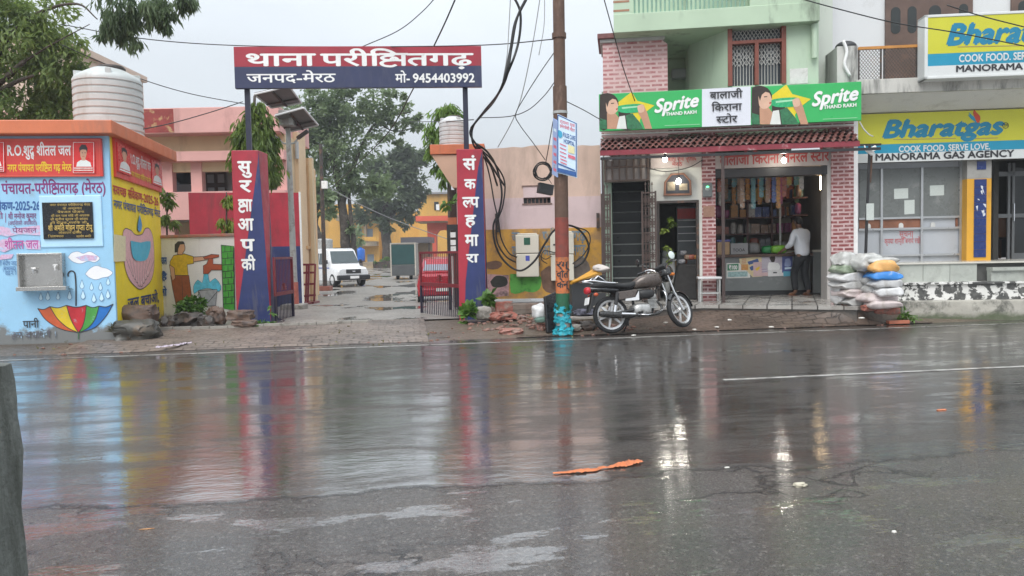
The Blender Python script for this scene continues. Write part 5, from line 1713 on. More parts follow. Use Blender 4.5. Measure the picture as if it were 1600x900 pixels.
P.text('Sprite', a[0], a[1], b[0], a[1] - 20, WHITE, .035, cap=.66, shear=.25, rise=.11)
a, b = zz8(1270, 590), zz8(1448, 580)
P.text('THAND RAKH', a[0], a[1], b[0], a[1] - 5.5, WHITE, .03, cap=.68, rise=.035)
for t_, x0, y0, x1, y1 in (('बालाजी', 655, 535, 830, 500), ('किराना'.replace('कि', 'िक'), 665, 602, 826, 567), ('{h:स}टोर', 690, 666, 802, 632)):
    a, b = zz8(x0, y0), zz8(x1, y1)
    P.text(t_, a[0], a[1], b[0], b[1] + (0.2), INK, .022, rise=.0)
for x0, x1, y in ((410, 600, 680), (1265, 1452, 645)):
    a, b = zz8(x0, y), zz8(x1, y - 8)
    P.line([a, b], .010, mat('fine print', (.35, .62, .40), .4, .2, 40))
P.put('lettering', sg)
# inner shop boards
b1 = thing('inner_sign', 'faded white board with red shop name above the counter opening', 'sign board', S0)
X0, X1 = p1 + .002, q0 - .072
Z0, Z1 = sz(1200, 261, PD), sz(1200, 239, PD)
part('board', MB().box(X0, X1, -PD + .0, -PD + .06, Z0, Z1), mat('faded board', (.42, .36, .34), .5, .1, 3, (.3, .22, .2), .4, 3), b1, S)
P = Paint(S, PD + .0012)
RI2 = mat('board red lettering', (.38, .05, .045), .5, .2)
P.text('बालाजी िकराना जनरल {h:स}टोर', 1125, 258.5, 1295, 245, RI2, .030, rise=.012)
P.put('lettering', b1)
b1 = thing('inner_sign', 'faded white board with small red lettering above the side doorway', 'sign board', S0)
part('board', MB().box(xd0 - .11, p0 - .01, -PD - .02, -PD + .028, sz(1060, 262, PD), sz(1060, 241, PD)), MATS['faded board'], b1, S)
P = Paint(S, PD + .0215)
P.text('बाला कृपा प्रसाद', 1044, 252, 1088, 244, RI2, .02)
P.text('मेरठ', 1050, 259.5, 1066, 254.5, RI2, .02)
P.put('lettering', b1)
# octagonal-topped framed shrine picture
sh_ = thing('framed_mirror', 'arched wooden framed mirror above the side doorway', 'mirror', S0)
f8 = [S.hit(a, b, PD + .05) for a, b in ((1037, 306), (1038, 284), (1048, 271), (1069, 270), (1080, 282), (1081, 305))]
part('frame', MB().prism(f8, -PD - .05, -PD + .029), mat('shrine wood', (.16, .07, .04), .5, .2), sh_, S, bevel=.008)
c = (sum(p[0] for p in f8) / 6, sum(p[1] for p in f8) / 6)
part('glass', MB().prism([(c[0] + (a - c[0]) * .84, c[1] + (b - c[1]) * .82) for a, b in f8], -PD - .053, -PD - .0505), glassmat('mirror dark', (.03, .03, .035), .05), sh_, S)
mb = MB()
mb.box(c[0] - .20, c[0] - .05, -PD - .055, -PD - .0535, c[1] - .14, c[1] + .03).box(c[0] + .03, c[0] + .19, -PD - .055, -PD - .0535, c[1] - .14, c[1] - .01)
part('picture', mb, mat('shrine picture', (.16, .13, .09), .4, .5, 25), sh_, S)
# lit bulbs
LAMP = mat('lit bulb', (1, 1, .95), .3, 0, emit=((1, .96, .84), 50), bmp=0)
for px, py, d, lab in ((1039, 249, .02, 'lit bulb hanging in front of the small red-lettered board'), (1060.5, 283, -.2, 'lit bulb hanging in front of the arched mirror'), (1225, 250.5, .0, 'lit bulb hanging in front of the shop name board')):
    x, z = S.hit(px, py, d)
    t = thing('hanging_bulb', lab, 'light bulb', Fr(S.m @ Vector((x, -d, 0)), SA, z))
    part('bulb', MB().lathe([(0, -.05), (.028, -.043), (.045, -.01), (.042, .02), (.022, .05), (0, .052)], n=16), LAMP, t, smooth=True)
    part('holder', MB().lathe([(.018, .0525), (.024, .06), (.022, .10), (.008, .115)], n=12), BLACK, t, smooth=40)
    zz_ = za - z
    part('flex', MB().cyl((0, 0, .11), (0, 0, max(.2, zz_ - .0)), .005, n=5), CABLE, t)
# shop floor and steps
FLT = mat('floor tile', (.46, .43, .40), .25, .1, 2)
m, nt, b, oc = new_mat('shop floor tiles')
bt = _n(nt, 'ShaderNodeTexBrick', Scale=1.0)
nt.links.new(mapped(nt, oc, (1, 1, 1), (0, 0, .35)), bt.inputs['Vector'])
bt.offset = 0
bt.inputs['Brick Width'].default_value = bt.inputs['Row Height'].default_value = .42
bt.inputs['Mortar Size'].default_value = .012
bt.inputs['Color1'].default_value, bt.inputs['Color2'].default_value, bt.inputs['Mortar'].default_value = (.40, .38, .35, 1), (.27, .255, .235, 1), (.05, .045, .04, 1)
nt.links.new(mixc(nt, ramp(nt, ntex(nt, oc, 2, 5), .5, .75, 0, .7), bt.outputs['Color'], (.12, .09, .07)), b.inputs['Base Color'])
nt.links.new(ramp(nt, ntex(nt, oc, 3, 4), .4, .6, .12, .4), b.inputs['Roughness'])
FLOORM = m
e = [ground(930, 483, FZ), ground(1100, 476.5, FZ), ground(1340, 479, FZ), ground(1370, 474, FZ)]
back = [S.m @ Vector((q1 + .15, 4.7, 0)), S.m @ Vector((xg + .0, 4.7, 0))]
poly = [(p.x, p.y) for p in e] + [(S.m @ Vector((q1 + .15, .6, 0))).to_2d()[:]] + [(p.x, p.y) for p in back]
shp = MB().prismz(poly, FZ - .06, FZ)
struct('shop_floor', shp, FLOORM, ID)
poly2 = [(p.x, p.y + .03) for p in e] + poly[4:]
struct('plinth', MB().prismz(poly2, -.2, FZ - .061), mat('wet plinth', (.095, .08, .068), .5, .3, 4, (.05, .045, .04), .5, 3, bmp=.5), ID)
# sloping brick pavement from the plinth down to the road
mb = MB()
nX, nY = 40, 12
far = [ground(800, 486, .12)] + [ground(860, 485, .16), ground(930, 486, .24)] + [Vector((p.x, p.y + .04, p.z)) for p in e[1:3]] + [ground(1402, 479, .24), ground(1450, 492, .1)]
def edge_pt(px):
    k = (px - 800) / FOC
    Y_ = (EDGE - .05) / math.cos(RA) / (1 - RS * k)
    return Vector((k * Y_, Y_, 0))
near = [edge_pt(p) for p in (806, 870, 950, 1130, 1360, 1420, 1460)]
def along(L_, t):
    t = t * (len(L_) - 1)
    i = min(int(t), len(L_) - 2)
    return L_[i].lerp(L_[i + 1], t - i)
for j in range(nY + 1):
    for i in range(nX + 1):
        t = i / nX
        a_, b_ = along(near, t), along(far, t)
        p = a_.lerp(b_, j / nY)
        zf_ = _lerp(.012, b_.z - .10, (j / nY) ** 1.15)
        p.z = zf_ + .014 * noise.noise(Vector((p.x * 2.2, p.y * 2.2, 1))) * (0 < j)
        mb.v.append(tuple(p))
for j in range(nY):
    for i in range(nX):
        mb.f.append((j * (nX + 1) + i, j * (nX + 1) + i + 1, (j + 1) * (nX + 1) + i + 1, (j + 1) * (nX + 1) + i))
        mb.mi.append(0)
struct('pavement', mb, M_SLOPE, ID, smooth=True)
PAVE = mb
def pave_z(x, y):
    best = min(PAVE.v, key=lambda v: (v[0] - x) ** 2 + (v[1] - y) ** 2)
    return best[2]
# ---------------------------------------------------------------- gas agency building on the right
G = fr2(1340, 15.2, 1600, 14.9)
GA = math.atan2(G.m[1][0], G.m[0][0])
G0 = Fr(G.m.translation, GA, 0)
ga = thing('gas_agency_building', 'white two storey building with the gas agency office on a raised tiled plinth', 'building', G0)
gx = lambda px, d=0, py=300: G.x(px, py, d)
gzz = lambda px, py, d=0: G.z(px, py, d)
XE = 9.5
FZG = gzz(1450, 410.5, .9)
WD = -.30
OFFW = mat('off white plaster', (.68, .67, .64), .65, .05, .8, (.45, .43, .40), .37, 1.6, True)
DIRTYW = mat('dirty white parapet', (.55, .54, .50), .7, .1, 1, (.12, .12, .11), .44, 3.0, True)
ALU = mat('aluminium frame', (.46, .47, .48), .35, .08, 3, metal=.6, bmp=0)
GPAN = mat('grey panel', (.40, .42, .45), .35, .05, 2)
TILEG = mat('grey green marble', (.40, .42, .38), .25, .1, 1.5, (.28, .29, .26), .45, 2, bmp=0)
FROST = mat('dusty glass', (.15, .16, .155), .3, .12, 2, (.26, .26, .25), .60, 4, bmp=0)
# plinth: tiled top tier, peeling middle tier, mossy foot
m, nt, b, oc = new_mat('peeling whitewash')
n1 = ntex(nt, oc, 6.5, 8, .62, .35)
n2 = ntex(nt, oc, 1.1, 4)
f = ramp(nt, mth(nt, 'ADD', n1, mth(nt, 'MULTIPLY', n2, .5)), .775, .81)
nt.links.new(mixc(nt, f, mixc(nt, ramp(nt, ntex(nt, oc, 14, 5), .3, .7), (.045, .045, .045), (.14, .14, .13)), mixc(nt, ramp(nt, n2, .4, .6), (.62, .62, .58), (.74, .73, .70))), b.inputs['Base Color'])
b.inputs['Roughness'].default_value = .6
bump(nt, b, f, .5, .012)
PEELW = m
MOSSW = mat('mossy foot wall', (.42, .40, .35), .7, .2, 3, (.035, .04, .03), .47, 3.4, bmp=.4, mud=((.08, .10, .05), .16))
xP = gx(1402, 1.3)
zA, zB, zC = gzz(1500, 470, 1.42), gzz(1500, 441, 1.20), FZG
pl = thing('office_plinth', 'raised office plinth with grey tiles above peeling white masonry tiers', 'plinth', G0)
part('foot_tier', MB().box(xP + .05, XE, -1.42, 1, -.2, zA), MOSSW, pl, G, bevel=.012)
part('peeling_tier', MB().box(xP - .1, XE, -1.2, 1, zA + .001, zB - .03).box(xP - .1, XE, -1.25, 1, zB - .029, zB), PEELW, pl, G)
xs_ = gx(1541, .9)
tl = MB()
for k in range(9):
    a = gx(1401, .9) + k * (gx(1443, .9) - gx(1401, .9))
    if a + .3 > xs_: break
    tl.box(a + .004, min(a + (gx(1443, .9) - gx(1401, .9)), xs_) - .004, -.9, -.85, zB + .001, zC - .03)
part('tile_face', tl, TILEG, pl, G)
part('plinth_core', MB().box(gx(1338), XE, -.849, 1, zB - .3, zC - .001), mat('tile joint', (.09, .09, .085), .8), pl, G)
part('floor_edge', MB().box(gx(1338), XE, -.93, 1.0, zC - .029, zC), mat('marble edge', (.56, .54, .48), .2, .06, 3, bmp=0), pl, G, bevel=.006)
part('step_slab', MB().box(xs_ + .001, XE, -1.15, -.931, zC - .16, zC - .10).box(xs_ + .001, XE, -1.1, -.95, zB + .001, zC - .161), TILEG, pl, G)
# ground floor: counter windows, pillar, entry
zl0, zl1 = gzz(1430, 253, WD), gzz(1430, 262, WD)
x0, x1 = gx(1342, WD), gx(1507, WD)
cwin = part('counter_front', MB().box(x0, x1, -WD + .06, -WD + .1, zC, zl0 + .3), GPAN, ga, G)
mids = [gx(1378, WD), gx(1441, WD)]
zs1, zs2 = gzz(1430, 340, WD), gzz(1430, 357, WD)
mb = MB()
cols_ = [x0, mids[0], mids[1], x1]
for i in range(3): part('window', MB().box(cols_[i] + .02, cols_[i + 1] - .02, -WD + .035, -WD + .059, zs1, zl1), FROST, ga, G)
for x in mids: mb.box(x - .022, x + .022, -WD, -WD + .058, zC, zl1)
mb.box(x1 - .09, x1, -WD, -WD + .058, zC, zl0 + .2)
for z_ in (zs1, zs2, zC + .13): mb.box(x0, x1 - .091, -WD + .003, -WD + .057, z_ - .02, z_ + .02)
part('window_frame', mb, ALU, ga, G)
PLY = mat('plywood', (.22, .09, .05), .6, .2, 5)
for i in range(2): part('ply_strip', MB().box(cols_[i] + .023, cols_[i + 1] - .023, -WD + .04, -WD + .0585, zs2 + .021, zs1 - .021), PLY, ga, G)
part('ply_strip', MB().box(gx(1495, WD), cols_[3] - .10, -WD + .04, -WD + .0585, zs2 + .021, zs1 - .021), PLY, ga, G)
for px in (1358, 1409, 1459):
    a, zc_ = G.hit(px, 350, WD)
    pts = [(a - .045, zs2 + .022), (a + .045, zs2 + .022)] + [(a + .045 * math.cos(t_), zs2 + .07 + .05 * math.sin(t_)) for t_ in [PI * k / 8 for k in range(9)]]
    part('serving_hole', MB().prism(pts, -WD + .034, -WD + .039), mat('serving hatch', (.55, .55, .53), .5), ga, G)
P = Paint(G, WD - .05)
P.d = WD - .034
for px, py, w_, h_ in ((1397, 295, 22, 15), (1413, 313, 16, 21), (1453, 290, 22, 15)):
    P = Paint(G, WD - .034)
    P.px([(px, py), (px + w_, py - 1), (px + w_, py + h_), (px, py + h_ + 1)], mat('pasted white notice', (.52, .56, .53), .6, .08, 30))
    P.put('notice', ga)
P = Paint(G, WD - .0585)
P.text('सूचना', 1405, 370, 1427, 362, mat('faded red lettering', (.42, .13, .14), .6, .2, 14), .02)
P.text('कृपया शान्ति बनाये रखें', 1382, 381, 1437, 374, MATS['faded red lettering'], .02)
P.put('lettering', ga)
# orange and blue tiled pillar
a, c = gx(1511, -.1), gx(1549, -.1)
part('pillar_head', MB().box(a, c, .10, .5, gzz(1530, 279, -.1), zl0 + .3), mat('stone grey', (.30, .29, .27), .6, .15, 4), ga, G)
part('pillar', MB().box(a, c, .10, .5, zC + .001, gzz(1530, 279, -.1) - .001), mat('marigold paint', (.66, .34, .03), .5, .08, 2, (.4, .2, .05), .35, 2), ga, G)
BT = mat('navy tile', (.016, .035, .15), .25, .15, 3, bmp=0)
xa_, xb_ = gx(1522, -.1), gx(1541, -.1)
tt = MB()
for k in range(10):
    z0_, z1_ = _lerp(gzz(1530, 402, -.1), gzz(1530, 280, -.1), k / 10), _lerp(gzz(1530, 402, -.1), gzz(1530, 280, -.1), (k + 1) / 10)
    tt.box(xa_, xb_, .085, .0995, z0_ + .002, z1_ - .002)
part('tile_inlay', tt, BT, ga, G)
part('number_plate', MB().box(gx(1526, -.1), gx(1540, -.1), .085, .0995, gzz(1530, 265, -.1), gzz(1530, 252, -.1)), BT, ga, G)
P = Paint(G, -.0835)
r = random.Random(3)
for k in range(9):
    px, py = r.uniform(1524, 1537), r.uniform(282, 335)
    P = Paint(G, -.0835)
    P.px([(px, py), (px + r.uniform(1, 5), py + r.uniform(-2, 1)), (px + r.uniform(2, 5), py + r.uniform(2, 9)), (px + 1, py + r.uniform(1, 6))], mat('torn white paper', (.62, .64, .68), .7, .1, 20))
    P.put('torn_poster', ga)
# entry: dark glass doors inside a recess
xe0 = gx(1550, -.9)
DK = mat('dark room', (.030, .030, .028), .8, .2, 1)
part('entry_wall', MB().box(xe0, XE, 2.6, 2.8, zC, zl0 + .3).box(xe0 - .12, xe0 - .02, .6, 2.6, zC, zl0 + .3), DK, ga, G)
dd = part('entry_door', MB().box(gx(1579, -1), XE, .98, 1.0, zC + .05, zl1 + .0), glassmat('door glass', (.018, .02, .02), .06), ga, G)
mb = MB()
for px in (1554, 1574, 1581): mb.box(gx(px, -.95), gx(px, -.95) + .05, .93, .979, zC, zl1 + .1)
mb.box(gx(1554, -.95) + .051, XE, .931, .978, gzz(1580, 340, -.95), gzz(1580, 334, -.95)).box(gx(1554, -.95), XE, .93, .979, gzz(1580, 275, -.95), gzz(1580, 268, -.95)).box(gx(1581, -.95) + .051, XE, .932, .977, zC, zC + .12)
part('door_frame', mb, mat('dark aluminium', (.14, .145, .15), .4, .1, metal=.4), dd, G)
part('handle', MB().cyl((gx(1585, -.9), .90, gzz(1585, 345, -.9)), (gx(1585, -.9), .90, gzz(1585, 318, -.9)), .014), CHROME, dd, G)
a = gx(1560, -1.4)
ch = thing('office_chair', 'brown wooden chair just inside the gas agency entry', 'chair', Fr(G.m @ Vector((a, 1.5, 0)), GA, zC))
WOOD = mat('chair wood', (.11, .055, .03), .5, .25, 5)
part('seat', MB().box(-.22, .22, -.22, .22, .40, .45), BLACK, ch, bevel=.01)
part('backrest', MB().prism([(-.22, .46), (.22, .46), (.22, .85), (.1, .92), (-.1, .92), (-.22, .85)], -.26, -.221), WOOD, ch)
for xx in (-.19, .19):
    for yy in (-.19, .19): part('leg', MB().box(xx - .02, xx + .02, yy - .02, yy + .02, 0, .399), WOOD, ch)
part('lintel', MB().box(x0 - .1, XE, -WD - .05, .6, zl0 + .001, zl0 + .28), DK, ga, G)
# balcony, upper wall, doors, railing
BD = .62
zb0, zb1, zb2 = gzz(1450, 173, .02), gzz(1450, 143, BD), gzz(1450, 122, BD)
xl = gx(1337, BD, 150)
part('balcony_slab', MB().box(xl, XE, -BD, 3, zb1, zb2 + .02), DIRTYW, ga, G, bevel=.01)
part('slab_underside', MB().hexa([(xl + .05, -.02, zb0), (XE, -.02, zb0), (XE, 2.9, zb0), (xl + .05, 2.9, zb0)], [(xl + .05, -BD + .07, zb1 - .001), (XE, -BD + .07, zb1 - .001), (XE, 2.9, zb1 - .001), (xl + .05, 2.9, zb1 - .001)]), OFFW, ga, G)
UD = -.9
part('upper_wall', MB().box(gx(1300, UD, 60), XE, -UD, 3, zb2 + .021, 9), mat('pale grey wall', (.66, .67, .69), .65, .04, .6, (.5, .5, .5), .34, 1), ga, G)
part('corner_pier', MB().box(gx(1278, -.3, 60), gx(1301, -.3, 60), .3, 2, zb1 - .5, 9), mat('pale green grey pier', (.60, .64, .58), .65, .05, 1, (.35, .36, .32), .38, 1.5, True), ga, G)
DRB = mat('brown carved door', (.12, .075, .06), .5, .25, 3)
for pa, pb_, arcs in ((1382, 1518, ((1390, 1405), (1416, 1430), (1449, 1468), (1496, 1510))), (1578, 1650, ((1588, 1604), (1612, 1628)))):
    xa_, xb_ = gx(pa, UD, 40), gx(pb_, UD, 40)
    d = part('upper_door', MB().box(xa_, xb_, -UD - .06, -UD - .001, zb2 + .03, gzz(1450, -60, UD)), DRB, ga, G, bevel=.01)
    for c_, e_ in arcs:
        u0, u1 = gx(c_, UD, 40), gx(e_, UD, 40)
        zt_, zb_ = gzz(1450, 10, UD), gzz(1450, 52, UD)
        rr = (u1 - u0) / 2
        pts = [(u0 + rr + rr * math.cos(t_), zb_ + rr + rr * math.sin(t_)) for t_ in [PI + PI * k / 8 for k in range(9)]] + [(u0 + rr + rr * math.cos(t_), zt_ - rr + rr * math.sin(t_)) for t_ in [PI * k / 8 for k in range(9)]]
        part('arched_pane', MB().prism(pts, -UD - .066, -UD - .0605), glassmat('pane dark', (.03, .035, .035), .1), d, G)
# wall meshed railing panels
rl = thing('balcony_railing', 'black mesh balcony railing with orange top rail left of the upper gas sign', 'railing', G0)
ra, rb = gx(1341, BD - .05, 100), gx(1446, BD - .05, 100)
zr0, zr1 = zb2 + .03, gzz(1400, 73, BD - .05)
part('top_rail', MB().box(ra, rb, -BD + .02, -BD + .08, zr1 - .03, zr1 + .02), mat('orange rail', (.50, .22, .05), .5, .2), rl, G)
posts = [ra + .01, gx(1378, BD, 100), gx(1383, BD, 100), gx(1434, BD, 100), gx(1440, BD, 100)]
for x in posts: part('post', MB().box(x - .012, x + .012, -BD + .035, -BD + .065, zr0, zr1 - .031), IRON, rl, G)
for a_, b_ in ((posts[0], posts[1]), (posts[2], posts[3])):
    mb = MB()
    n = max(6, int((b_ - a_) / .055))
    hgt = zr1 - zr0 - .03
    for i in range(-n, n + 1):
        for s in (1, -1):
            X0_ = a_ + (b_ - a_) * i / n
            run = hgt * .8
            xx0, xx1 = (X0_, X0_ + run) if s > 0 else (X0_ + run, X0_)
            dx = xx1 - xx0
            ta, tb = sorted(((a_ - xx0) / dx, (b_ - xx0) / dx))
            t0, t1 = max(0, ta), min(1, tb)
            if t1 - t0 < .04: continue
            mb.cyl((xx0 + dx * t0, -BD + .05 + .003 * s, zr0 + hgt * t0), (xx0 + dx * t1, -BD + .05 + .003 * s, zr0 + hgt * t1), .0055, n=4)
    part('mesh_panel', mb, IRON, rl, G)
# stained service block with a dish and a lagged pipe, left of the railing
sb_ = thing('service_block', 'black stained white masonry block with a coiled cable between the two houses', 'parapet block', G0)
xa_, xb_ = gx(1308, BD - .1, 90), gx(1340, BD - .1, 90)
part('block', MB().box(xa_, xb_, -BD + .1, .2, zb1 - .3, gzz(1320, 72, BD - .1)), mat('black stained white', (.55, .55, .52), .7, .1, 2, (.04, .04, .04), .47, 2.6, True), sb_, G)
part('dish', MB().ell((xb_ - .12, -BD + .4, gzz(1320, 70, BD - .1) + .02), .20, .2, .12), BLACK, sb_, G, smooth=True)
part('pipe', MB().tube(curve2([(xa_ + .1, -BD + .06, gzz(1320, 62, BD)), (xa_ + .16, -BD + .05, gzz(1320, 80, BD)), (xa_ + .12, -BD + .05, gzz(1320, 100, BD)), (xa_ + .22, -BD + .05, gzz(1320, 118, BD))], 6), .03, 8), WHITE, sb_, G, smooth=True)
# the two gas agency boards
GY = mat('sign lime yellow', (.56, .55, .035), .4, .04, 1.5)
GT = mat('sign teal', (.012, .28, .44), .4, .05, 1.5)
GW = mat('sign white', (.66, .68, .67), .4, .03)
GL = mat('teal lettering', (.008, .20, .34), .4, .1)
FLR = mat('flame red', (.55, .06, .02), .4)
GRAYI = mat('grey underline', (.33, .22, .12), .5)
def gas_sign(label, px0, yt, yb, d, th, y1, y2, L, pole=False):
    xr = XE - .3
    za_, zb_ = G.z(px0 + 60, yt, d), G.z(px0 + 60, yb, d)
    z1_, z2_ = G.z(px0 + 60, y1, d), G.z(px0 + 60, y2, d)
    xl_ = gx(px0, d, yt)
    t = thing('gas_sign', label, 'sign board', Fr(G.m.translation, GA, zb_))
    part('yellow_panel', MB().box(xl_, xr, -d, -d + th, z1_, za_), GY, t, G)
    part('teal_panel', MB().box(xl_, xr, -d, -d + th, z2_, z1_ - .001), GT, t, G)
    part('white_panel', MB().box(xl_, xr, -d, -d + th, zb_, z2_ - .001), GW, t, G)
    if th > .1:
        part('frame', MB().box(xl_ - .06, xl_ - .001, -d - .012, -d + th, zb_ - .05, za_ + .05).box(xl_ - .06, xr, -d - .012, -d + th, zb_ - .05, zb_ - .001).box(xl_ - .06, xr, -d - .012, -d + th, za_ + .001, za_ + .05), GW, t, G, bevel=.008)
    P = Paint(G, d + .002)
    P.text('Bharatgas', L[0], L[1], L[2], L[3], GL, .05, cap=.66, shear=.28, rise=.0)
    w_ = L[2] - L[0]
    P.line([(L[0] + .10 * w_, L[1] + 3.2), (L[0] + .62 * w_, L[1] + 1.2)], .012, GRAYI)
    P.line([(L[0] + .78 * w_, L[1] + 1.6), (L[0] + .97 * w_, L[1] + .4)], .012, GRAYI)
    fx, fy, k = L[0] + .74 * w_, L[3] - 3, (L[1] - L[3]) / 24
    fl = lambda pts: [(fx + a_ * k, fy + b_ * k) for a_, b_ in pts]
    P.px(fl([(8, 4), (1, -1), (-4, -8), (-1, -6), (-2, -11), (3, -6), (8, -3), (11, 1)]), GT, 2)
    P.px(fl([(9, 3), (6, -4), (4, -10), (6, -15), (9, -11), (14, -6), (15, 0), (12, 5)]), FLR, 2)
    P.text('COOK FOOD. SERVE LOVE.', L[4], L[5], L[6], L[7], GW, .03, cap=.68)
    P.text('MANORAMA GAS AGENCY', L[8], L[9], L[10], L[11], INK, .035, cap=.68)
    if not th > .1:
        P.outline([(1571 + 4.5 * math.cos(t_), 196 + 4.5 * math.sin(t_)) for t_ in [2 * PI * k_ / 14 for k_ in range(14)]], .010, INK)
        P.text('TM', 1568, 198, 1574, 194, INK, .02, cap=.68)
    P.put('lettering', t)
    return t
gas_sign('lower yellow gas agency board fixed flat under the balcony', 1338, 177, 253, .022, .06, 225, 239, (1377, 215, 1565, 190, 1404, 237.5, 1547, 228.5, 1367, 251, 1584, 241))
gas_sign('upper yellow gas agency box sign on the balcony edge', 1450, 25, 117, .90, .30, 82, 101, (1477, 70, 1672, 40, 1498, 97, 1655, 86, 1493, 112.5, 1716, 103))
# thin street pole with a floodlight in front of the office windows
q = ground(1350, 470, .33)
fp = thing('floodlight_pole', 'thin dark pole with a small white floodlight in front of the dusty office windows', 'pole', Fr(G.m @ Vector((gx(1351, .3), -.3, 0)), GA, .3))
zt_ = gzz(1356, 228, .3)
part('pole', MB().tube([(0, 0, 0), (.03, 0, 1.2), (.09, 0, zt_ - .3)], [.03, .028, .024], 10), BLACK, fp, smooth=40)
part('floodlight', MB().obox(Matrix.Translation((.11, -.08, zt_ - .38)) @ Matrix.Rotation(-.5, 4, 'Y'), .16, .08, .09), WHITE, fp, bevel=.01)
part('crossarm', MB().box(-.35, .30, -.02, .02, zt_ - .299, zt_ - .26), BLACK, fp)
part('side_tube', MB().tube([(.14, .05, zt_ - .45), (.13, .05, zt_ - .75), (.11, .05, zt_ - 1.0)], .028, 8), RUST, fp, smooth=40)
part('notice', MB().box(.02, .16, -.04, -.03, gzz(1360, 344, .3) - .3, gzz(1360, 318, .3) - .3), mat('pasted white notice', (.52, .56, .53)), fp)

# ---------------------------------------------------------------- inside the grocery shop
CD = -2.0
ct = thing('shop_counter', 'grey shop counter covered with pasted posters under a brown plank top', 'counter', S0)
cx0, cx1 = sx(1130, CD, 430), sx(1266, CD, 430)
zct = sz(1190, 397, CD)
CGR = mat('counter grey laminate', (.17, .185, .185), .4, .1, 3, (.26, .27, .27), .58, 4)
part('front', MB().box(cx0, cx1, -CD, -CD + .5, FZ + .10, zct - .06), CGR, ct, S)
part('kick', MB().box(cx0 + .02, cx1 - .02, -CD + .03, -CD + .5, FZ, FZ + .099), BLACK, ct, S)
part('top', MB().box(cx0 - .22, cx1 + .05, -CD - .06, -CD + .55, zct - .059, zct), mat('plank brown', (.085, .045, .03), .45, .25, 4), ct, S, bevel=.008)
part('side_door', MB().box(cx1 + .06, sx(1290, CD, 430), -CD + .02, -CD + .06, FZ + .03, zct + .02), CGR, ct, S)
PST = [('poster', [(1135, 411), (1172, 411), (1172, 434), (1135, 435)], (.70, .70, .66)), ('poster', [(1155, 404), (1190, 400), (1191, 432), (1176, 433), (1156, 412)], (.66, .55, .32)), ('poster', [(1177, 410), (1200, 408), (1201, 431), (1177, 432)], (.60, .42, .42)), ('poster', [(1190, 402), (1226, 399), (1226, 424), (1191, 426)], (.50, .46, .52)), ('poster', [(1200, 422), (1226, 421), (1226, 431), (1200, 432)], (.70, .70, .70)), ('poster', [(1222, 400), (1238, 399), (1238, 425), (1222, 426)], (.06, .08, .26)), ('poster', [(1224, 424), (1238, 424), (1238, 431), (1224, 432)], (.10, .38, .50))]
for i, (nm, pts, c_) in enumerate(PST):
    P = Paint(S, CD + .003 + .0012 * i)
    P.px(pts, mat('poster ground %d' % i, c_, .45, .08, 9))
    if i == 0:
        P.px([(1136.5, 413), (1154, 412), (1154, 422), (1136.5, 423)], mat('poster green', (.03, .22, .10), .4))
        P.text('₹100', 1139, 421, 1152, 415, WHITE, .05, cap=.68)
        P.px([(1137, 425), (1168, 424), (1168, 432), (1137, 433)], mat('poster picture', (.30, .46, .46), .4, .4, 22))
        P.px([(1158, 413), (1169, 413), (1169, 422), (1158, 422)], mat('poster orange', (.58, .28, .08), .4, .2, 20))
    if i == 1:
        P.px([(1168, 409), (1184, 404), (1186, 409), (1170, 414)], mat('poster navy', (.05, .10, .28), .4))
        P.px([(1171, 418), (1176, 415), (1179, 420), (1174, 423)], MATS['poster navy'], 2)
        P.px([(1180, 420), (1187, 416), (1186, 421), (1182, 423)], YEL, 2)
        for y in (405, 408, 411): P.line([(1159, y), (1166, y - .4)], .012, REDINK)
    if i in (3, 4):
        P.px([(1202, 402), (1211, 400), (1210, 409), (1205, 409)], HAIRB, 2)
        P.px([(1201, 410), (1216, 411), (1218, 421), (1200, 422)] if i == 3 else [(1208, 425), (1214, 425), (1214, 427), (1208, 427)], WHITE if i == 3 else INK, 2 if i == 3 else 0)
    if i == 2:
        for y in (413, 417, 421, 425): P.line([(1190, y), (1198, y - .6)], .014, mat('faded mauve print', (.32, .2, .34), .5, .2, 20))
    if i == 5:
        P.px([(1227, 405), (1234, 404), (1236, 415), (1226, 416)], mat('pale blue print', (.30, .36, .58), .4), 2)
        P.px([(1226, 418), (1237, 417), (1237, 420), (1226, 421)], PALE)
    P.put('pasted_poster', ct)
def on_counter(name, label, cat, px0, px1, pyt, m, dep=.3, d=None, lid=None, text=None):
    d = CD - .08 if d is None else d
    a_, b_ = sx(px0, d, 390), sx(px1, d, 390)
    h_ = max(.04, sz((px0 + px1) / 2, pyt, d) - zct)
    t = thing(name, label, cat, Fr(S.m @ Vector(((a_ + b_) / 2, -d + dep / 2, 0)), SA, zct))
    hw = (b_ - a_) / 2
    part('case', MB().box(-hw, hw, -dep / 2, dep / 2, .001, h_), m, t, bevel=.006)
    if lid: part('lid', MB().box(-hw - .015, hw + .015, -dep / 2 - .015, dep / 2 + .015, h_ + .001, h_ + .05), lid, t, bevel=.01)
    if text:
        f = Fr(t.matrix_world.translation, SA, 0)
        P = Paint(f, dep / 2 + .002)
        P.text(text, px0 + 3.5, 393, px1 - 5, 388.6, INK, .02, cap=.68)
        P.put('lettering', t)
    return t
CARD = mat('cardboard', (.50, .34, .20), .7, .1, 4)
on_counter('carton', 'peach cardboard carton with a violet lid at the left end of the counter', 'box', 1121, 1140, 378, CARD, lid=mat('violet lid', (.10, .10, .36), .4))
on_counter('carton', 'grey carton lettered in black standing on the shop counter', 'box', 1141.5, 1169, 380, mat('grey carton', (.32, .32, .33), .6, .06, 3), text='TOOA')
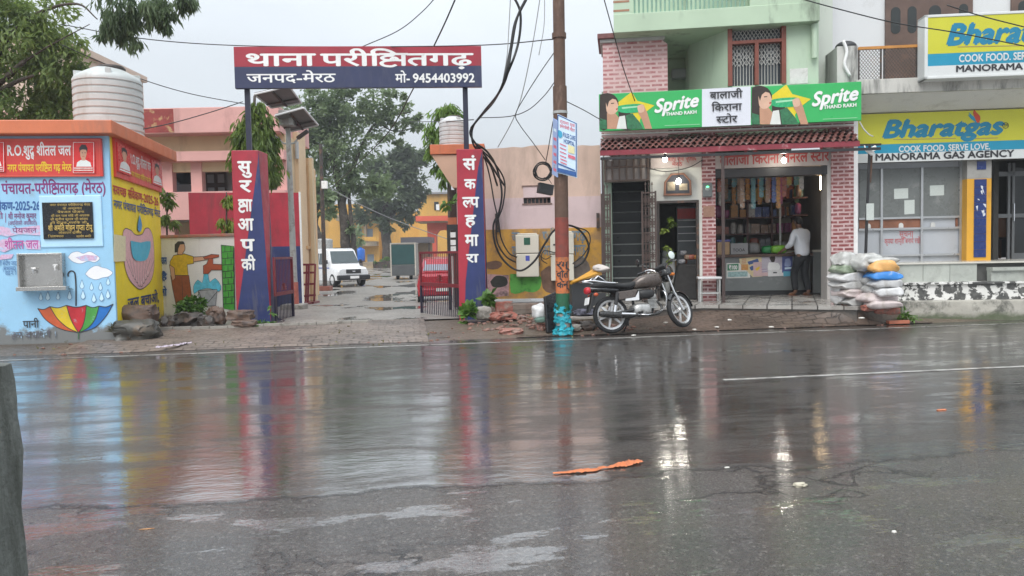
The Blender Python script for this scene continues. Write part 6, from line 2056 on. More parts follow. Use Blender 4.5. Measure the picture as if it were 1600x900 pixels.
def packet(name, label, px0, px1, pyt, m, seed, d=None, group=None):
    d = CD - .15 if d is None else d
    a_, b_ = sx(px0, d, 390), sx(px1, d, 390)
    h_ = max(.05, sz((px0 + px1) / 2, pyt, d) - zct)
    mb = MB()
    mb.ell((0, 0, h_ / 2), (b_ - a_) / 2, .13, h_ / 2, 20, 10, pw=.55)
    mb.v = [(x, y, z + .02 * noise.noise(Vector((x * 9, y * 9, seed))) if z > .02 else z) for x, y, z in mb.v]
    return solo(name, label, 'packet', mb, m, Fr(S.m @ Vector(((a_ + b_) / 2, -d + .15, 0)), SA, zct), group, smooth=True)
packet('plastic_packet', 'dull grey plastic packet lying right of the grey lettered carton', 1170, 1189, 379, mat('grey plastic', (.20, .20, .20), .35, .3, 8), 1)
packet('plastic_packet', 'dark green packet lying on the middle of the counter', 1191, 1218, 384, mat('green packet', (.02, .26, .07), .3, .3, 12), 2)
packet('plastic_packet', 'lime green packet with a white stripe on the middle of the counter', 1206, 1231, 383, mat('lime packet', (.20, .50, .04), .3, .3, 12), 3, CD - .02)
# newspaper held open beside the man and ledger on the side
nb_ = S.hit(1240, 383, CD + .0)
solo('newspaper', 'folded cream newspaper lying by the hand of the man at the counter', 'newspaper', MB().hexa([(-.16, -.1, .002), (.16, -.12, .06), (.18, .12, .10), (-.14, .14, .03)], [(-.16, -.1, .02), (.16, -.12, .078), (.18, .12, .118), (-.14, .14, .048)]), mat('newsprint', (.55, .50, .40), .7, .15, 20), Fr(S.m @ Vector((nb_[0], -CD + .15, 0)), SA, zct), bevel=.004)
a = sx(1281, CD, 390)
t = solo('ledger', 'pale flat ledger lying on the right end of the counter', 'book', MB().box(-.15, .15, -.1, .1, .001, .05), mat('ledger cover', (.52, .50, .44), .6, .1, 9), Fr(S.m @ Vector((a, -CD + .12, 0)), SA, zct + .02), bevel=.005)
part('shelf_top', MB().box(cx1 + .06, sx(1292, CD, 430), -CD + .0, -CD + .3, zct - .02, zct + .0195), CGR, ct, S)
# shelving and goods
SHW_ = mat('shelf board', (.12, .055, .045), .6, .2, 3)
hx0, hx1 = p0 + .2, q0 - .1
unit = thing('goods_shelves', 'dark wooden shelving along the back wall of the grocery shop', 'shelves', S0)
levels = [FZ + .25 + .37 * i for i in range(7)]
SY = 2.9
for z_ in levels: part('shelf', MB().box(hx0, hx1, SY, SY + .5, z_ - .03, z_), SHW_, unit, S)
for k in range(5): part('upright', MB().box(_lerp(hx0, hx1, k / 4) - .02, _lerp(hx0, hx1, k / 4) + .02, SY + .01, SY + .52, FZ, zc - .02), SHW_, unit, S)
part('upright', MB().box(sx(1222, -1.9), sx(1222, -1.9) + .04, 2.2, 2.24, FZ, zc - .02), GALV, unit, S)
GC = [(.42, .10, .05), (.55, .40, .06), (.10, .26, .08), (.07, .12, .36), (.55, .52, .48), (.32, .18, .10), (.40, .08, .22), (.12, .30, .32), (.62, .28, .05), (.20, .20, .22)]
GM = [mat('goods colour %d' % i, tuple(.85 * v + .03 for v in c_), .35, .3, 11, (.50, .50, .47) if i % 2 else (.12, .08, .07), .54, 13) for i, c_ in enumerate(GC)]
kinds = []
for i, m in enumerate(GM):
    kinds.append(('goods_box', MB().box(-.07, .07, -.06, .06, 0, .20), m, 'box', 'boxed goods on the back shelves of the grocery', 'small cardboard box of goods on the dim back shelves of the grocery', False))
    kinds.append(('goods_jar', MB().lathe([(.05, 0), (.06, .02), (.06, .15), (.045, .18), (.045, .2), (0, .2)], n=12), m, 'jar', 'jars on the back shelves of the grocery', 'small plastic jar on the dim back shelves of the grocery', 40))
    pk = MB().ell((0, 0, .11), .085, .045, .11, 10, 8, pw=.6)
    kinds.append(('goods_packet', pk, m, 'packet', 'packets on the back shelves of the grocery', 'small printed packet on the dim back shelves of the grocery', True))
protos = {}
r = random.Random(21)
def good(k, M_):
    nm, mb_, m, cat, grp, lab, sm = kinds[k]
    if k not in protos:
        o = solo(nm, lab, cat, mb_, m, ID, grp, smooth=sm)
        protos[k] = o
    else:
        o = protos[k].copy()
        COL.objects.link(o)
    o.matrix_world = M_
    return o
for li, z_ in enumerate(levels[1:]):
    x = hx0 + .1
    while x < hx1 - .08:
        base = r.choice((0, 0, 1, 2)) 
        col = r.randrange(len(GM))
        for _ in range(r.randint(1, 3)):
            if x > hx1 - .08: break
            if abs(((x - hx0) / (hx1 - hx0) * 4) % 1 - .0) > .04:
                s = r.uniform(.85, 1.3)
                good(col * 3 + base, S0.m @ Matrix.Translation((x, SY + .12 + r.uniform(0, .05), z_ + .001)) @ Matrix.Rotation(r.uniform(-.2, .2), 4, 'Z') @ Matrix.Diagonal((s, s, s * r.uniform(.8, 1.25), 1)))
            x += r.uniform(.15, .20)
sb_x = q0 - .36
part('shelf', MB().box(sb_x - .02, sb_x + .28, 1.95, 2.8, levels[2] - .03, levels[2]).box(sb_x - .02, sb_x + .28, 1.95, 2.8, levels[4] - .03, levels[4]).box(sb_x - .02, sb_x + .28, 1.95, 2.8, levels[3] - .03, levels[3]).box(sb_x - .02, sb_x + .28, 1.95, 2.8, levels[5] - .03, levels[5]), SHW_, unit, S)
for z_ in levels[2:6]:
    y = 2.05
    while y < 2.75:
        s = r.uniform(.9, 1.3)
        good(r.randrange(len(GM)) * 3 + r.choice((0, 1, 2)), S0.m @ Matrix.Translation((sb_x + .1 + r.uniform(0, .05), y, z_ + .001)) @ Matrix.Rotation(PI / 2 + r.uniform(-.2, .2), 4, 'Z') @ Matrix.Diagonal((s, s, s, 1)))
        y += r.uniform(.17, .25)
# strips of sachets hanging from the lintel
r = random.Random(5)
zh = sz(1200, 276, PD - .3)
stp = None
for k in range(27):
    x = _lerp(p1 + .12, q0 - .2, k / 26) + r.uniform(-.05, .05)
    ln = r.randint(2, 6)
    c_ = r.randrange(len(GM))
    mb = MB()
    for j in range(ln):
        z_ = -.02 - j * .115
        mb.hexa([(-.045, -.012 + .01 * r.random(), z_ - .10), (.045, -.012 + .01 * r.random(), z_ - .10), (.045, .012, z_ - .10), (-.045, .012, z_ - .10)], [(-.045, -.006, z_), (.045, -.006, z_), (.045, .006, z_), (-.045, .006, z_)])
        mb.box(-.02, .02, -.001, .001, z_ - .114, z_ - .1005)
    y = r.choice((1.0, 1.3, 2.0, 2.2, 2.4, 2.5))
    solo('sachet_strip', 'strip of small sachets hanging under the lintel of the grocery shop', 'sachets', mb, GM[c_], Fr(S.m @ Vector((x, y, 0)), SA, zc - .02 - (0 if y > 2 else .15)), 'sachet strips hanging in the grocery shop')
part('hanging_rail', MB().cyl((p1 + .05, 1.0, zc - .16), (q0 - .1, 1.0, zc - .16), .012, n=6).cyl((p1 + .05, 1.3, zc - .16), (q0 - .1, 1.3, zc - .16), .012, n=6), IRON, unit, S)
# warm tube at the right inside and a lit wall of cards
tb = thing('tube_light', 'warm lit tube lamp fixed inside the shop near the right brick pillar', 'tube light', S0)
x, z = S.hit(1283, 283, -1.6)
part('tube', MB().cyl((x, 1.6, z + .22), (x, 1.6, z - .18), .02, n=10), mat('lit tube', (1, .85, .6), .3, 0, emit=((1, .72, .42), 24), bmp=0), tb, S)
part('fitting', MB().box(x + .022, x + .06, 1.57, 1.63, z - .24, z + .28), WHITE, tb, S)
# side doorway: white scooter and goods in the passage
sxc = sx(1043, -1.5, 420)
sct = thing('parked_scooter', 'white scooter parked inside the dark side doorway, facing out', 'scooter', Fr(S.m @ Vector((sxc, 1.5, 0)), SA - .15, FZ))
SCW = mat('scooter white', (.55, .55, .54), .3, .05, bmp=0)
part('front_apron', MB().hexa([(-.20, .0, .30), (.20, .0, .30), (.16, .10, .30), (-.16, .10, .30)], [(-.13, .22, .88), (.13, .22, .88), (.12, .30, .88), (-.12, .30, .88)]), SCW, sct, bevel=.03)
part('handlebar', MB().tube(curve2([(-.33, .16, 1.0), (-.15, .24, .98), (0, .24, .95), (.15, .24, .98), (.33, .16, 1.0)], 4), .018, 8), BLACK, sct, smooth=True)
part('headlamp', MB().ell((0, .22, .93), .14, .09, .10), SCW, sct, smooth=True)
part('mirror', MB().ell((-.26, .2, 1.2), .06, .03, .08).cyl((-.2, .22, .98), (-.26, .21, 1.13), .008), BLACK, sct, smooth=True)
wt = part('front_wheel', MB().lathe([(.13, -.045), (.2, -.05), (.22, 0), (.2, .05), (.13, .045)], (0, 0, .22), 24, ax='x'), BLACK, sct, smooth=30)
part('fender', MB().lathe([(.24, -.06), (.25, 0), (.24, .06)], (0, 0, .24), 24, ax='x'), SCW, sct, smooth=True)
part('floorboard', MB().box(-.14, .14, .3, .8, .26, .32), SCW, sct, bevel=.02)
part('seat_body', MB().ell((0, 1.05, .55), .18, .42, .26, pw=.7), SCW, sct, smooth=True)
part('seat', MB().ell((0, 1.05, .80), .15, .38, .07, pw=.7), BLACK, sct, smooth=True)
part('rear_wheel', MB().lathe([(.13, -.045), (.2, -.05), (.22, 0), (.2, .05), (.13, .045)], (0, 1.2, .22), 24, ax='x'), BLACK, sct, smooth=30)
gx_ = sx(1079, -1.2, 400)
cf = thing('drinks_cooler', 'shop cooler with a red topped display in the dim side passage', 'cooler', Fr(S.m @ Vector((gx_, 1.55, 0)), SA, FZ))
part('cabinet', MB().box(-.25, .25, 0, .5, 0, 1.95), mat('cooler grey', (.14, .15, .16), .4, .1), cf, bevel=.01)
part('header', MB().box(-.24, .24, -.012, -.001, 1.68, 1.90), mat('cooler red', (.55, .05, .04), .4, .15, 15), cf)
for z_ in (1.22, 1.38, 1.52, 1.66): part('shelf_edge', MB().box(-.23, .23, -.012, -.001, z_ - .02, z_), WHITE, cf)
ck = S.m @ Vector((sx(1076, -.9, 390), 1.0, 0))
tbk = thing('covered_table', 'dark draped table with a red and white heap of packets in the side passage', 'table', Fr(ck, SA, FZ))
part('cover', MB().hexa([(-.36, -.2, 0), (.30, -.2, 0), (.30, .3, 0), (-.36, .3, 0)], [(-.22, -.14, .72), (.28, -.14, .72), (.28, .28, .72), (-.22, .28, .72)]), mat('dark drape', (.03, .028, .027), .8, .3, 6), tbk, bevel=.02)
r = random.Random(8)
for k in range(7):
    solo('goods_bag', 'small clear bag of snacks heaped on the dark draped table in the side passage', 'packet', MB().ell((0, 0, 0), .08, .06, .055, 12, 8, pw=.6), [GM[0], GM[5], GM[9], GM[8]][k % 4], Fr(S.m @ Vector((sx(1076, -.9, 390) + r.uniform(-.17, .2), 1.0 + r.uniform(-.05, .15), 0)), SA, FZ + .775 + .09 * (k // 3)), 'snack bags heaped in the side passage', smooth=True)
solo('carton', 'brown cardboard carton standing on the floor inside the side doorway', 'box', MB().box(-.17, .17, -.15, .15, 0, .78), CARD, Fr(S.m @ Vector((sx(1058, -1.7, 420), 1.9, 0)), SA, FZ), bevel=.01)
solo('leafy_garland', 'yellow green leafy garland hanging at the left jamb of the side doorway', 'garland', leaves(MB(), [((0, 0, 0), .12, .1, .32, 120), ((.03, 0, -.5), .10, .1, .3, 80)], .10, .5, 4, .5), leafmat('garland leaf', (.12, .22, .02), (.45, .55, .12)), Fr(S.m @ Vector((xd0 + .22, -PD + .35, 0)), SA, z_d - .5), fixn=False)
# folding wrought iron gate leaves beside the stair
def iron_leaf(label, pxa, pxb, pyt, pyb, d):
    a_, b_ = sx(pxa, d, 380), sx(pxb, d, 380)
    z0_, z1_ = sz((pxa + pxb) / 2, pyb, d), sz((pxa + pxb) / 2, pyt, d)
    t = thing('folding_iron_gate', label, 'gate', Fr(S.m @ Vector(((a_ + b_) / 2, -d, 0)), SA, z0_))
    mb = MB()
    W_ = b_ - a_
    BRN = mat('brown wrought iron', (.075, .048, .040), .5, .3, 6)
    for x in (a_, b_): mb.box(x - .018, x + .018, -d - .018, -d + .018, z0_, z1_ - .12)
    hh = z1_ - z0_
    for f_ in (0, .30, .36, .60, .93): mb.box(a_, b_, -d - .015, -d + .015, z0_ + hh * f_, z0_ + hh * f_ + .03)
    part('frame', mb, BRN, t, S)
    mb = MB()
    n_ = max(2, int(W_ / .085))
    for i in range(1, n_ + 1):
        x = a_ + W_ * i / (n_ + 1)
        mb.cyl((x, -d, z0_), (x, -d, z1_), .009, n=6)
        mb.cyl((x, -d, z1_ - .001), (x, -d, z1_ + .07), .022, .002, n=8)
    for f0, f1, cnt in ((.02, .30, 4), (.38, .60, 3), (.64, .92, 3)):
        for i in range(n_ + 1):
            xm_ = a_ + W_ * (i + .5) / (n_ + 1)
            for k in range(cnt):
                zc_ = z0_ + hh * _lerp(f0, f1, (k + .5) / cnt)
                rr = W_ / (n_ + 1) * .40
                hz_ = hh * (f1 - f0) / cnt * .42
                mb.tube([(xm_ + rr * math.cos(t_), -d, zc_ + hz_ * math.sin(t_)) for t_ in [2 * PI * j / 12 for j in range(13)]], .008, 5)
                if k % 2 == 0: mb.tube([(xm_ + rr * .5 * math.cos(t_), -d, zc_ + hz_ * .45 * math.sin(t_)) for t_ in [2 * PI * j / 10 for j in range(11)]], .009, 5)
    part('scrollwork', mb, BRN, t, S)
iron_leaf('folded brown wrought iron gate leaf left of the dark stair', 941, 954, 293, 478, -.25)
iron_leaf('open brown wrought iron gate leaf between the dark stair and side doorway', 1004, 1025, 289, 478, -.25)
# electric meter on left brick pillar and stool below it
a_, b_ = sx(1098, PD + .1, 297), sx(1113, PD + .1, 297)
em = thing('electric_meter', 'grey electric meter with a green light on the left brick pillar', 'electric meter', Fr(S.m @ Vector((a_, -PD, 0)), SA, sz(1105, 308, PD)))
part('case', MB().box(a_, b_, -PD - .10, -PD - .002, sz(1105, 308, PD), sz(1105, 286, PD)), mat('meter grey', (.13, .14, .14), .4, .1), em, S, bevel=.012)
part('display', MB().ell(((a_ + b_) / 2, -PD - .101, sz(1105, 295, PD)), .05, .012, .05), mat('meter face', (.30, .32, .30), .3), em, S, smooth=True)
part('indicator', MB().ell(((a_ + b_) / 2, -PD - .113, sz(1105, 292.5, PD)), .028, .008, .016), mat('green lamp', (.1, .6, .2), .3, 0, emit=((.1, 1, .3), 2.5), bmp=0), em, S, smooth=True)
part('cement_patch', MB().box(p0 + .02, p0 + .24, -PD - .012, -PD - .001, sz(1105, 339, PD), sz(1105, 322, PD)), mat('brown cement', (.30, .17, .12), .8, .2, 8), shop, S)
sb0, sb1 = sx(1091, .05, 435), sx(1128, .05, 435)
zs_ = sz(1110, 433, .1)
stl = thing('bench', 'small white topped bench standing before the left brick pillar', 'bench', Fr(S.m @ Vector(((sb0 + sb1) / 2, .1, 0)), SA, FZ))
hw = (sb1 - sb0) / 2
part('top', MB().box(-hw, hw, -.16, .22, zs_ - FZ - .04, zs_ - FZ), mat('bench white', (.62, .62, .62), .3, .08, 3), stl, bevel=.008)
for xx in (-hw + .04, hw - .04):
    for yy in (-.13, .19): part('leg', MB().box(xx - .015, xx + .015, yy - .015, yy + .015, 0, zs_ - FZ - .041), GALV, stl)
part('stretcher', MB().box(-hw + .056, hw - .056, -.14, -.12, .16, .19), GALV, stl)
# security cameras on the awning
for px, py, lab in ((950, 246, 'white security camera under the left end of the awning'), (1359, 237, 'white security camera on the beam right of the awning')):
    x, z = S.hit(px, py, .15)
    t = thing('security_camera', lab, 'camera', Fr(S.m @ Vector((x, -.15, 0)), SA, z))
    part('body', MB().obox(Matrix.Rotation(.6, 4, 'Y') @ Matrix.Rotation(.3, 4, 'Z'), .17, .075, .07), WHITE, t, bevel=.012)
    part('bracket', MB().cyl((-.06, .02, .03), (-.08, .05, .12), .012), WHITE, t)

# ---------------------------------------------------------------- the man at the counter
pp = ground(1254, 462, FZ)
class FrM:
    def __init__(s, m): s.m, s.inv = m, m.inverted()
pf = FrM(Matrix.Translation(pp) @ Matrix.Rotation(R(24), 4, 'Z'))
def skinned(edges_pts, levels=2, root=0):
    """edges_pts: {name: (pos, radius)}, chains of names -> evaluated mesh builder"""
    pts, chains = edges_pts
    names = list(pts)
    me = bpy.data.meshes.new('sk')
    es = []
    for c_ in chains: es += [(names.index(c_[i]), names.index(c_[i + 1])) for i in range(len(c_) - 1)]
    me.from_pydata([pts[n_][0] for n_ in names], es, [])
    o = bpy.data.objects.new('sk', me)
    COL.objects.link(o)
    m1 = o.modifiers.new('s', 'SKIN')
    m1.use_smooth_shade = True
    for i, n_ in enumerate(names):
        rr = pts[n_][1]
        me.skin_vertices[0].data[i].radius = rr if isinstance(rr, tuple) else (rr, rr)
        me.skin_vertices[0].data[i].use_root = i == root
    m2 = o.modifiers.new('u', 'SUBSURF')
    m2.levels = m2.render_levels = levels
    bpy.context.view_layer.update()
    dg = bpy.context.evaluated_depsgraph_get()
    e_ = o.evaluated_get(dg).to_mesh()
    mb = MB().add([tuple(v.co) for v in e_.vertices], [tuple(p.vertices) for p in e_.polygons])
    bpy.data.objects.remove(o)
    return mb
# local: facing +y, x to his right
Bp = {'pel': ((0, 0, .90), (.09, .075)), 'waist': ((0, .015, 1.04), (.11, .085)), 'chest': ((0, .045, 1.24), (.13, .085)), 'neckb': ((0, .075, 1.385), (.07, .06)), 'neck': ((0, .105, 1.45), (.052, .052)), 'skull': ((0, .13, 1.53), (.07, .085)), 'crown': ((0, .125, 1.61), (.06, .075)),
      'shL': ((-.175, .05, 1.345), .048), 'elL': ((-.285, .045, 1.09), .044), 'wrL': ((-.315, .235, .965), .030), 'haL': ((-.315, .31, .935), (.036, .018)),
      'shR': ((.175, .06, 1.345), .048), 'elR': ((.245, .12, 1.10), .044), 'wrR': ((.12, .34, 1.03), .030), 'haR': ((.07, .40, 1.02), (.036, .018)),
      'hpL': ((-.09, .0, .84), .07), 'knL': ((-.12, .13, .47), .062), 'anL': ((-.14, .05, .09), .042), 'ftL': ((-.155, .12, .035), (.042, .028)), 'toL': ((-.17, .22, .022), (.042, .018)),
      'hpR': ((.09, .0, .84), .07), 'knR': ((.10, .05, .47), .062), 'anR': ((.12, -.06, .09), .042), 'ftR': ((.13, .01, .035), (.042, .028)), 'toR': ((.145, .11, .022), (.042, .018))}
body = skinned((Bp, [('pel', 'waist', 'chest', 'neckb', 'neck', 'skull', 'crown'), ('chest', 'shL', 'elL', 'wrL', 'haL'), ('chest', 'shR', 'elR', 'wrR', 'haR'), ('pel', 'hpL', 'knL', 'anL', 'ftL', 'toL'), ('pel', 'hpR', 'knR', 'anR', 'ftR', 'toR')]))
hc = Vector((0, .14, 1.56))
for sx_ in (-1, 1):
    body.ell((sx_ * .078, .125, 1.555), .014, .022, .032, 8, 6)
    body.ell((sx_ * .03, .215, 1.575), .012, .010, .008, 8, 6)
body.tube([(0, .205, 1.58), (0, .235, 1.545), (0, .215, 1.53)], [.010, .016, .012], 7)
body.tube([(-.025, .207, 1.505), (0, .215, 1.503), (.025, .207, 1.505)], [.006, .009, .006], 6)
for s_, hp, wp in (('L', Vector((-.315, .31, .935)), Vector((-.315, .235, .965))), ('R', Vector((.07, .40, 1.02)), Vector((.12, .34, 1.03)))):
    d_ = (hp - wp).normalized()
    sd_ = d_.cross(Vector((0, 0, 1))).normalized()
    for k, ln in enumerate((.066, .078, .074, .058)):
        o_ = hp + sd_ * (k - 1.5) * .018
        body.tube([o_ - d_ * .01, o_ + d_ * ln * .5 + Vector((0, 0, -.006)), o_ + d_ * ln + Vector((0, 0, -.028))], [.010, .009, .007], 7)
    o_ = hp - d_ * .02 + sd_ * (.03 if s_ == 'L' else -.03)
    body.tube([o_, o_ + d_ * .03 + sd_ * (.022 if s_ == 'L' else -.022), o_ + d_ * .055 + sd_ * (.024 if s_ == 'L' else -.024)], [.012, .010, .008], 7)
SKM = mat('brown skin', (.17, .085, .05), .5, .08, 5, bmp=0)
man = solo('person', 'man in a white shirt and dark trousers standing at the shop counter, back turned', 'person', body, SKM, pf, smooth=True)
FRM[man.name] = pf.m.copy()
Sp = {'hem': ((0, .0, .79), (.172, .150)), 'waist': ((0, .012, .99), (.160, .136)), 'chest': ((0, .04, 1.24), (.172, .126)), 'col': ((0, .075, 1.385), (.085, .075)), 'colt': ((0, .095, 1.425), (.060, .060)),
      'shL': ((-.18, .05, 1.34), .074), 'elL': ((-.287, .045, 1.09), .062), 'cuL': ((-.305, .16, 1.015), .050), 'shR': ((.18, .06, 1.34), .074), 'elR': ((.25, .12, 1.10), .062), 'cuR': ((.19, .235, 1.06), .052)}
sh2 = skinned((Sp, [('hem', 'waist', 'chest', 'col', 'colt'), ('chest', 'shL', 'elL', 'cuL'), ('chest', 'shR', 'elR', 'cuR')]))
sh2.v = [(x + .018 * noise.noise(Vector((x * 8, y * 8, z * 9))), y + .018 * noise.noise(Vector((x * 7, y * 7, z * 4 + 9))), z) for x, y, z in sh2.v]
part('shirt', sh2, mat('white cotton', (.62, .65, .70), .8, .04, 6, bmp=.2), man, smooth=True)
Tp = {'t': ((0, .01, 1.07), (.118, .092)), 'w': ((0, .0, .97), (.135, .112)), 'pel': ((0, -.005, .87), (.14, .118)), 'hpL': ((-.09, .005, .80), .105), 'knL': ((-.12, .13, .47), .082), 'anL': ((-.14, .05, .10), .068), 'hpR': ((.09, .005, .80), .105), 'knR': ((.10, .05, .47), .082), 'anR': ((.12, -.06, .10), .068)}
tr2 = skinned((Tp, [('t', 'w', 'pel', 'hpL', 'knL', 'anL'), ('pel', 'hpR', 'knR', 'anR')]))
part('trousers', tr2, mat('dark grey cloth', (.013, .015, .018), .8, .15, 6, bmp=.2), man, smooth=True)
hb_ = MB().ell((0, .115, 1.585), .086, .105, .098, 18, 12)
hb_.v = [(x + .008 * noise.noise(Vector((x * 30, y * 30, z * 30))), min(y, .185) + .004 * noise.noise(Vector((x * 25, y * 25, z * 25 + 5))), max(z, 1.555 if y > .09 else 1.50)) for x, y, z in hb_.v]
part('hair', hb_, mat('black hair', (.010, .009, .008), .5, .3, 40), man, smooth=True)
for s_, (fx, fy) in (('L', (-.158, .13)), ('R', (.133, .02))):
    part('sandal', MB().ell((fx, fy, .009), .052, .135, .010, 16, 6, pw=.8).tube([(fx - .05, fy + .05, .02), (fx, fy + .06, .055), (fx + .05, fy + .05, .02)], .012, 6, sy=.5), mat('brown sandal', (.16, .06, .03), .5, .2), man, smooth=True)

# ---------------------------------------------------------------- parked motorcycle
rc = ground(957, 521, .035)
YAW, LEAN, STEER = R(15), R(-9), R(27)
bm0 = FrM(Matrix.Translation(rc) @ Matrix.Rotation(YAW, 4, 'Z') @ Matrix.Rotation(R(-1.6), 4, 'Y') @ Matrix.Rotation(LEAN, 4, 'X'))
bike = thing('parked_motorcycle', 'brown and black commuter motorcycle with alloy wheels parked on its side stand', 'motorcycle', bm0)
TYRE = mat('tyre rubber', (.014, .014, .015), .7, .2, 20, (.07, .06, .05), .62, 8, bmp=.3)
ALLOY = mat('alloy silver', (.60, .60, .60), .3, .06, 5, metal=.7, bmp=0)
BLK = mat('gloss black plastic', (.012, .012, .013), .2, .1, bmp=0, coat=.4)
MBL = mat('satin black', (.018, .018, .019), .5, .15, 10)
TANKB = mat('bronze brown tank', (.075, .056, .046), .25, .06, 3, metal=.35, bmp=0, coat=.6)
ENG = mat('engine alloy', (.42, .42, .41), .4, .15, 12, (.12, .11, .10), .45, 9, metal=.6)
def wheel(parent, c, Rr, fx=None):
    """alloy wheel in the bike's local space, axle along y"""
    T = fx or Matrix.Identity(4)
    tr = lambda mb: setattr(mb, 'v', [tuple(T @ Vector(v)) for v in mb.v]) or mb
    prof = [(Rr - .068, -.024), (Rr - .05, -.037), (Rr - .022, -.04), (Rr - .004, -.022), (Rr, 0), (Rr - .004, .022), (Rr - .022, .04), (Rr - .05, .037), (Rr - .068, .024)]
    w_ = part('wheel', tr(MB().lathe([(.0, -.05), (.035, -.05), (.05, -.03), (.05, .03), (.035, .05), (0, .05)], c, 20, ax='y')), ALLOY, parent, smooth=35)
    part('tyre', tr(MB().lathe(prof + [prof[0]], c, 48, ax='y')), TYRE, w_, smooth=40)
    rp = [(Rr - .095, -.02), (Rr - .062, -.030), (Rr - .062, .030), (Rr - .095, .02)]
    part('rim', tr(MB().lathe(rp + [rp[0]], c, 48, ax='y')), ALLOY, w_, smooth=35)
    mb = MB()
    for k in range(6):
        a = 2 * PI * k / 6 + .3
        ca, sa = math.cos(a), math.sin(a)
        n_ = Vector((-sa, 0, ca))
        p0_, p1_ = Vector((c[0] + ca * .04, c[1], c[2] + sa * .04)), Vector((c[0] + ca * (Rr - .085), c[1], c[2] + sa * (Rr - .085)))
        mb.hexa([p0_ - n_ * .022 + Vector((0, -.014, 0)), p1_ - n_ * .014 + Vector((0, -.010, 0)), p1_ - n_ * .014 + Vector((0, .010, 0)), p0_ - n_ * .022 + Vector((0, .014, 0))],
                [p0_ + n_ * .022 + Vector((0, -.014, 0)), p1_ + n_ * .014 + Vector((0, -.010, 0)), p1_ + n_ * .014 + Vector((0, .010, 0)), p0_ + n_ * .022 + Vector((0, .014, 0))])
    part('spokes', tr(mb), ALLOY, w_)
    part('brake_drum', tr(MB().lathe([(0, .03), (.075, .03), (.08, .045), (.08, .075), (0, .08)], c, 24, ax='y')), ENG, w_, smooth=35)
    return w_
RW_ = .302
wheel(bike, (0, 0, RW_), RW_)
WB = 1.24
head = Vector((.965, 0, .90))
ax = Vector((WB - .035 - head.x, 0, RW_ - head.z)).normalized()
ST = Matrix.Translation(head) @ Matrix.Rotation(STEER, 4, -ax) @ Matrix.Translation(-head)
def fpart(name, mb, m, **k):
    mb.v = [tuple(ST @ Vector(v)) for v in mb.v]
    return part(name, mb, m, bike, **k)
wheel(bike, (WB, 0, RW_), RW_, ST)
for s in (-1, 1):
    y = s * .085
    fpart('fork_leg', MB().tube([(WB - .01, y, RW_ - .02), (WB - .01 - .30 * .44, y, RW_ + .27)], [.026, .024], 12).cyl((WB - .142, y, RW_ + .271), (head.x + .045, y, head.z + .02), .016), CHROME, smooth=40)
fpart('yoke', MB().box(head.x - .02, head.x + .09, -.115, .115, head.z - .03, head.z + .015), MBL, bevel=.012)
mb = MB()
for i in range(15):
    a = R(25 + i * 9)
pts = [(WB + (RW_ + .03) * math.cos(R(a)), 0, RW_ + (RW_ + .03) * math.sin(R(a))) for a in range(10, 160, 10)]
mb = MB()
V_ = []
for i, p in enumerate(pts):
    n_ = Vector((p[0] - WB, 0, p[2] - RW_)).normalized()
    for y, dz in ((-.06, -.035), (-.045, 0), (0, .012), (.045, 0), (.06, -.035)): V_.append(tuple(Vector((p[0], y, p[2])) + n_ * dz))
mb.add(V_, [(i * 5 + j, i * 5 + j + 1, (i + 1) * 5 + j + 1, (i + 1) * 5 + j) for i in range(len(pts) - 1) for j in range(4)])
fpart('front_mudguard', mb, BLK, smooth=True)
hl = fpart('headlight_cowl', MB().ell((head.x + .13, 0, head.z + .03), .12, .115, .145, 18, 12, pw=.8), BLK, smooth=True)
mb = MB().ell((head.x + .215, 0, head.z + .02), .05, .085, .085, 16, 10)
mb.v = [tuple(ST @ Vector(v)) for v in mb.v]
part('headlight_lens', mb, mat('lamp lens', (.55, .57, .58), .08, .05, bmp=0), hl, smooth=True)
fpart('handlebar', MB().tube(curve2([(head.x - .10, -.36, head.z + .13), (head.x - .02, -.20, head.z + .15), (head.x + .05, -.06, head.z + .06), (head.x + .05, .06, head.z + .06), (head.x - .02, .20, head.z + .15), (head.x - .10, .36, head.z + .13)], 5), .012, 8), CHROME, smooth=True)
for s in (-1, 1):
    fpart('grip', MB().cyl((head.x - .125, s * .38, head.z + .127), (head.x - .06, s * .265, head.z + .14), .019), BLK, smooth=40)
    fpart('brake_lever', MB().tube([(head.x - .03, s * .26, head.z + .145), (head.x + .0, s * .32, head.z + .14), (head.x - .05, s * .40, head.z + .13)], .007, 6), ENG, smooth=True)
    mm = fpart('mirror_arm', MB().tube(curve2([(head.x - .03, s * .22, head.z + .15), (head.x - .03, s * .26, head.z + .24), (head.x - .06, s * .33, head.z + .30)], 4), .006, 6), BLK, smooth=True)
    mb = MB().ell((0, 0, 0), .058, .018, .068, 18, 10)
    Q = Matrix.Translation((head.x - .09, s * .36, head.z + (.325 if s > 0 else .22))) @ Matrix.Rotation(R(70 if s > 0 else -18), 4, 'Z')
    mb.v = [tuple(ST @ (Q @ Vector(v))) for v in mb.v]
    part('mirror', mb, BLK if s > 0 else mat('mirror pale glass', (.55, .62, .60), .1, .05, bmp=0), mm, smooth=True)
    fpart('front_indicator', MB().ell((head.x + .10, s * .16, head.z - .03), .035, .03, .028).cyl((head.x + .10, s * .08, head.z - .03), (head.x + .10, s * .15, head.z - .03), .01), mat('amber lens', (.55, .16, .02), .2), smooth=True)
fpart('instrument_pod', MB().obox(Matrix.Translation((head.x + .045, 0, head.z + .14)) @ Matrix.Rotation(-.6, 4, 'Y'), .12, .22, .07), MBL, bevel=.02)
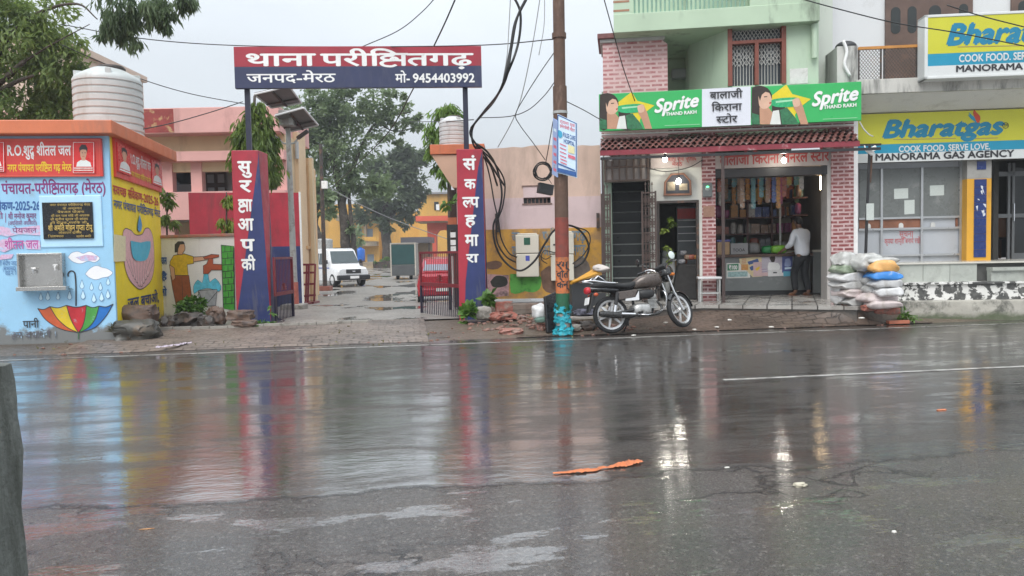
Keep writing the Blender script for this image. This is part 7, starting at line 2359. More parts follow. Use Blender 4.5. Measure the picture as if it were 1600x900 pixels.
# tank: sculpted from rings
def rings(cs, n=18, pw=.75):
    """cs: (x, zc, half width, half height)"""
    mb = MB()
    for x, z, w_, h_ in cs:
        for k in range(n):
            a = 2 * PI * k / n
            f = lambda v: math.copysign(abs(v) ** pw, v)
            mb.v.append((x, w_ * f(math.cos(a)), z + h_ * f(math.sin(a))))
    m_ = len(cs)
    mb.f = [(i * n + k, i * n + (k + 1) % n, (i + 1) * n + (k + 1) % n, (i + 1) * n + k) for i in range(m_ - 1) for k in range(n)] + [tuple(range(n)), tuple((m_ - 1) * n + k for k in range(n))]
    mb.mi = [0] * len(mb.f)
    return mb
part('fuel_tank', rings([(.43, .74, .06, .05), (.46, .765, .085, .075), (.53, .79, .115, .10), (.64, .81, .135, .122), (.76, .825, .14, .130), (.86, .83, .125, .122), (.92, .825, .09, .10), (.95, .82, .05, .06)]), TANKB, bike, smooth=True)
part('tank_cap', MB().lathe([(.035, 0), (.035, .015), (0, .018)], (.74, 0, .945), 16), CHROME, bike, smooth=40)
part('seat', rings([(-.30, .775, .05, .02), (-.26, .785, .10, .045), (-.10, .79, .125, .050), (.10, .775, .13, .048), (.22, .755, .125, .05), (.36, .755, .10, .055), (.47, .785, .075, .045), (.50, .80, .05, .03)]), MBL, bike, smooth=True)
part('tail_fairing', rings([(-.36, .725, .05, .02), (-.32, .73, .085, .04), (-.10, .715, .11, .045), (.12, .69, .10, .045), (.20, .68, .06, .03)]), BLK, bike, smooth=True)
part('side_panel', MB().hexa([(.12, -.135, .52), (.40, -.135, .55), (.40, -.11, .55), (.12, -.11, .52)], [(.10, -.125, .66), (.47, -.125, .68), (.47, -.10, .68), (.10, -.10, .66)]).hexa([(.12, .11, .52), (.40, .11, .55), (.40, .135, .55), (.12, .135, .52)], [(.10, .10, .66), (.47, .10, .68), (.47, .125, .68), (.10, .125, .66)]), TANKB, bike, bevel=.015)
part('panel_trim', MB().prism([(.22, .50), (.46, .50), (.47, .65), (.40, .55), (.23, .535)], -.150, -.136), mat('trim silver', (.62, .63, .64), .3, .05, bmp=0), bike)
part('airbox', MB().ell((.62, -.02, .60), .15, .12, .075, 16, 10, pw=.6), MBL, bike, smooth=True)
part('grab_rail', MB().tube(curve2([(.10, -.155, .80), (-.10, -.16, .82), (-.30, -.13, .86), (-.44, -.09, .86), (-.46, 0, .86), (-.44, .09, .86), (-.30, .13, .86), (-.10, .16, .82), (.10, .155, .80)], 4), .013, 8).tube([(-.30, -.13, .86), (-.20, -.13, .93), (-.08, -.155, .835)], .011, 8).cyl((-.20, -.13, .93), (-.20, .13, .93), .011).tube([(-.30, .13, .86), (-.20, .13, .93), (-.08, .155, .835)], .011, 8), CHROME, bike, smooth=True)
part('tail_light', MB().ell((-.36, 0, .715), .055, .085, .06, 16, 10, pw=.8), mat('red lens', (.48, .02, .03), .15, .1, bmp=0), bike, smooth=True)
for s in (-1, 1): part('rear_indicator', MB().ell((-.27, s * .14, .635), .04, .03, .03).cyl((-.27, s * .05, .64), (-.27, s * .13, .635), .01), mat('dark amber lens', (.42, .07, .02), .2), bike, smooth=True)
part('rear_mudguard', MB().hexa([(-.40, -.075, .36), (-.37, -.075, .36), (-.37, .075, .36), (-.40, .075, .36)], [(-.30, -.07, .66), (-.22, -.07, .66), (-.22, .07, .66), (-.30, .07, .66)]), MBL, bike, bevel=.01)
part('inner_mudguard', MB().lathe([(.325, -.05), (.34, 0), (.325, .05)], (0, 0, .36), 36, ax='y'), MBL, bike, smooth=True) if False else None
part('number_plate', MB().obox(Matrix.Translation((-.385, 0, .545)) @ Matrix.Rotation(.25, 4, 'Y'), .008, .20, .12), WHITE, bike, bevel=.004)
for s in (-1, 1):
    part('shock_absorber', MB().cyl((.02, s * .135, RW_ + .02), (.10, s * .13, .66), .017).cyl((.055, s * .134, RW_ + .16), (.098, s * .13, .64), .030), CHROME if False else MBL, bike, smooth=40)
    part('shock_sleeve', MB().cyl((.012, s * .137, RW_ + .0), (.048, s * .135, RW_ + .14), .028), CHROME, bike, smooth=40)
    part('swingarm', MB().tube([(0, s * .10, RW_), (.42, s * .10, .36)], [.02, .026], 8), MBL, bike, smooth=40)
part('frame', MB().tube([(.95, 0, .86), (.80, 0, .55), (.74, 0, .30), (.50, 0, .25), (.42, 0, .36), (.40, 0, .66)], .022, 8).tube([(.95, 0, .86), (.40, 0, .70), (-.28, 0, .70)], .02, 8), MBL, bike, smooth=True)
eg = part('engine', MB().ell((.52, -.02, .345), .17, .145, .105, 18, 12, pw=.6).ell((.50, -.13, .34), .10, .03, .085, 16, 8, pw=.7), ENG, bike, smooth=True)
mb = MB()
for k in range(7): mb.box(.66 - k * .004, .81 - k * .0, -.085, .085, .36 + k * .022, .372 + k * .022)
part('cylinder_fins', mb, ENG, eg)
part('cylinder_head', MB().ell((.745, -.01, .55), .075, .08, .055, 14, 8, pw=.7), ENG, eg, smooth=True)
part('exhaust', MB().tube(curve2([(.80, -.07, .47), (.86, -.11, .36), (.78, -.145, .265), (.55, -.16, .245), (.35, -.165, .255)], 6), .021, 10).tube([(.35, -.165, .255), (.28, -.167, .26), (.0, -.172, .285), (-.22, -.178, .315), (-.26, -.179, .32)], [.03, .048, .054, .050, .034], 14), mat('exhaust black', (.020, .019, .018), .3, .2, 8), bike, smooth=40)
part('exhaust_shield', MB().tube([(.34, -.205, .275), (.10, -.212, .295)], [.02, .024], 8), CHROME, bike, smooth=40)
part('footrest', MB().cyl((.42, -.30, .29), (.42, .30, .29), .014).cyl((.42, -.30, .29), (.42, -.20, .29), .022), MBL, bike, smooth=40)
part('brake_pedal', MB().tube([(.40, -.17, .27), (.56, -.19, .25), (.66, -.19, .26)], .010, 6), CHROME, bike, smooth=True)
part('crash_guard', MB().tube(curve2([(.84, -.05, .66), (.87, -.24, .60), (.88, -.27, .46), (.86, -.20, .33), (.76, -.05, .28)], 5), .012, 8).tube(curve2([(.84, .05, .66), (.87, .24, .60), (.88, .27, .46), (.86, .20, .33), (.76, .05, .28)], 5), .012, 8), CHROME, bike, smooth=True)
part('side_stand', MB().tube([(.38, .08, .26), (.30, .22, .035)], .012, 6).ell((.29, .235, .03), .04, .03, .008), MBL, bike, smooth=True)
part('centre_stand', MB().tube([(.26, -.10, .26), (.24, -.11, .10)], .013, 6), MBL, bike, smooth=True)
part('chain_case', MB().box(.03, .44, .095, .125, .28, .37), MBL, bike, bevel=.015)

# ---------------------------------------------------------------- stacked sacks
def sack(cx, cy, hw, hh, Y, m, label, seed, ang=0., dep=.24, group=None, text=False, top=False):
    c = at(cx, cy, Y)
    k = Y / FOC
    mb = MB().ell((0, 0, 0), hw * k, dep, hh * k * .92, 40, 20, pw=.42)
    V_ = []
    for x, y, z in mb.v:
        p = Vector((x * 3.3 + seed * 5, y * 4, z * 5))
        e_ = abs(x) / (hw * k)
        pin = 1 - .62 * max(0, e_ - .62) / .38
        dz = .075 * noise.noise(p) + .05 * noise.noise(p * 2.6) + .022 * noise.noise(p * 6)
        V_.append((x + .02 * noise.noise(p + Vector((3, 1, 2))), y + .06 * noise.noise(p * 1.6 + Vector((9, 2, 1))), z * pin + dz * hh * k * 5 - .10 * hh * k * e_ * e_ * 2))
    mb.v = V_
    return solo('grain_sack', label, 'sack', mb, m, Fr((c.x, c.y), ang, c.z), group, smooth=True)
SKW = mat('white woven sack', (.60, .60, .60), .5, .08, 9, (.40, .38, .35), .42, 5, bmp=.9, bscale=17)
SKG = mat('grey white sack', (.48, .48, .47), .5, .12, 9, (.30, .29, .27), .45, 5, bmp=.9, bscale=17)
SKP = mat('pinkish white sack', (.58, .50, .49), .5, .1, 9, (.40, .34, .30), .44, 5, bmp=.9, bscale=17)
SKO = mat('orange sack', (.66, .36, .12), .45, .15, 9, (.75, .58, .36), .58, 5, bmp=.3)
SKB_ = mat('blue sack', (.03, .20, .55), .4, .15, 6, (.55, .58, .62), .58, 3.5, bmp=.2)
SKC = mat('clear plastic film', (.46, .46, .44), .18, .2, 8, (.60, .60, .60), .55, 7, bmp=.6, bscale=18)
SKN = mat('greenish bag', (.22, .27, .19), .3, .3, 8, (.5, .5, .46), .55, 6, bmp=.3)
GRP = 'white sacks in the stack beside the brick pillar'
LB = 'white woven sack in the middle layers of the stack beside the right brick pillar'
for i, a in enumerate(((1336, 470, 30, 8, 13.55, SKG, .3), (1334, 457, 31, 8, 13.5, SKP, .3), (1327, 444, 30, 8, 13.5, SKG, .3), (1325, 432, 29, 8, 13.5, SKW, .3), (1368, 464, 30, 8, 13.25, SKP, .25), (1366, 450, 26, 8, 13.35, SKG, .25), (1384, 455, 21, 8, 13.05, SKW, -.1), (1380, 442, 24, 8, 13.1, SKW, -.05), (1356, 438, 20, 8, 13.4, SKG, .2))):
    sack(*a[:6], LB, i + 1, a[6], group=GRP)
sack(1379, 475, 25, 7, 13.05, SKP, 'pinkish lowest sack sagging over bricks at the right front of the stack', 20, -.12)
sack(1379, 430, 25, 7, 13.08, SKB_, 'bright blue and white sack directly under the orange one', 21, -.05)
sack(1376, 416, 23, 11, 13.12, SKO, 'orange bag on top of the sack stack under clear plastic', 22, -.05)
sack(1352, 409, 22, 13, 13.3, SKC, 'clear plastic wrapped bag on top of the stack left of the orange bag', 23, .2)
sack(1377, 406, 24, 4.5, 13.15, SKC, 'crumpled clear plastic sheet spread over the orange bag', 27, -.02, .2)
sack(1319, 407, 15, 13, 13.5, SKC, 'tall crumpled plastic bag on the stack against the brick pillar', 24, .3, .18)
sack(1318, 420, 16, 8, 13.45, SKN, 'greenish bag in the stack just below the tall plastic bag', 25, .3, .2)
sack(1310, 459, 9, 16, 13.55, SKW, 'white plastic bag hanging down the left side of the stack', 26, .3, .14)
BRKB = mat('loose brick', (.30, .10, .07), .75, .25, 6, (.16, .10, .08), .5, 5, bmp=.5)
for i, (px, py, a) in enumerate(((1357, 481, .2), (1378, 485, -.2), (1394, 486, .1), (1326, 478, .4))):
    c = at(px, py, 13.1 if i < 3 else 13.5)
    solo('brick', ('broken brick under the sacks at the front of the stack', 'brick under the pinkish lowest sack', 'brick at the right front foot of the sack stack', 'brick propping the back left of the sack stack')[i], 'brick', MB().lump((0, 0, 0), .16, .10, .075, 30 + i, 2, .12, flat=.95), BRKB, Fr((c.x, c.y), a, c.z))
# ---------------------------------------------------------------- vehicles in the courtyard
def road_wheel(parent, c, r_, w_, s):
    o = part('wheel', MB().lathe([(.0, -w_ * .35), (r_ * .58, -w_ * .42), (r_ * .62, -w_ * .3), (r_ * .62, w_ * .3), (0, w_ * .3)], c, 24, ax='y'), mat('steel rim', (.42, .43, .44), .4, .1), parent, smooth=35)
    part('tyre', MB().lathe([(r_ * .62, -w_ / 2), (r_ * .92, -w_ / 2), (r_, -w_ * .3), (r_, w_ * .3), (r_ * .92, w_ / 2), (r_ * .62, w_ / 2), (r_ * .62, -w_ / 2)], c, 28, ax='y'), TYRE, o, smooth=35)
def sect(secs, n=None):
    """loft of cross sections across x; each section: list of (y, z)"""
    mb = MB()
    n = len(secs[0][1])
    for x, pts in secs: mb.v += [(x, y, z) for y, z in pts]
    m_ = len(secs)
    mb.f = [(i * n + k, i * n + (k + 1) % n, (i + 1) * n + (k + 1) % n, (i + 1) * n + k) for i in range(m_ - 1) for k in range(n)] + [tuple(range(n)), tuple((m_ - 1) * n + k for k in range(n))]
    mb.mi = [0] * len(mb.f)
    return mb
def hsec(w0, w1, z0, z1, wm=None, zm=None):
    zm = zm if zm is not None else _lerp(z0, z1, .5)
    wm = wm if wm is not None else w0
    return [(-w0, z0), (-wm, zm), (-w1, z1 - .03), (-w1 + .08, z1), (w1 - .08, z1), (w1, z1 - .03), (wm, zm), (w0, z0)]
# white van: x forward
vb = at(532, 447, 36.5)
VS = .93
vf = FrM(Matrix.Translation((vb.x - .38, 37.2, gz(vb.x, 37) + .03)) @ Matrix.Rotation(R(-53), 4, 'Z') @ Matrix.Scale(VS, 4))
van = thing('police_van', 'white high roofed utility van with a black bumper parked in the courtyard', 'van', vf)
VW = mat('van white', (.72, .73, .74), .3, .03, bmp=0, coat=.4)
W_ = .84
part('body', sect([(-2.2, hsec(.78, .70, .45, 1.84, .82, 1.05)), (-2.05, hsec(.82, .72, .34, 1.92, .85, 1.05)), (.55, hsec(.84, .74, .32, 1.94, .86, 1.05)), (.80, hsec(.84, .72, .32, 1.86, .86, 1.02)), (1.22, hsec(.84, .76, .32, 1.16, .86, .9)), (1.30, hsec(.84, .78, .32, 1.06, .85, .85)), (2.02, hsec(.82, .74, .34, .98, .83, .8)), (2.16, hsec(.78, .70, .42, .90, .80, .75))]), VW, van, smooth=30)
GLS = mat('vehicle glass', (.06, .08, .085), .06, .1, bmp=0)
part('windscreen', MB().add([(.845, -.64, 1.80), (.845, .64, 1.80), (1.245, .74, 1.20), (1.245, -.74, 1.20)], [(0, 1, 2, 3)]).box(.84, .841, -.6, .6, 1.79, 1.795), GLS, van)
for s in (-1, 1):
    for x0_, x1_ in ((-1.95, -1.15), (-1.05, -.20), (-.10, .62)):
        part('side_window', MB().hexa([(x0_, s * .845, 1.14), (x1_, s * .845, 1.14), (x1_, s * .870, 1.14), (x0_, s * .870, 1.14)], [(x0_, s * .74, 1.70), (x1_, s * .74, 1.70), (x1_, s * .778, 1.70), (x0_, s * .778, 1.70)]), GLS, van)
    part('headlight', MB().ell((2.10, s * .60, .78), .06, .15, .10, pw=.6), mat('headlamp', (.55, .55, .52), .1, .05, bmp=0), van, smooth=True)
    part('mirror', MB().box(.98, 1.08, s * .93 - .06, s * .93 + .06, 1.16, 1.36).cyl((1.0, s * .82, 1.2), (1.02, s * .92, 1.24), .02), BLACK, van, bevel=.02)
    part('side_stripe', MB().box(-2.0, 1.2, s * .868 - .004, s * .868 + .004, .93, .98), mat('stripe blue', (.04, .08, .35), .4), van)
    part('door_seam', MB().box(-.16, -.145, s * .862 - .006, s * .862 + .006, .42, 1.08), BLACK, van)
    for x in (-1.45, 1.45): road_wheel(van, (x, s * .74, .34), .34, .21, s)
part('grille', MB().box(2.12, 2.19, -.40, .40, .68, .88), BLACK, van, bevel=.02)
part('badge', MB().box(2.191, 2.2, -.08, .08, .75, .81), CHROME, van)
part('bumper', MB().box(2.02, 2.28, -.86, .86, .36, .60), BLACK, van, bevel=.05)
part('number_plate', MB().box(2.281, 2.29, -.24, .24, .42, .55), WHITE, van)
part('roof_vent', MB().box(.2, .45, -.16, .16, 1.93, 1.98), BLACK, van, bevel=.02)
# red hatchback behind the gate: seen from behind, x forward (away)
cb = at(692, 470, 22.5)
cf_ = FrM(Matrix.Translation((cb.x - .12, 23.6, gz(cb.x, 24) + .03)) @ Matrix.Rotation(R(97), 4, 'Z') @ Matrix.Scale(.92, 4))
car = thing('parked_car', 'red hatchback car parked behind the open gate leaf', 'car', cf_)
CRD = mat('car red', (.42, .015, .03), .25, .05, bmp=0, coat=.6)
part('body', sect([(-1.85, hsec(.70, .66, .35, .88, .74, .6)), (-1.72, hsec(.78, .74, .26, .96, .82, .6)), (-1.0, hsec(.80, .76, .22, .98, .84, .6)), (1.0, hsec(.80, .76, .22, .94, .84, .6)), (1.7, hsec(.74, .68, .26, .80, .78, .55)), (1.85, hsec(.64, .58, .35, .68, .66, .5))]), CRD, car, smooth=30)
part('cabin', sect([(-1.66, hsec(.72, .64, .94, 1.02)), (-1.20, hsec(.74, .58, .94, 1.42)), (-.2, hsec(.75, .58, .94, 1.48)), (.45, hsec(.75, .58, .94, 1.40)), (1.15, hsec(.74, .66, .92, 1.0))]), CRD, car, smooth=30)
part('rear_window', MB().add([(-1.235, -.54, 1.38), (-1.235, .54, 1.38), (-1.63, .62, 1.06), (-1.63, -.62, 1.06)], [(0, 1, 2, 3)]).box(-1.24, -1.239, -.5, .5, 1.37, 1.375), mat('car glass pale', (.25, .30, .36), .06, .1, bmp=0), car)
for s in (-1, 1):
    part('side_window', MB().hexa([(-1.1, s * .735, 1.02), (.75, s * .735, 1.02), (.75, s * .76, 1.02), (-1.1, s * .76, 1.02)], [(-1.0, s * .59, 1.38), (.35, s * .59, 1.38), (.35, s * .63, 1.38), (-1.0, s * .63, 1.38)]), GLS, car)
    part('tail_lamp', MB().box(-1.86, -1.70, s * .66 - .07, s * .66 + .07, .66, .92), mat('red lens', (.48, .02, .03)), car, bevel=.02)
    for x in (-1.2, 1.2): road_wheel(car, (x, s * .72, .28), .28, .18, s)
part('bumper', MB().box(-1.93, -1.75, -.76, .76, .28, .52), CRD, car, bevel=.05)
part('number_plate', MB().box(-1.94, -1.931, -.24, .24, .42, .52), WHITE, car)
# green box trailer
tb_ = at(630, 438, 44)
tr_ = thing('box_trailer', 'dark green box trailer standing open ground in the courtyard', 'trailer', Fr((tb_.x, 44.2), .05, gz(tb_.x, 44) + .03))
TG = mat('trailer green', (.012, .055, .055), .5, .2, 2)
hw = 19 * 44 / FOC
part('body', MB().box(-hw, hw, 0, 2.4, .22, 2.06), mat('trailer side', (.30, .27, .24), .6, .1), tr_)
part('upper_door', MB().box(-hw + .04, hw - .04, -.03, -.001, .86, 2.0), TG, tr_, bevel=.01)
part('lower_door', MB().box(-hw + .04, hw - .04, -.03, -.001, .24, .83), mat('trailer grey', (.075, .08, .082), .5, .2, 2), tr_, bevel=.01)
part('frame', MB().box(-hw - .03, hw + .03, -.05, 2.45, 2.061, 2.11).box(-hw - .03, -hw + .035, -.045, -.0305, .22, 2.06).box(hw - .035, hw + .03, -.045, -.0305, .22, 2.06), mat('trailer trim', (.46, .42, .36), .6, .15, 4), tr_)
for s in (-1, 1): part('wheel', MB().lathe([(0, -.09), (.17, -.09), (.22, -.06), (.22, .06), (.17, .09), (0, .09)], (s * hw * .55, .6, .21), 20, ax='x'), TYRE, tr_, smooth=35)
tr_['label'] = 'dark green box trailer parked beyond the puddles, left of the coral porch'

# ---------------------------------------------------------------- trees
def A(px, py, Y): return tuple(at(px, py, Y))
def gp(px, Y): 
    x = at(px, 400, Y).x
    return (x, Y, gz(x, Y))
# big leafy tree at the left, over the kiosk
Y = 18
b = gp(-70, Y)
cl = [pxclump(*a, Y, n, 1.0) for *a, n in ((20, 60, 70, 60, 2300), (92, 105, 38, 42, 1300), (20, 150, 60, 40, 1500), (60, 22, 60, 36, 1300), (-60, 70, 80, 90, 900), (70, 165, 34, 26, 700), (112, 60, 16, 24, 260), (-20, 10, 70, 40, 700))]
tree('broadleaf_tree', 'tall light green leafy tree rising behind the water kiosk', 'tree', b, [([b, A(-60, 230, Y), A(-40, 140, Y), A(10, 60, Y)], .26, .10), ([A(-48, 160, Y), A(0, 128, 17.6), A(38, 96, 17.4)], .13, .05), ([A(-10, 148, 17.8), A(25, 128, 17.4), A(52, 118, 17.2)], .07, .03), ([A(-40, 140, Y), A(-20, 40, Y), A(10, 0, Y)], .14, .05), ([A(10, 60, Y), A(60, 20, 17.6), A(120, 6, 17.2), A(152, 30, 17)], .06, .012), ([A(38, 96, 17.4), A(80, 70, 17.4), A(140, 38, 17)], .03, .008)], cl, .20, L_NEEM, BARK, .55, 3, .30, shell=.35, sub=.5)
# drooping boughs reaching in from above
Y = 15.5
b = gp(-150, Y)
cl = []
r = random.Random(2)
for px, py, rx, ry, n in ((160, 55, 7, 26, 150), (175, 20, 17, 26, 420), (190, 40, 14, 30, 420), (205, 30, 12, 34, 360), (216, 10, 14, 24, 340), (182, 5, 30, 18, 420), (236, 26, 10, 22, 260), (246, 12, 14, 22, 300), (258, 38, 8, 18, 170), (232, 4, 18, 16, 260), (284, 6, 8, 20, 180), (296, 0, 10, 12, 150), (275, -8, 24, 12, 260), (213, 60, 6, 14, 80), (262, 18, 8, 18, 150)):
    cl.append(pxclump(px, py, rx, ry, Y, n, 1.6))
tree('drooping_tree', 'tree with long drooping narrow leaved boughs hanging above the white tank', 'tree', b, [([b, A(-140, 150, Y), A(-90, -10, Y), A(20, -70, Y), A(150, -60, Y)], .28, .07), ([A(150, -60, Y), A(200, -35, Y), A(225, 0, Y)], .05, .012), ([A(150, -60, Y), A(240, -55, Y), A(290, -20, Y)], .05, .012), ([A(120, -62, Y), A(165, -20, Y), A(178, 20, Y)], .04, .01)], cl, .19, L_DROOP, BARK, 1.3, 5, .20, shell=.1, sub=.6)
# hedge-like shrubs behind the tank
Y = 18.5
b = gp(85, Y)
tree('roof_shrub', 'yellow green bushy tree standing low behind the kiosk roof and tank', 'tree', b, [([b, A(85, 300, Y), A(85, 190, Y)], .07, .03)], [pxclump(96, 165, 24, 28, Y, 700), pxclump(62, 172, 22, 22, Y, 420)], .17, leafmat('yellow green leaf', (.08, .15, .015), (.30, .38, .05)), BARK, .4, 8, .32)
# mast trees (ashoka)
Y = 17.6
b = gp(398, Y)
cl = [pxclump(*a, Y, n, 1.0) for *a, n in ((398, 160, 12, 22, 260), (396, 190, 22, 26, 620), (400, 220, 28, 26, 760), (404, 245, 30, 24, 700), (378, 225, 16, 26, 380), (374, 248, 12, 18, 220), (424, 250, 12, 26, 330), (426, 275, 8, 14, 140), (410, 205, 18, 30, 380))]
tree('mast_tree', 'narrow drooping green mast tree just behind the left gate pillar', 'tree', b, [([b, A(398, 250, Y), A(398, 150, Y)], .09, .03)], cl, .24, L_ASH, BARK, 1.3, 9, .24, shell=.2, sub=.5)
Y = 16.6
b = gp(353, Y)
tree('mast_sapling', 'small yellow green mast tree sapling left of the left gate pillar', 'tree', b, [([b, A(354, 360, Y), A(354, 300, Y)], .03, .012)], [pxclump(354, 312, 8, 20, Y, 130), pxclump(352, 345, 12, 20, Y, 220)], .20, MATS['yellow green leaf'], BARK, 1.2, 10, .24, shell=.2, sub=.5)
Y = 17
b = gp(261, Y)
tree('corner_shrub', 'slender green shrub at the back corner of the yellow kiosk wall', 'tree', b, [([b, A(261, 360, Y), A(261, 300, Y)], .03, .012)], [pxclump(260, 308, 8, 20, Y, 120), pxclump(263, 340, 8, 20, Y, 130), pxclump(258, 300, 6, 10, Y, 50)], .20, L_ASH, BARK, .9, 12, .26, shell=.2, sub=.5)
Y = 22
b = gp(706, Y)
cl = [pxclump(*a, Y, n, 1.0) for *a, n in ((700, 175, 18, 16, 420), (688, 200, 20, 24, 560), (684, 230, 16, 26, 420), (690, 262, 14, 24, 300), (712, 178, 12, 18, 220))]
tree('mast_tree', 'drooping green mast tree rising behind the small grey roof tank', 'tree', b, [([b, A(703, 330, Y), A(698, 165, Y)], .10, .04)], cl, .25, leafmat('bright mast leaf', (.06, .13, .02), (.22, .36, .06)), BARK, 1.2, 13, .24, shell=.2, sub=.5)
# big courtyard tree
Y = 50
b = gp(545, Y)
cl = [pxclump(*a, Y, n, .8) for *a, n in ((470, 190, 40, 42, 1500), (505, 170, 40, 34, 1500), (545, 165, 42, 30, 1400), (500, 235, 46, 40, 1700), (548, 225, 44, 40, 1500), (590, 165, 34, 26, 800), (622, 178, 24, 20, 420), (640, 195, 18, 14, 260), (600, 205, 22, 18, 330), (575, 285, 40, 22, 900), (600, 300, 34, 16, 600), (530, 285, 34, 26, 800), (460, 235, 24, 30, 600), (628, 212, 12, 12, 150), (510, 320, 20, 26, 450), (508, 380, 14, 24, 260), (545, 360, 10, 14, 120), (520, 130, 60, 18, 800), (650, 182, 8, 10, 80), (605, 152, 30, 10, 240))]
tree('courtyard_tree', 'large spreading green tree with a dark trunk beyond the white van', 'tree', b, [([b, A(540, 380, Y), A(535, 320, Y), A(522, 250, Y), A(515, 190, Y)], .42, .16), ([A(535, 320, Y), A(560, 240, Y), A(590, 190, Y), A(640, 175, Y)], .17, .04), ([A(525, 260, Y), A(490, 220, Y), A(460, 190, Y)], .18, .05), ([A(590, 190, Y), A(615, 205, Y), A(645, 200, Y)], .06, .02), ([A(533, 300, Y), A(560, 280, Y), A(600, 290, Y)], .12, .03), ([b, A(552, 380, Y), A(548, 340, Y), A(545, 300, Y)], .22, .10)], [(c, a, b_, d, int(n * 1.25)) for c, a, b_, d, n in cl], .30, L_MID, BARK, .25, 14, .5, shell=.55, sub=.36)
Y = 84
b = gp(606, Y)
cl = [pxclump(*a, Y, n, .9) for *a, n in ((622, 258, 30, 26, 1000), (645, 280, 24, 34, 900), (590, 275, 24, 24, 700), (605, 310, 44, 30, 1300), (640, 320, 26, 22, 600), (575, 330, 22, 22, 500), (610, 345, 34, 16, 600), (655, 255, 14, 20, 260), (632, 235, 18, 12, 260))]
tree('dark_tree', 'dense dark green tree standing before the far ochre building', 'tree', b, [([b, A(604, 380, Y), A(600, 330, Y), A(612, 280, Y)], .75, .25), ([A(602, 350, Y), A(630, 310, Y), A(645, 280, Y)], .3, .08), ([A(602, 350, Y), A(580, 320, Y)], .25, .08)], [(c, a, b_, d, int(n * 1.2)) for c, a, b_, d, n in cl], .62, L_DARK, BARK, .2, 15, .55, shell=.6, sub=.34)
Y = 74
b = gp(556, Y)
tree('young_tree', 'slim young tree with few leaves before the two far grey doors', 'tree', b, [([b, A(556, 390, Y), A(555, 360, Y)], .18, .06)], [pxclump(552, 362, 10, 9, Y, 90), pxclump(562, 372, 8, 7, Y, 50)], .7, L_MID, BARK, .2, 16, .5)
Y = 46
b = gp(510, Y)
tree('leaning_tree', 'dark leaning tree trunk with thin leaves left of the parked van', 'tree', b, [([b, A(503, 400, Y), A(497, 370, Y), A(492, 340, Y), A(500, 300, Y)], .34, .14)], [pxclump(492, 330, 14, 18, Y, 200), pxclump(500, 300, 16, 20, Y, 300), pxclump(486, 290, 14, 24, Y, 300)], .42, L_MID, BARK, .3, 17, .5)

# ---------------------------------------------------------------- rocks, rubble, weeds at the kerbs
STONE = mat('brown stone', (.13, .082, .06), .55, .35, 3, (.07, .055, .05), .5, 4, bmp=.8, bscale=18)
STONEG = mat('grey green stone', (.06, .058, .05), .45, .3, 3, (.15, .105, .07), .55, 2.5, bmp=.6, bscale=18)
DARKST = mat('dark wet stone', (.062, .052, .046), .4, .3, 3, (.13, .08, .06), .55, 3, bmp=.8, bscale=18)
def rock(label, cx, cy, hw, hh, Y, m, seed, flat=.6, rough=.35, ang=0, dep=None, name='rock', cat='rock'):
    c = at(cx, cy, Y)
    k = Y / FOC
    mb = MB().lump((0, 0, 0), hw * k, dep or hw * k * .75, hh * k, seed, 4, rough, flat=flat)
    return solo(name, label, cat, mb, m, Fr((c.x, c.y), ang, c.z), smooth=38)
rock('large brown layered boulder against the foot of the yellow kiosk wall', 212, 492, 35, 18, 13.0, STONE, 1, .85, .3, .1)
rock('grey green boulder in front of the brown layered boulder by the kiosk', 214, 519, 37, 21, 12.55, STONEG, 2, .8, .42, .2)
rock('dark jagged stone in the middle of the row below the tap mural', 293, 501, 24, 15, 14.1, DARKST, 3, .4, .6)
rock('small dark stone with pale flecks between the boulder and the jagged stone', 265, 504, 16, 11, 13.9, DARKST, 4, .3, .5)
rock('tilted brown slab stone below the painted bucket', 338, 494, 15, 15, 14.2, STONE, 5, .6, .5, .3)
rock('flat topped brown block in front of the left gate pillar', 376, 492, 23, 9, 14.0, STONE, 6, .9, .2)
rock('low brown slab under the flat topped block by the left gate pillar', 383, 505, 22, 6, 13.8, STONE, 7, .8, .25)
rock('dark stone between the tilted slab and the jagged stone', 322, 503, 13, 11, 14.0, DARKST, 15, .4, .6)
a_, b_ = ground(243, 533, 0), ground(352, 512, .05)
kf = Fr(a_, math.atan2(b_.y - a_.y, b_.x - a_.x))
L_ = (b_ - a_).length
solo('kerb_stone', 'long dark stone kerb below the row of rocks by the mural wall', 'kerb stone', MB().hexa([(0, 0, -.1), (L_, 0, -.1), (L_, .35, -.1), (0, .35, -.1)], [(0, .02, .10), (L_, .02, .13), (L_, .35, .15), (0, .35, .12)]), DARKST, kf, bevel=.02)
rock('grey concrete lump beside the leafy plant at the right gate pillar', 754, 489, 16, 12, 14.2, M_CONC, 8, .85, .2, .2, name='concrete_block', cat='concrete block')
rock('block of mortared red bricks right of the concrete lump', 787, 479, 17, 10, 14.6, mat('mortared brick', (.26, .085, .06), .7, .3, 6, (.22, .17, .14), .5, 5, bmp=.8, bscale=25), 9, .95, .15, .1, name='brick_chunk', cat='brick chunk')
rock('low heap of broken red brick under the mortared brick block', 786, 495, 22, 8, 14.0, MATS['mortared brick'], 10, .3, .6, name='brick_chunk', cat='brick chunk')
rock('flat pink brick slab lying at the road edge left of the pole', 798, 518, 21, 6, 12.7, mat('pink brick', (.32, .14, .11), .5, .25, 5, (.20, .14, .11), .5, 5, bmp=.6), 11, .7, .4, name='brick_chunk', cat='brick chunk')
rock('small broken tile leaning left of the black boards', 846, 511, 8, 6, 12.9, MATS['pink brick'], 12, .5, .5, name='brick_chunk', cat='brick chunk')
rock('dark stone at the foot of the pole beside the motorcycle wheel', 917, 509, 14, 8, 12.9, DARKST, 13, .5, .5)
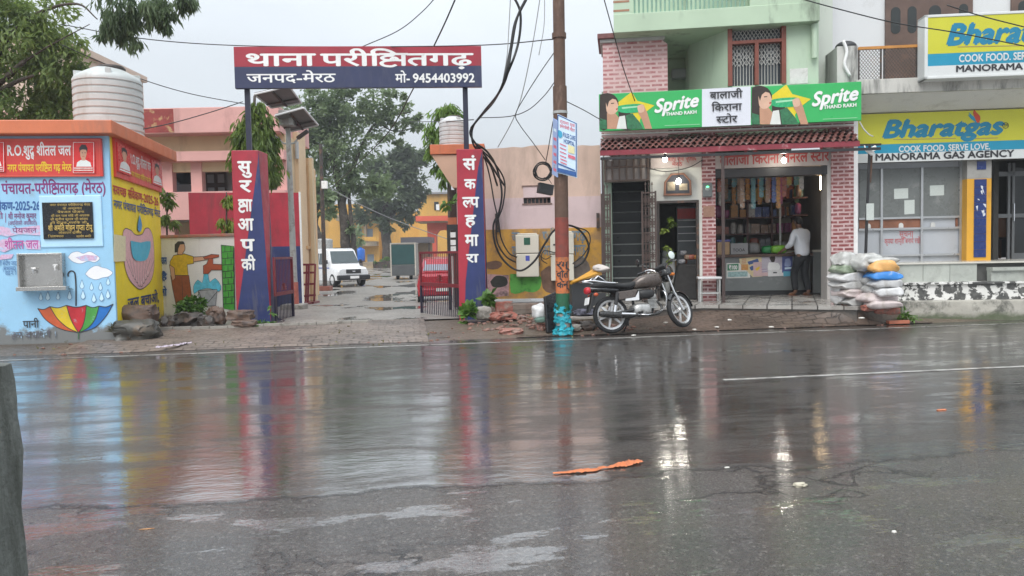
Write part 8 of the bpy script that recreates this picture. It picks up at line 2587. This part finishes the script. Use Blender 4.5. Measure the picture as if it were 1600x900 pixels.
rock('grey stone right of the turquoise rags', 899, 512, 9, 6, 12.75, M_CONC, 14, .7, .4)
# ledge of masonry at the foot of the compound wall
q0, q1, q2, q3 = ground(792, 487, .1), ground(868, 484, .1), ground(934, 470, .3), ground(764, 471, .3)
solo('masonry_ledge', 'broken low masonry ledge at the foot of the ochre wall', 'ledge', MB().prismz([(q0.x, q0.y), (q1.x, q1.y), (q1.x + 1.0, q1.y + .1), (CW.m @ Vector((xw1, -.03, 0))).to_2d()[:], (CW.m @ Vector((xw0 + .1, -.03, 0))).to_2d()[:], (q0.x - .3, q0.y + .5)], -.1, .30), mat('ledge cement', (.26, .205, .165), .5, .25, 2, (.16, .08, .055), .48, 2.5, bmp=.6), ID, bevel=.03)
rbm = MB()
r = random.Random(31)
for k in range(430):
    if k >= 300:
        x = r.uniform(-7.5, -.6)
        y = (EDGE + r.uniform(-.15, .8)) / math.cos(RA) + RS * x
        s = r.uniform(.008, .03)
    elif k >= 170:
        x = r.uniform(.4, 6.5)
        y = (EDGE + r.uniform(-.12, .5)) / math.cos(RA) + RS * x
        s = r.uniform(.008, .028)
    elif k < 120: x, y, s = r.gauss(-.05, .35), r.uniform(12.9, 14.6), r.uniform(.015, .06)
    else: x, y, s = r.uniform(.7, 2.1), r.uniform(12.7, 13.6), r.uniform(.015, .05)
    if k < 170 and k % 5 == 0: x, y = r.uniform(-6.3, -4.6), r.uniform(12.8, 14.2)
    rbm.lump((x, y, max(gz(x, y), 0) + s * .3), s * r.uniform(1, 1.6), s, s * .6, k, 1, .5)
lv = []
for k in range(16):
    x = r.uniform(-7.2, 1.2)
    y = (EDGE + r.uniform(-.3, 1.6)) / math.cos(RA) + RS * x
    lv.append(((x, y, max(gz(x, y), 0) + .03), .3, .2, .002, 8))
solo('fallen_leaves', None, None, leaves(MB(), lv, .05, .25, 77, .5, .9, .1), leafmat('fallen leaf', (.10, .09, .03), (.26, .24, .07)), ID, kind='stuff', fixn=False)
solo('rubble', None, None, rbm, mat('rubble', (.22, .11, .08), .7, .5, 9, (.15, .13, .12), .5, 9), ID, kind='stuff')
def plant(label, px, py, rx, ry, Y, n, ls, lm=L_WEED, asp=.6, name='weed', seed=1, droop=.2):
    c = at(px, py, Y)
    k = Y / FOC
    return solo(name, label, 'plant', leaves(MB(), [((0, 0, 0), rx * k, rx * k * .8, ry * k, n)], ls, droop, seed, asp, .6, .1), lm, Fr((c.x, c.y), 0, c.z), fixn=False)
plant('bushy green weed at the mural wall below the painted trousers', 290, 476, 26, 12, 14.9, 330, .12, seed=2)
plant('small green weed below the painted bucket', 322, 486, 10, 8, 14.5, 90, .10, seed=3)
plant('low leafy creeper at the foot of the left gate pillar', 413, 508, 20, 7, 13.9, 260, .10, seed=4)
plant('large leaved green plant in front of the right gate pillar', 731, 492, 13, 15, 14.1, 130, .17, L_WEED, .75, 'leafy_plant', 5)
plant('broad leaved seedling right of the right gate pillar', 757, 468, 9, 11, 14.5, 45, .17, L_WEED, .8, 'leafy_plant', 6)
plant('green weed tuft at the left end of the mossy plinth wall', 1412, 492, 14, 12, 13.35, 300, .08, L_WEED, .4, seed=7)
plant('dry grass tuft at the foot of the blue kiosk wall corner', 180, 522, 6, 9, 12.45, 50, .12, leafmat('dry weed', (.10, .09, .05), (.2, .18, .1)), .15, seed=8, droop=-.5)
plant('tiny green weed left of the narrow gate leaf', 425, 480, 2.5, 12, 14.6, 18, .10, L_WEED, .4, seed=9)
plant('pale creeper leaves on the dark rusted column', 704, 316, 12, 6, 17.2, 40, .16, L_WEED, .5, seed=10)

# ---------------------------------------------------------------- dumped boards and bags round the pole
def board_at(label, pts, Ys, th, m, name='board', cat='board'):
    q = [at(*p, Y_) for p, Y_ in zip(pts, Ys)]
    n_ = (q[1] - q[0]).cross(q[3] - q[0]).normalized()
    if n_.y < 0: n_ = -n_
    c = sum(q, Vector()) / 4
    return solo(name, label, cat, MB().hexa([v - c for v in q], [v + n_ * th - c for v in q]), m, Fr((c.x, c.y), 0, c.z), bevel=.012)
BLKB = mat('black board', (.016, .017, .019), .28, .2, 3, (.06, .06, .06), .6, 4, bmp=.1)
board_at('black cracked plastic board leaning against the left of the pole', [(852, 463), (877, 452), (880, 516), (856, 520)], (12.75, 13.0, 12.8, 12.6), .06, BLKB)
board_at('dark grey plastic box standing behind the tail of the motorcycle', [(893, 442), (946, 428), (947, 478), (894, 494)], (13.4, 13.5, 13.4, 13.3), .5, mat('dark grey plastic', (.035, .036, .038), .4, .15, 3), 'plastic_bin', 'bin')
board_at('orange sheet folded over the dark grey box behind the motorcycle', [(892, 446), (938, 418), (944, 424), (896, 441)], (13.30, 13.45, 13.3, 13.25), .05, mat('orange sheet', (.62, .30, .02), .5, .2, 5), 'orange_sheet', 'sheet')
sheet = plant
c = at(938, 420, 13.35)
solo('cloth_bag', 'white crumpled bag hooked at the high end of the orange sheet', 'bag', MB().lump((0, 0, 0), .15, .1, .07, 41, 3, .5, flat=.2), mat('crumpled white', (.55, .50, .46), .6, .12, 6), Fr((c.x, c.y), -.4, c.z), smooth=True)
c = at(843, 488, 13.0)
solo('white_sack', 'white plastic sack lying left of the black board', 'sack', MB().lump((0, 0, 0), .14, .16, .15, 42, 3, .4, flat=.3), SKW, Fr((c.x, c.y), .2, c.z), smooth=True)
c = at(846, 500, 12.85)
solo('mesh_bag', 'dull green mesh bag under the white plastic sack', 'bag', MB().lump((0, 0, 0), .13, .1, .05, 43, 3, .4, flat=.3), mat('dull green mesh', (.10, .17, .14), .6, .2, 12), Fr((c.x, c.y), .2, c.z), smooth=True)
c = at(914, 488, 13.2)
solo('rag_heap', 'grey blue rags heaped on a pale board behind the motorcycle wheel', 'rags', MB().lump((0, 0, 0), .20, .14, .06, 44, 4, .7, flat=.2), mat('grey blue rags', (.13, .13, .17), .8, .4, 8), Fr((c.x, c.y), .2, c.z), smooth=True)
c = at(915, 496, 13.1)
solo('pale_board', 'pale board lying under the rags behind the motorcycle wheel', 'board', MB().box(-.34, .34, -.12, .12, -.02, .02), mat('pale board', (.42, .38, .34), .6, .15, 5), Fr((c.x, c.y), .25, c.z), bevel=.005)
c = at(930, 482, 13.5)
solo('cream_bag', 'cream cement bag behind the rear wheel of the motorcycle', 'bag', MB().lump((0, 0, 0), .24, .16, .09, 45, 3, .4, flat=.3), mat('cream bag', (.46, .42, .36), .7, .15, 6), Fr((c.x, c.y), .1, c.z), smooth=True)

# ---------------------------------------------------------------- concrete post in the foreground
fx = at(33, 700, 2.56).x
mb = MB()
for j in range(19):
    z = 1.078 * j / 18
    for k in range(20):
        u, q = (k % 5) / 5, k // 5
        x, y = ((-1 + 2 * u, -1), (1, -1 + 2 * u), (1 - 2 * u, 1), (-1, 1 - 2 * u))[q]
        n_ = noise.noise(Vector((x * 2.3, y * 2.3, z * 7))) * .010 + noise.noise(Vector((x * 7, y * 7, z * 19))) * .005
        kx = (.115 + n_) * (1 - .10 * sst(.93, 1.078, z))
        mb.v.append((x * kx, y * kx, z - .02 + (.012 * noise.noise(Vector((x * 2, y * 2, 7))) if j == 18 else 0)))
mb.f = [(j * 20 + k, j * 20 + (k + 1) % 20, (j + 1) * 20 + (k + 1) % 20, (j + 1) * 20 + k) for j in range(18) for k in range(20)] + [tuple(18 * 20 + k for k in range(20))]
mb.mi = [0] * len(mb.f)
solo('concrete_post', 'weathered grey concrete post standing close at the left edge', 'post', mb, mat('mossy concrete', (.13, .14, .128), .8, .25, 9, (.045, .05, .04), .48, 7, True, bmp=.9, bscale=45), Fr((fx - .118, 2.45), .05, 0), smooth=40)

# ---------------------------------------------------------------- litter on the road
def crumple(mb, pts, w, seed, h=.02):
    r = random.Random(seed)
    n_ = len(pts) - 1
    nx = 60
    for i in range(nx + 1):
        t = i / nx * n_
        k = min(int(t), n_ - 1)
        p = pts[k].lerp(pts[k + 1], t - k)
        d = (pts[k + 1] - pts[k]).normalized()
        s_ = Vector((-d.y, d.x, 0))
        ww = _lerp(w[k], w[k + 1], t - k) * (1 + .35 * noise.noise(Vector((i * .23, seed, 0))))
        for j in range(7):
            o = (j / 6 - .5)
            z_ = .006 + h * abs(noise.noise(Vector((i * .33, j * .8, seed)))) * 2.2 * (ww / max(w)) + h * .5 * (1 - abs(o) * 2)
            q = p + s_ * o * ww + s_ * .02 * noise.noise(Vector((i * .2, seed + 3, 0)))
            mb.v.append((q.x, q.y, z_))
    for i in range(nx):
        for j in range(6):
            mb.f.append((i * 7 + j, i * 7 + j + 1, (i + 1) * 7 + j + 1, (i + 1) * 7 + j))
            mb.mi.append(0)
    return mb
OCL = mat('orange cloth', (.52, .15, .05), .6, .3, 14, (.26, .09, .05), .42, 12, bmp=.3)
q = [ground(864, 741), ground(905, 738), ground(950, 732), ground(975, 727), ground(1001, 722)]
solo('orange_cloth', 'crumpled strip of bright orange cloth lying on the wet road', 'cloth', crumple(MB(), q, [.012, .07, .03, .10, .06], 3, .012), OCL, ID, smooth=True)
def bit(label, px, py, sx_, sy_, sz_, m, seed, name='litter_scrap', cat='litter', ang=.2):
    p = ground(px, py)
    return solo(name, label, cat, MB().lump((0, 0, sz_ * .7), sx_, sy_, sz_, seed, 3, .5, flat=.5), m, Fr((p.x, p.y), ang), smooth=True)
SCRW = mat('white scrap', (.62, .60, .55), .6, .1, 8)
bit('cream coloured flat stone lying on the road right of the orange cloth', 1250, 760, .045, .03, .014, mat('cream stone', (.50, .46, .36), .7, .15, 12), 51, 'cream_stone', 'stone')
bit('small white scrap on the road above the cream stone, left', 1136, 731, .018, .010, .004, SCRW, 52)
bit('small white pebble on the wet road near the picture bottom', 1397, 832, .012, .010, .006, SCRW, 53, 'white_pebble', 'pebble')
bit('thin orange brown scrap on the road beyond the centre line', 1471, 641, .05, .014, .006, mat('orange scrap', (.5, .17, .08), .6, .2, 8), 54)
bit('thin straw scrap on the wet road at the left', 229, 827, .04, .004, .003, mat('straw', (.42, .22, .10), .7), 55)
bit('red scrap on the sloping brick pavement', 1257, 491, .05, .03, .02, mat('red scrap', (.5, .06, .04), .5), 56)
for i, (px, py) in enumerate(((1232, 483), (1140, 501), (1120, 512), (1346, 498), (990, 525), (1085, 516), (1205, 512), (1040, 505), (1052, 498))):
    p = ground(px, py, .0)
    z_ = pave_z(p.x * .98, p.y * .98)
    p = ground(px, py, max(.0, z_))
    solo('paper_scrap', 'small white paper scrap on the brick pavement before the shop', 'litter', MB().lump((0, 0, .012), .05, .03, .014, 60 + i, 2, .5, flat=.3), SCRW, Fr((p.x, p.y), i, p.z), 'paper scraps on the brick pavement')
bit('white paper scrap on the driveway between the gate pillars', 552, 511, .05, .03, .03, SCRW, 70)
p = ground(1403, 505, .02)
solo('brick', 'loose orange brick at the road edge before the mossy plinth', 'brick', MB().box(-.19, .19, -.05, .05, -.01, .05), mat('orange brick', (.42, .14, .08), .7, .2, 6), Fr((p.x, p.y), .1, p.z), bevel=.01)
p = ground(285, 548, .02)
solo('plastic_strip', 'pale lilac strip of wet plastic on the mud below the kerb stone', 'litter', crumple(MB(), [ground(243, 550), ground(270, 547), ground(298, 542)], [.05, .08, .06], 7, .02), mat('lilac plastic', (.42, .36, .42), .3, .2, 12), Fr((0, 0), 0, .055), smooth=True)

# ---------------------------------------------------------------- overhead wires and cables
wire('overhead_wire', 'long thin wire running across behind the gate sign top to the pole', [(96, 38, 16), (220, 60, 15.5), (366, 71, 15.3), (560, 73, 15.2), (753, 70.5, 14), (868, 61, PY)], .009)
wire('overhead_wire', 'wire sagging from the left tree down to the pink building', [(96, 70, 16.5), (160, 98, 17), (225, 125, 18), (300, 147, 19.5), (385, 163, 21)], .010)
wire('overhead_wire', 'short wire looping from the kiosk tank to the mast tree', [(217, 203, 15), (270, 192, 15.8), (330, 175, 16.8), (379, 159, 17.5)], .010)
wire('overhead_wire', 'wire rising from the gate sign top to the upper middle of the sky', [(566, 73, 15.2), (622, 48, 14.6), (660, 18, 14), (690, -15, 13.5)], .009)
wire('overhead_wire', 'black wire passing steeply behind the gate sign into the court trees', [(716, -12, 14), (696, 34, 14.6), (676, 76, 15.4), (645, 140, 17), (600, 215, 20), (522, 290, 26)], .014)
wire('overhead_wire', 'pale service wire slanting down across the dark court tree', [(505, 288, 33), (560, 318, 37), (620, 345, 41), (712, 378, 45)], .022, mat('grey wire', (.30, .30, .30), .5))
wire('overhead_wire', 'thin wire from the gate pillar post leftwards over the courtyard', [(740, 187, 15), (690, 190, 19), (640, 190, 26)], .010)
for i, pts in enumerate((
    [(826, -10, PY - .2), (808, 28, PY - .2), (799, 75, PY - .2), (790, 124, PY - .1), (768, 162, 14), (738, 198, 14.6), (737, 215, 14.7), (756, 240, 15), (775, 270, 15.5), (788, 290, 15.9)],
    [(800, -10, PY - .1), (813, 20, PY - .1), (810, 66, PY - .1), (795, 110, PY - .1), (772, 158, 14), (741, 194, 14.6), (738, 220, 14.7), (748, 238, 14.9), (766, 258, 15.4), (777, 290, 15.9)],
    [(824, -4, PY - .2), (805, 35, PY - .2), (797, 80, PY - .2), (783, 138, PY - .1), (758, 172, 14.1), (736, 200, 14.6)])):
    wire('service_cable', ('thick black cable bundle swooping from the sky to the right gate pillar', 'black cable crossing the bundle above the right gate pillar', 'black cable ending at the post of the right gate pillar')[i], pts, .020, n=8)
WY = 15.85
for i, (pts, r_) in enumerate((
    ([(745, 225, 15), (762, 238, 15.3), (776, 262, WY), (784, 300, WY), (780, 330, WY), (771, 352, WY), (774, 382, WY), (788, 408, WY), (812, 423, 15.7), (835, 408, 15.65), (850, 383, 15.6), (866, 360, 15.55), (888, 352, 15.55), (908, 362, 15.8), (920, 385, WY), (912, 408, WY), (897, 418, WY)], .021),
    ([(748, 230, 15), (770, 252, 15.5), (788, 282, WY), (786, 320, WY), (776, 350, WY), (777, 378, WY), (790, 400, WY), (806, 410, WY)], .016),
    ([(744, 228, 15), (758, 250, 15.3), (766, 280, WY), (772, 315, WY), (779, 345, WY), (783, 372, WY), (795, 395, WY), (808, 402, WY)], .014),
    ([(868, 395, WY), (850, 392, WY), (846, 405, WY), (855, 412, WY)], .010),
    ([(895, 412, WY), (912, 398, WY), (922, 378, WY), (918, 362, WY), (898, 354, 15.7)], .012),
    ([(842, 398, WY), (852, 405, WY), (862, 400, WY)], .009))):
    wire('meter_cable', ('longest black cable looping from the gate pillar under both meter boxes', 'black cable hanging from the gate pillar to the left meter box, upper loop', 'thinner black cable hanging from the gate pillar to the left meter box, inner loop', 'small black cable loop between the two meter boxes, left of the pole', 'black cable arching right of the meter box behind the pole', 'thin cable joining the two meter boxes')[i], pts, r_, n=8)
for i, pts in enumerate((
    [(845, -10, 13.4), (832, 70, 13.6), (815, 150, 14), (800, 190, 14.4), (778, 230, 15.6)],
    [(851, -10, 13.3), (850, 40, 13.3), (842, 86, 13.3)],
    [(868, 79, PY), (845, 112, 13.4), (822, 148, 13.8), (806, 178, 14.2), (812, 195, 14.4), (832, 222, 14.6), (852, 250, 14.7)],
    [(868, 126, PY), (850, 150, 13.4), (825, 172, 13.8), (795, 182, 14.2), (750, 184, 15)],
    [(798, -10, 13.3), (795, 45, 13.4), (792, 90, 13.4), (785, 130, 13.6)],
    [(864, 190, 13.3), (858, 225, 14), (852, 258, 14.6)],
    [(886, 159, PY), (912, 172, 13.8), (940, 188, 15)])):
    wire('overhead_wire', ('thin grey wire dropping from the sky to the compound wall left of the pole', 'short loose wire end dangling left of the pole top', 'wire leaving the pole and bending down to the cable coil', 'wire sagging left from the pole to the gate pillar post', 'thin wire beside the thick cable bundle', 'short wire from the hospital banner to the cable coil', 'short wire from the pole to the left end of the shop board')[i], pts, .008 if i != 1 else .007, mat('grey wire', (.30, .30, .30)) if i in (0, 1, 4) else CABLE)
wire('overhead_wire', 'black wire falling past the pink brick box to the shop board', [(940, -15, 13), (958, 50, 14), (975, 110, 14.8), (992, 158, 15)], .010)
wire('overhead_wire', 'black wire crossing the sky edge to the upper gas sign', [(1230, -8, 13.5), (1310, 14, 13.6), (1400, 36, 13.7), (1500, 52, 13.8), (1640, 80, 13.9)], .010)
wire('overhead_wire', 'wire crossing in front of the brown carved door and gas sign', [(1480, 8, 13.2), (1530, 24, 13.2), (1600, 42, 13.2), (1640, 52, 13.2)], .010)
wire('shop_wire', 'loose wire strung between the bulbs under the awning', [(1010, 262, 15.3), (1040, 268, 15.3), (1075, 262, 15.2), (1098, 250, 15.2)], .009)
wire('shop_wire', 'loose white wire hanging right of the shop board end', [(1343, 190, 14.9), (1350, 202, 14.9), (1358, 210, 14.95), (1364, 213, 15)], .012, WHITE)

# ---------------------------------------------------------------- rain haze over the street and courtyard
hz = bpy.data.materials.new('haze')
hz.use_nodes = True
n_ = hz.node_tree
n_.nodes.remove(n_.nodes['Principled BSDF'])
pv = n_.nodes.new('ShaderNodeVolumePrincipled')
pv.inputs['Color'].default_value = (.86, .90, .95, 1)
pv.inputs['Density'].default_value = .0012
n_.links.new(pv.outputs[0], n_.nodes['Material Output'].inputs['Volume'])
solo('haze', None, None, MB().box(-3000, 3000, -3000, 3000, -1.3, 22), hz, ID, kind='stuff')
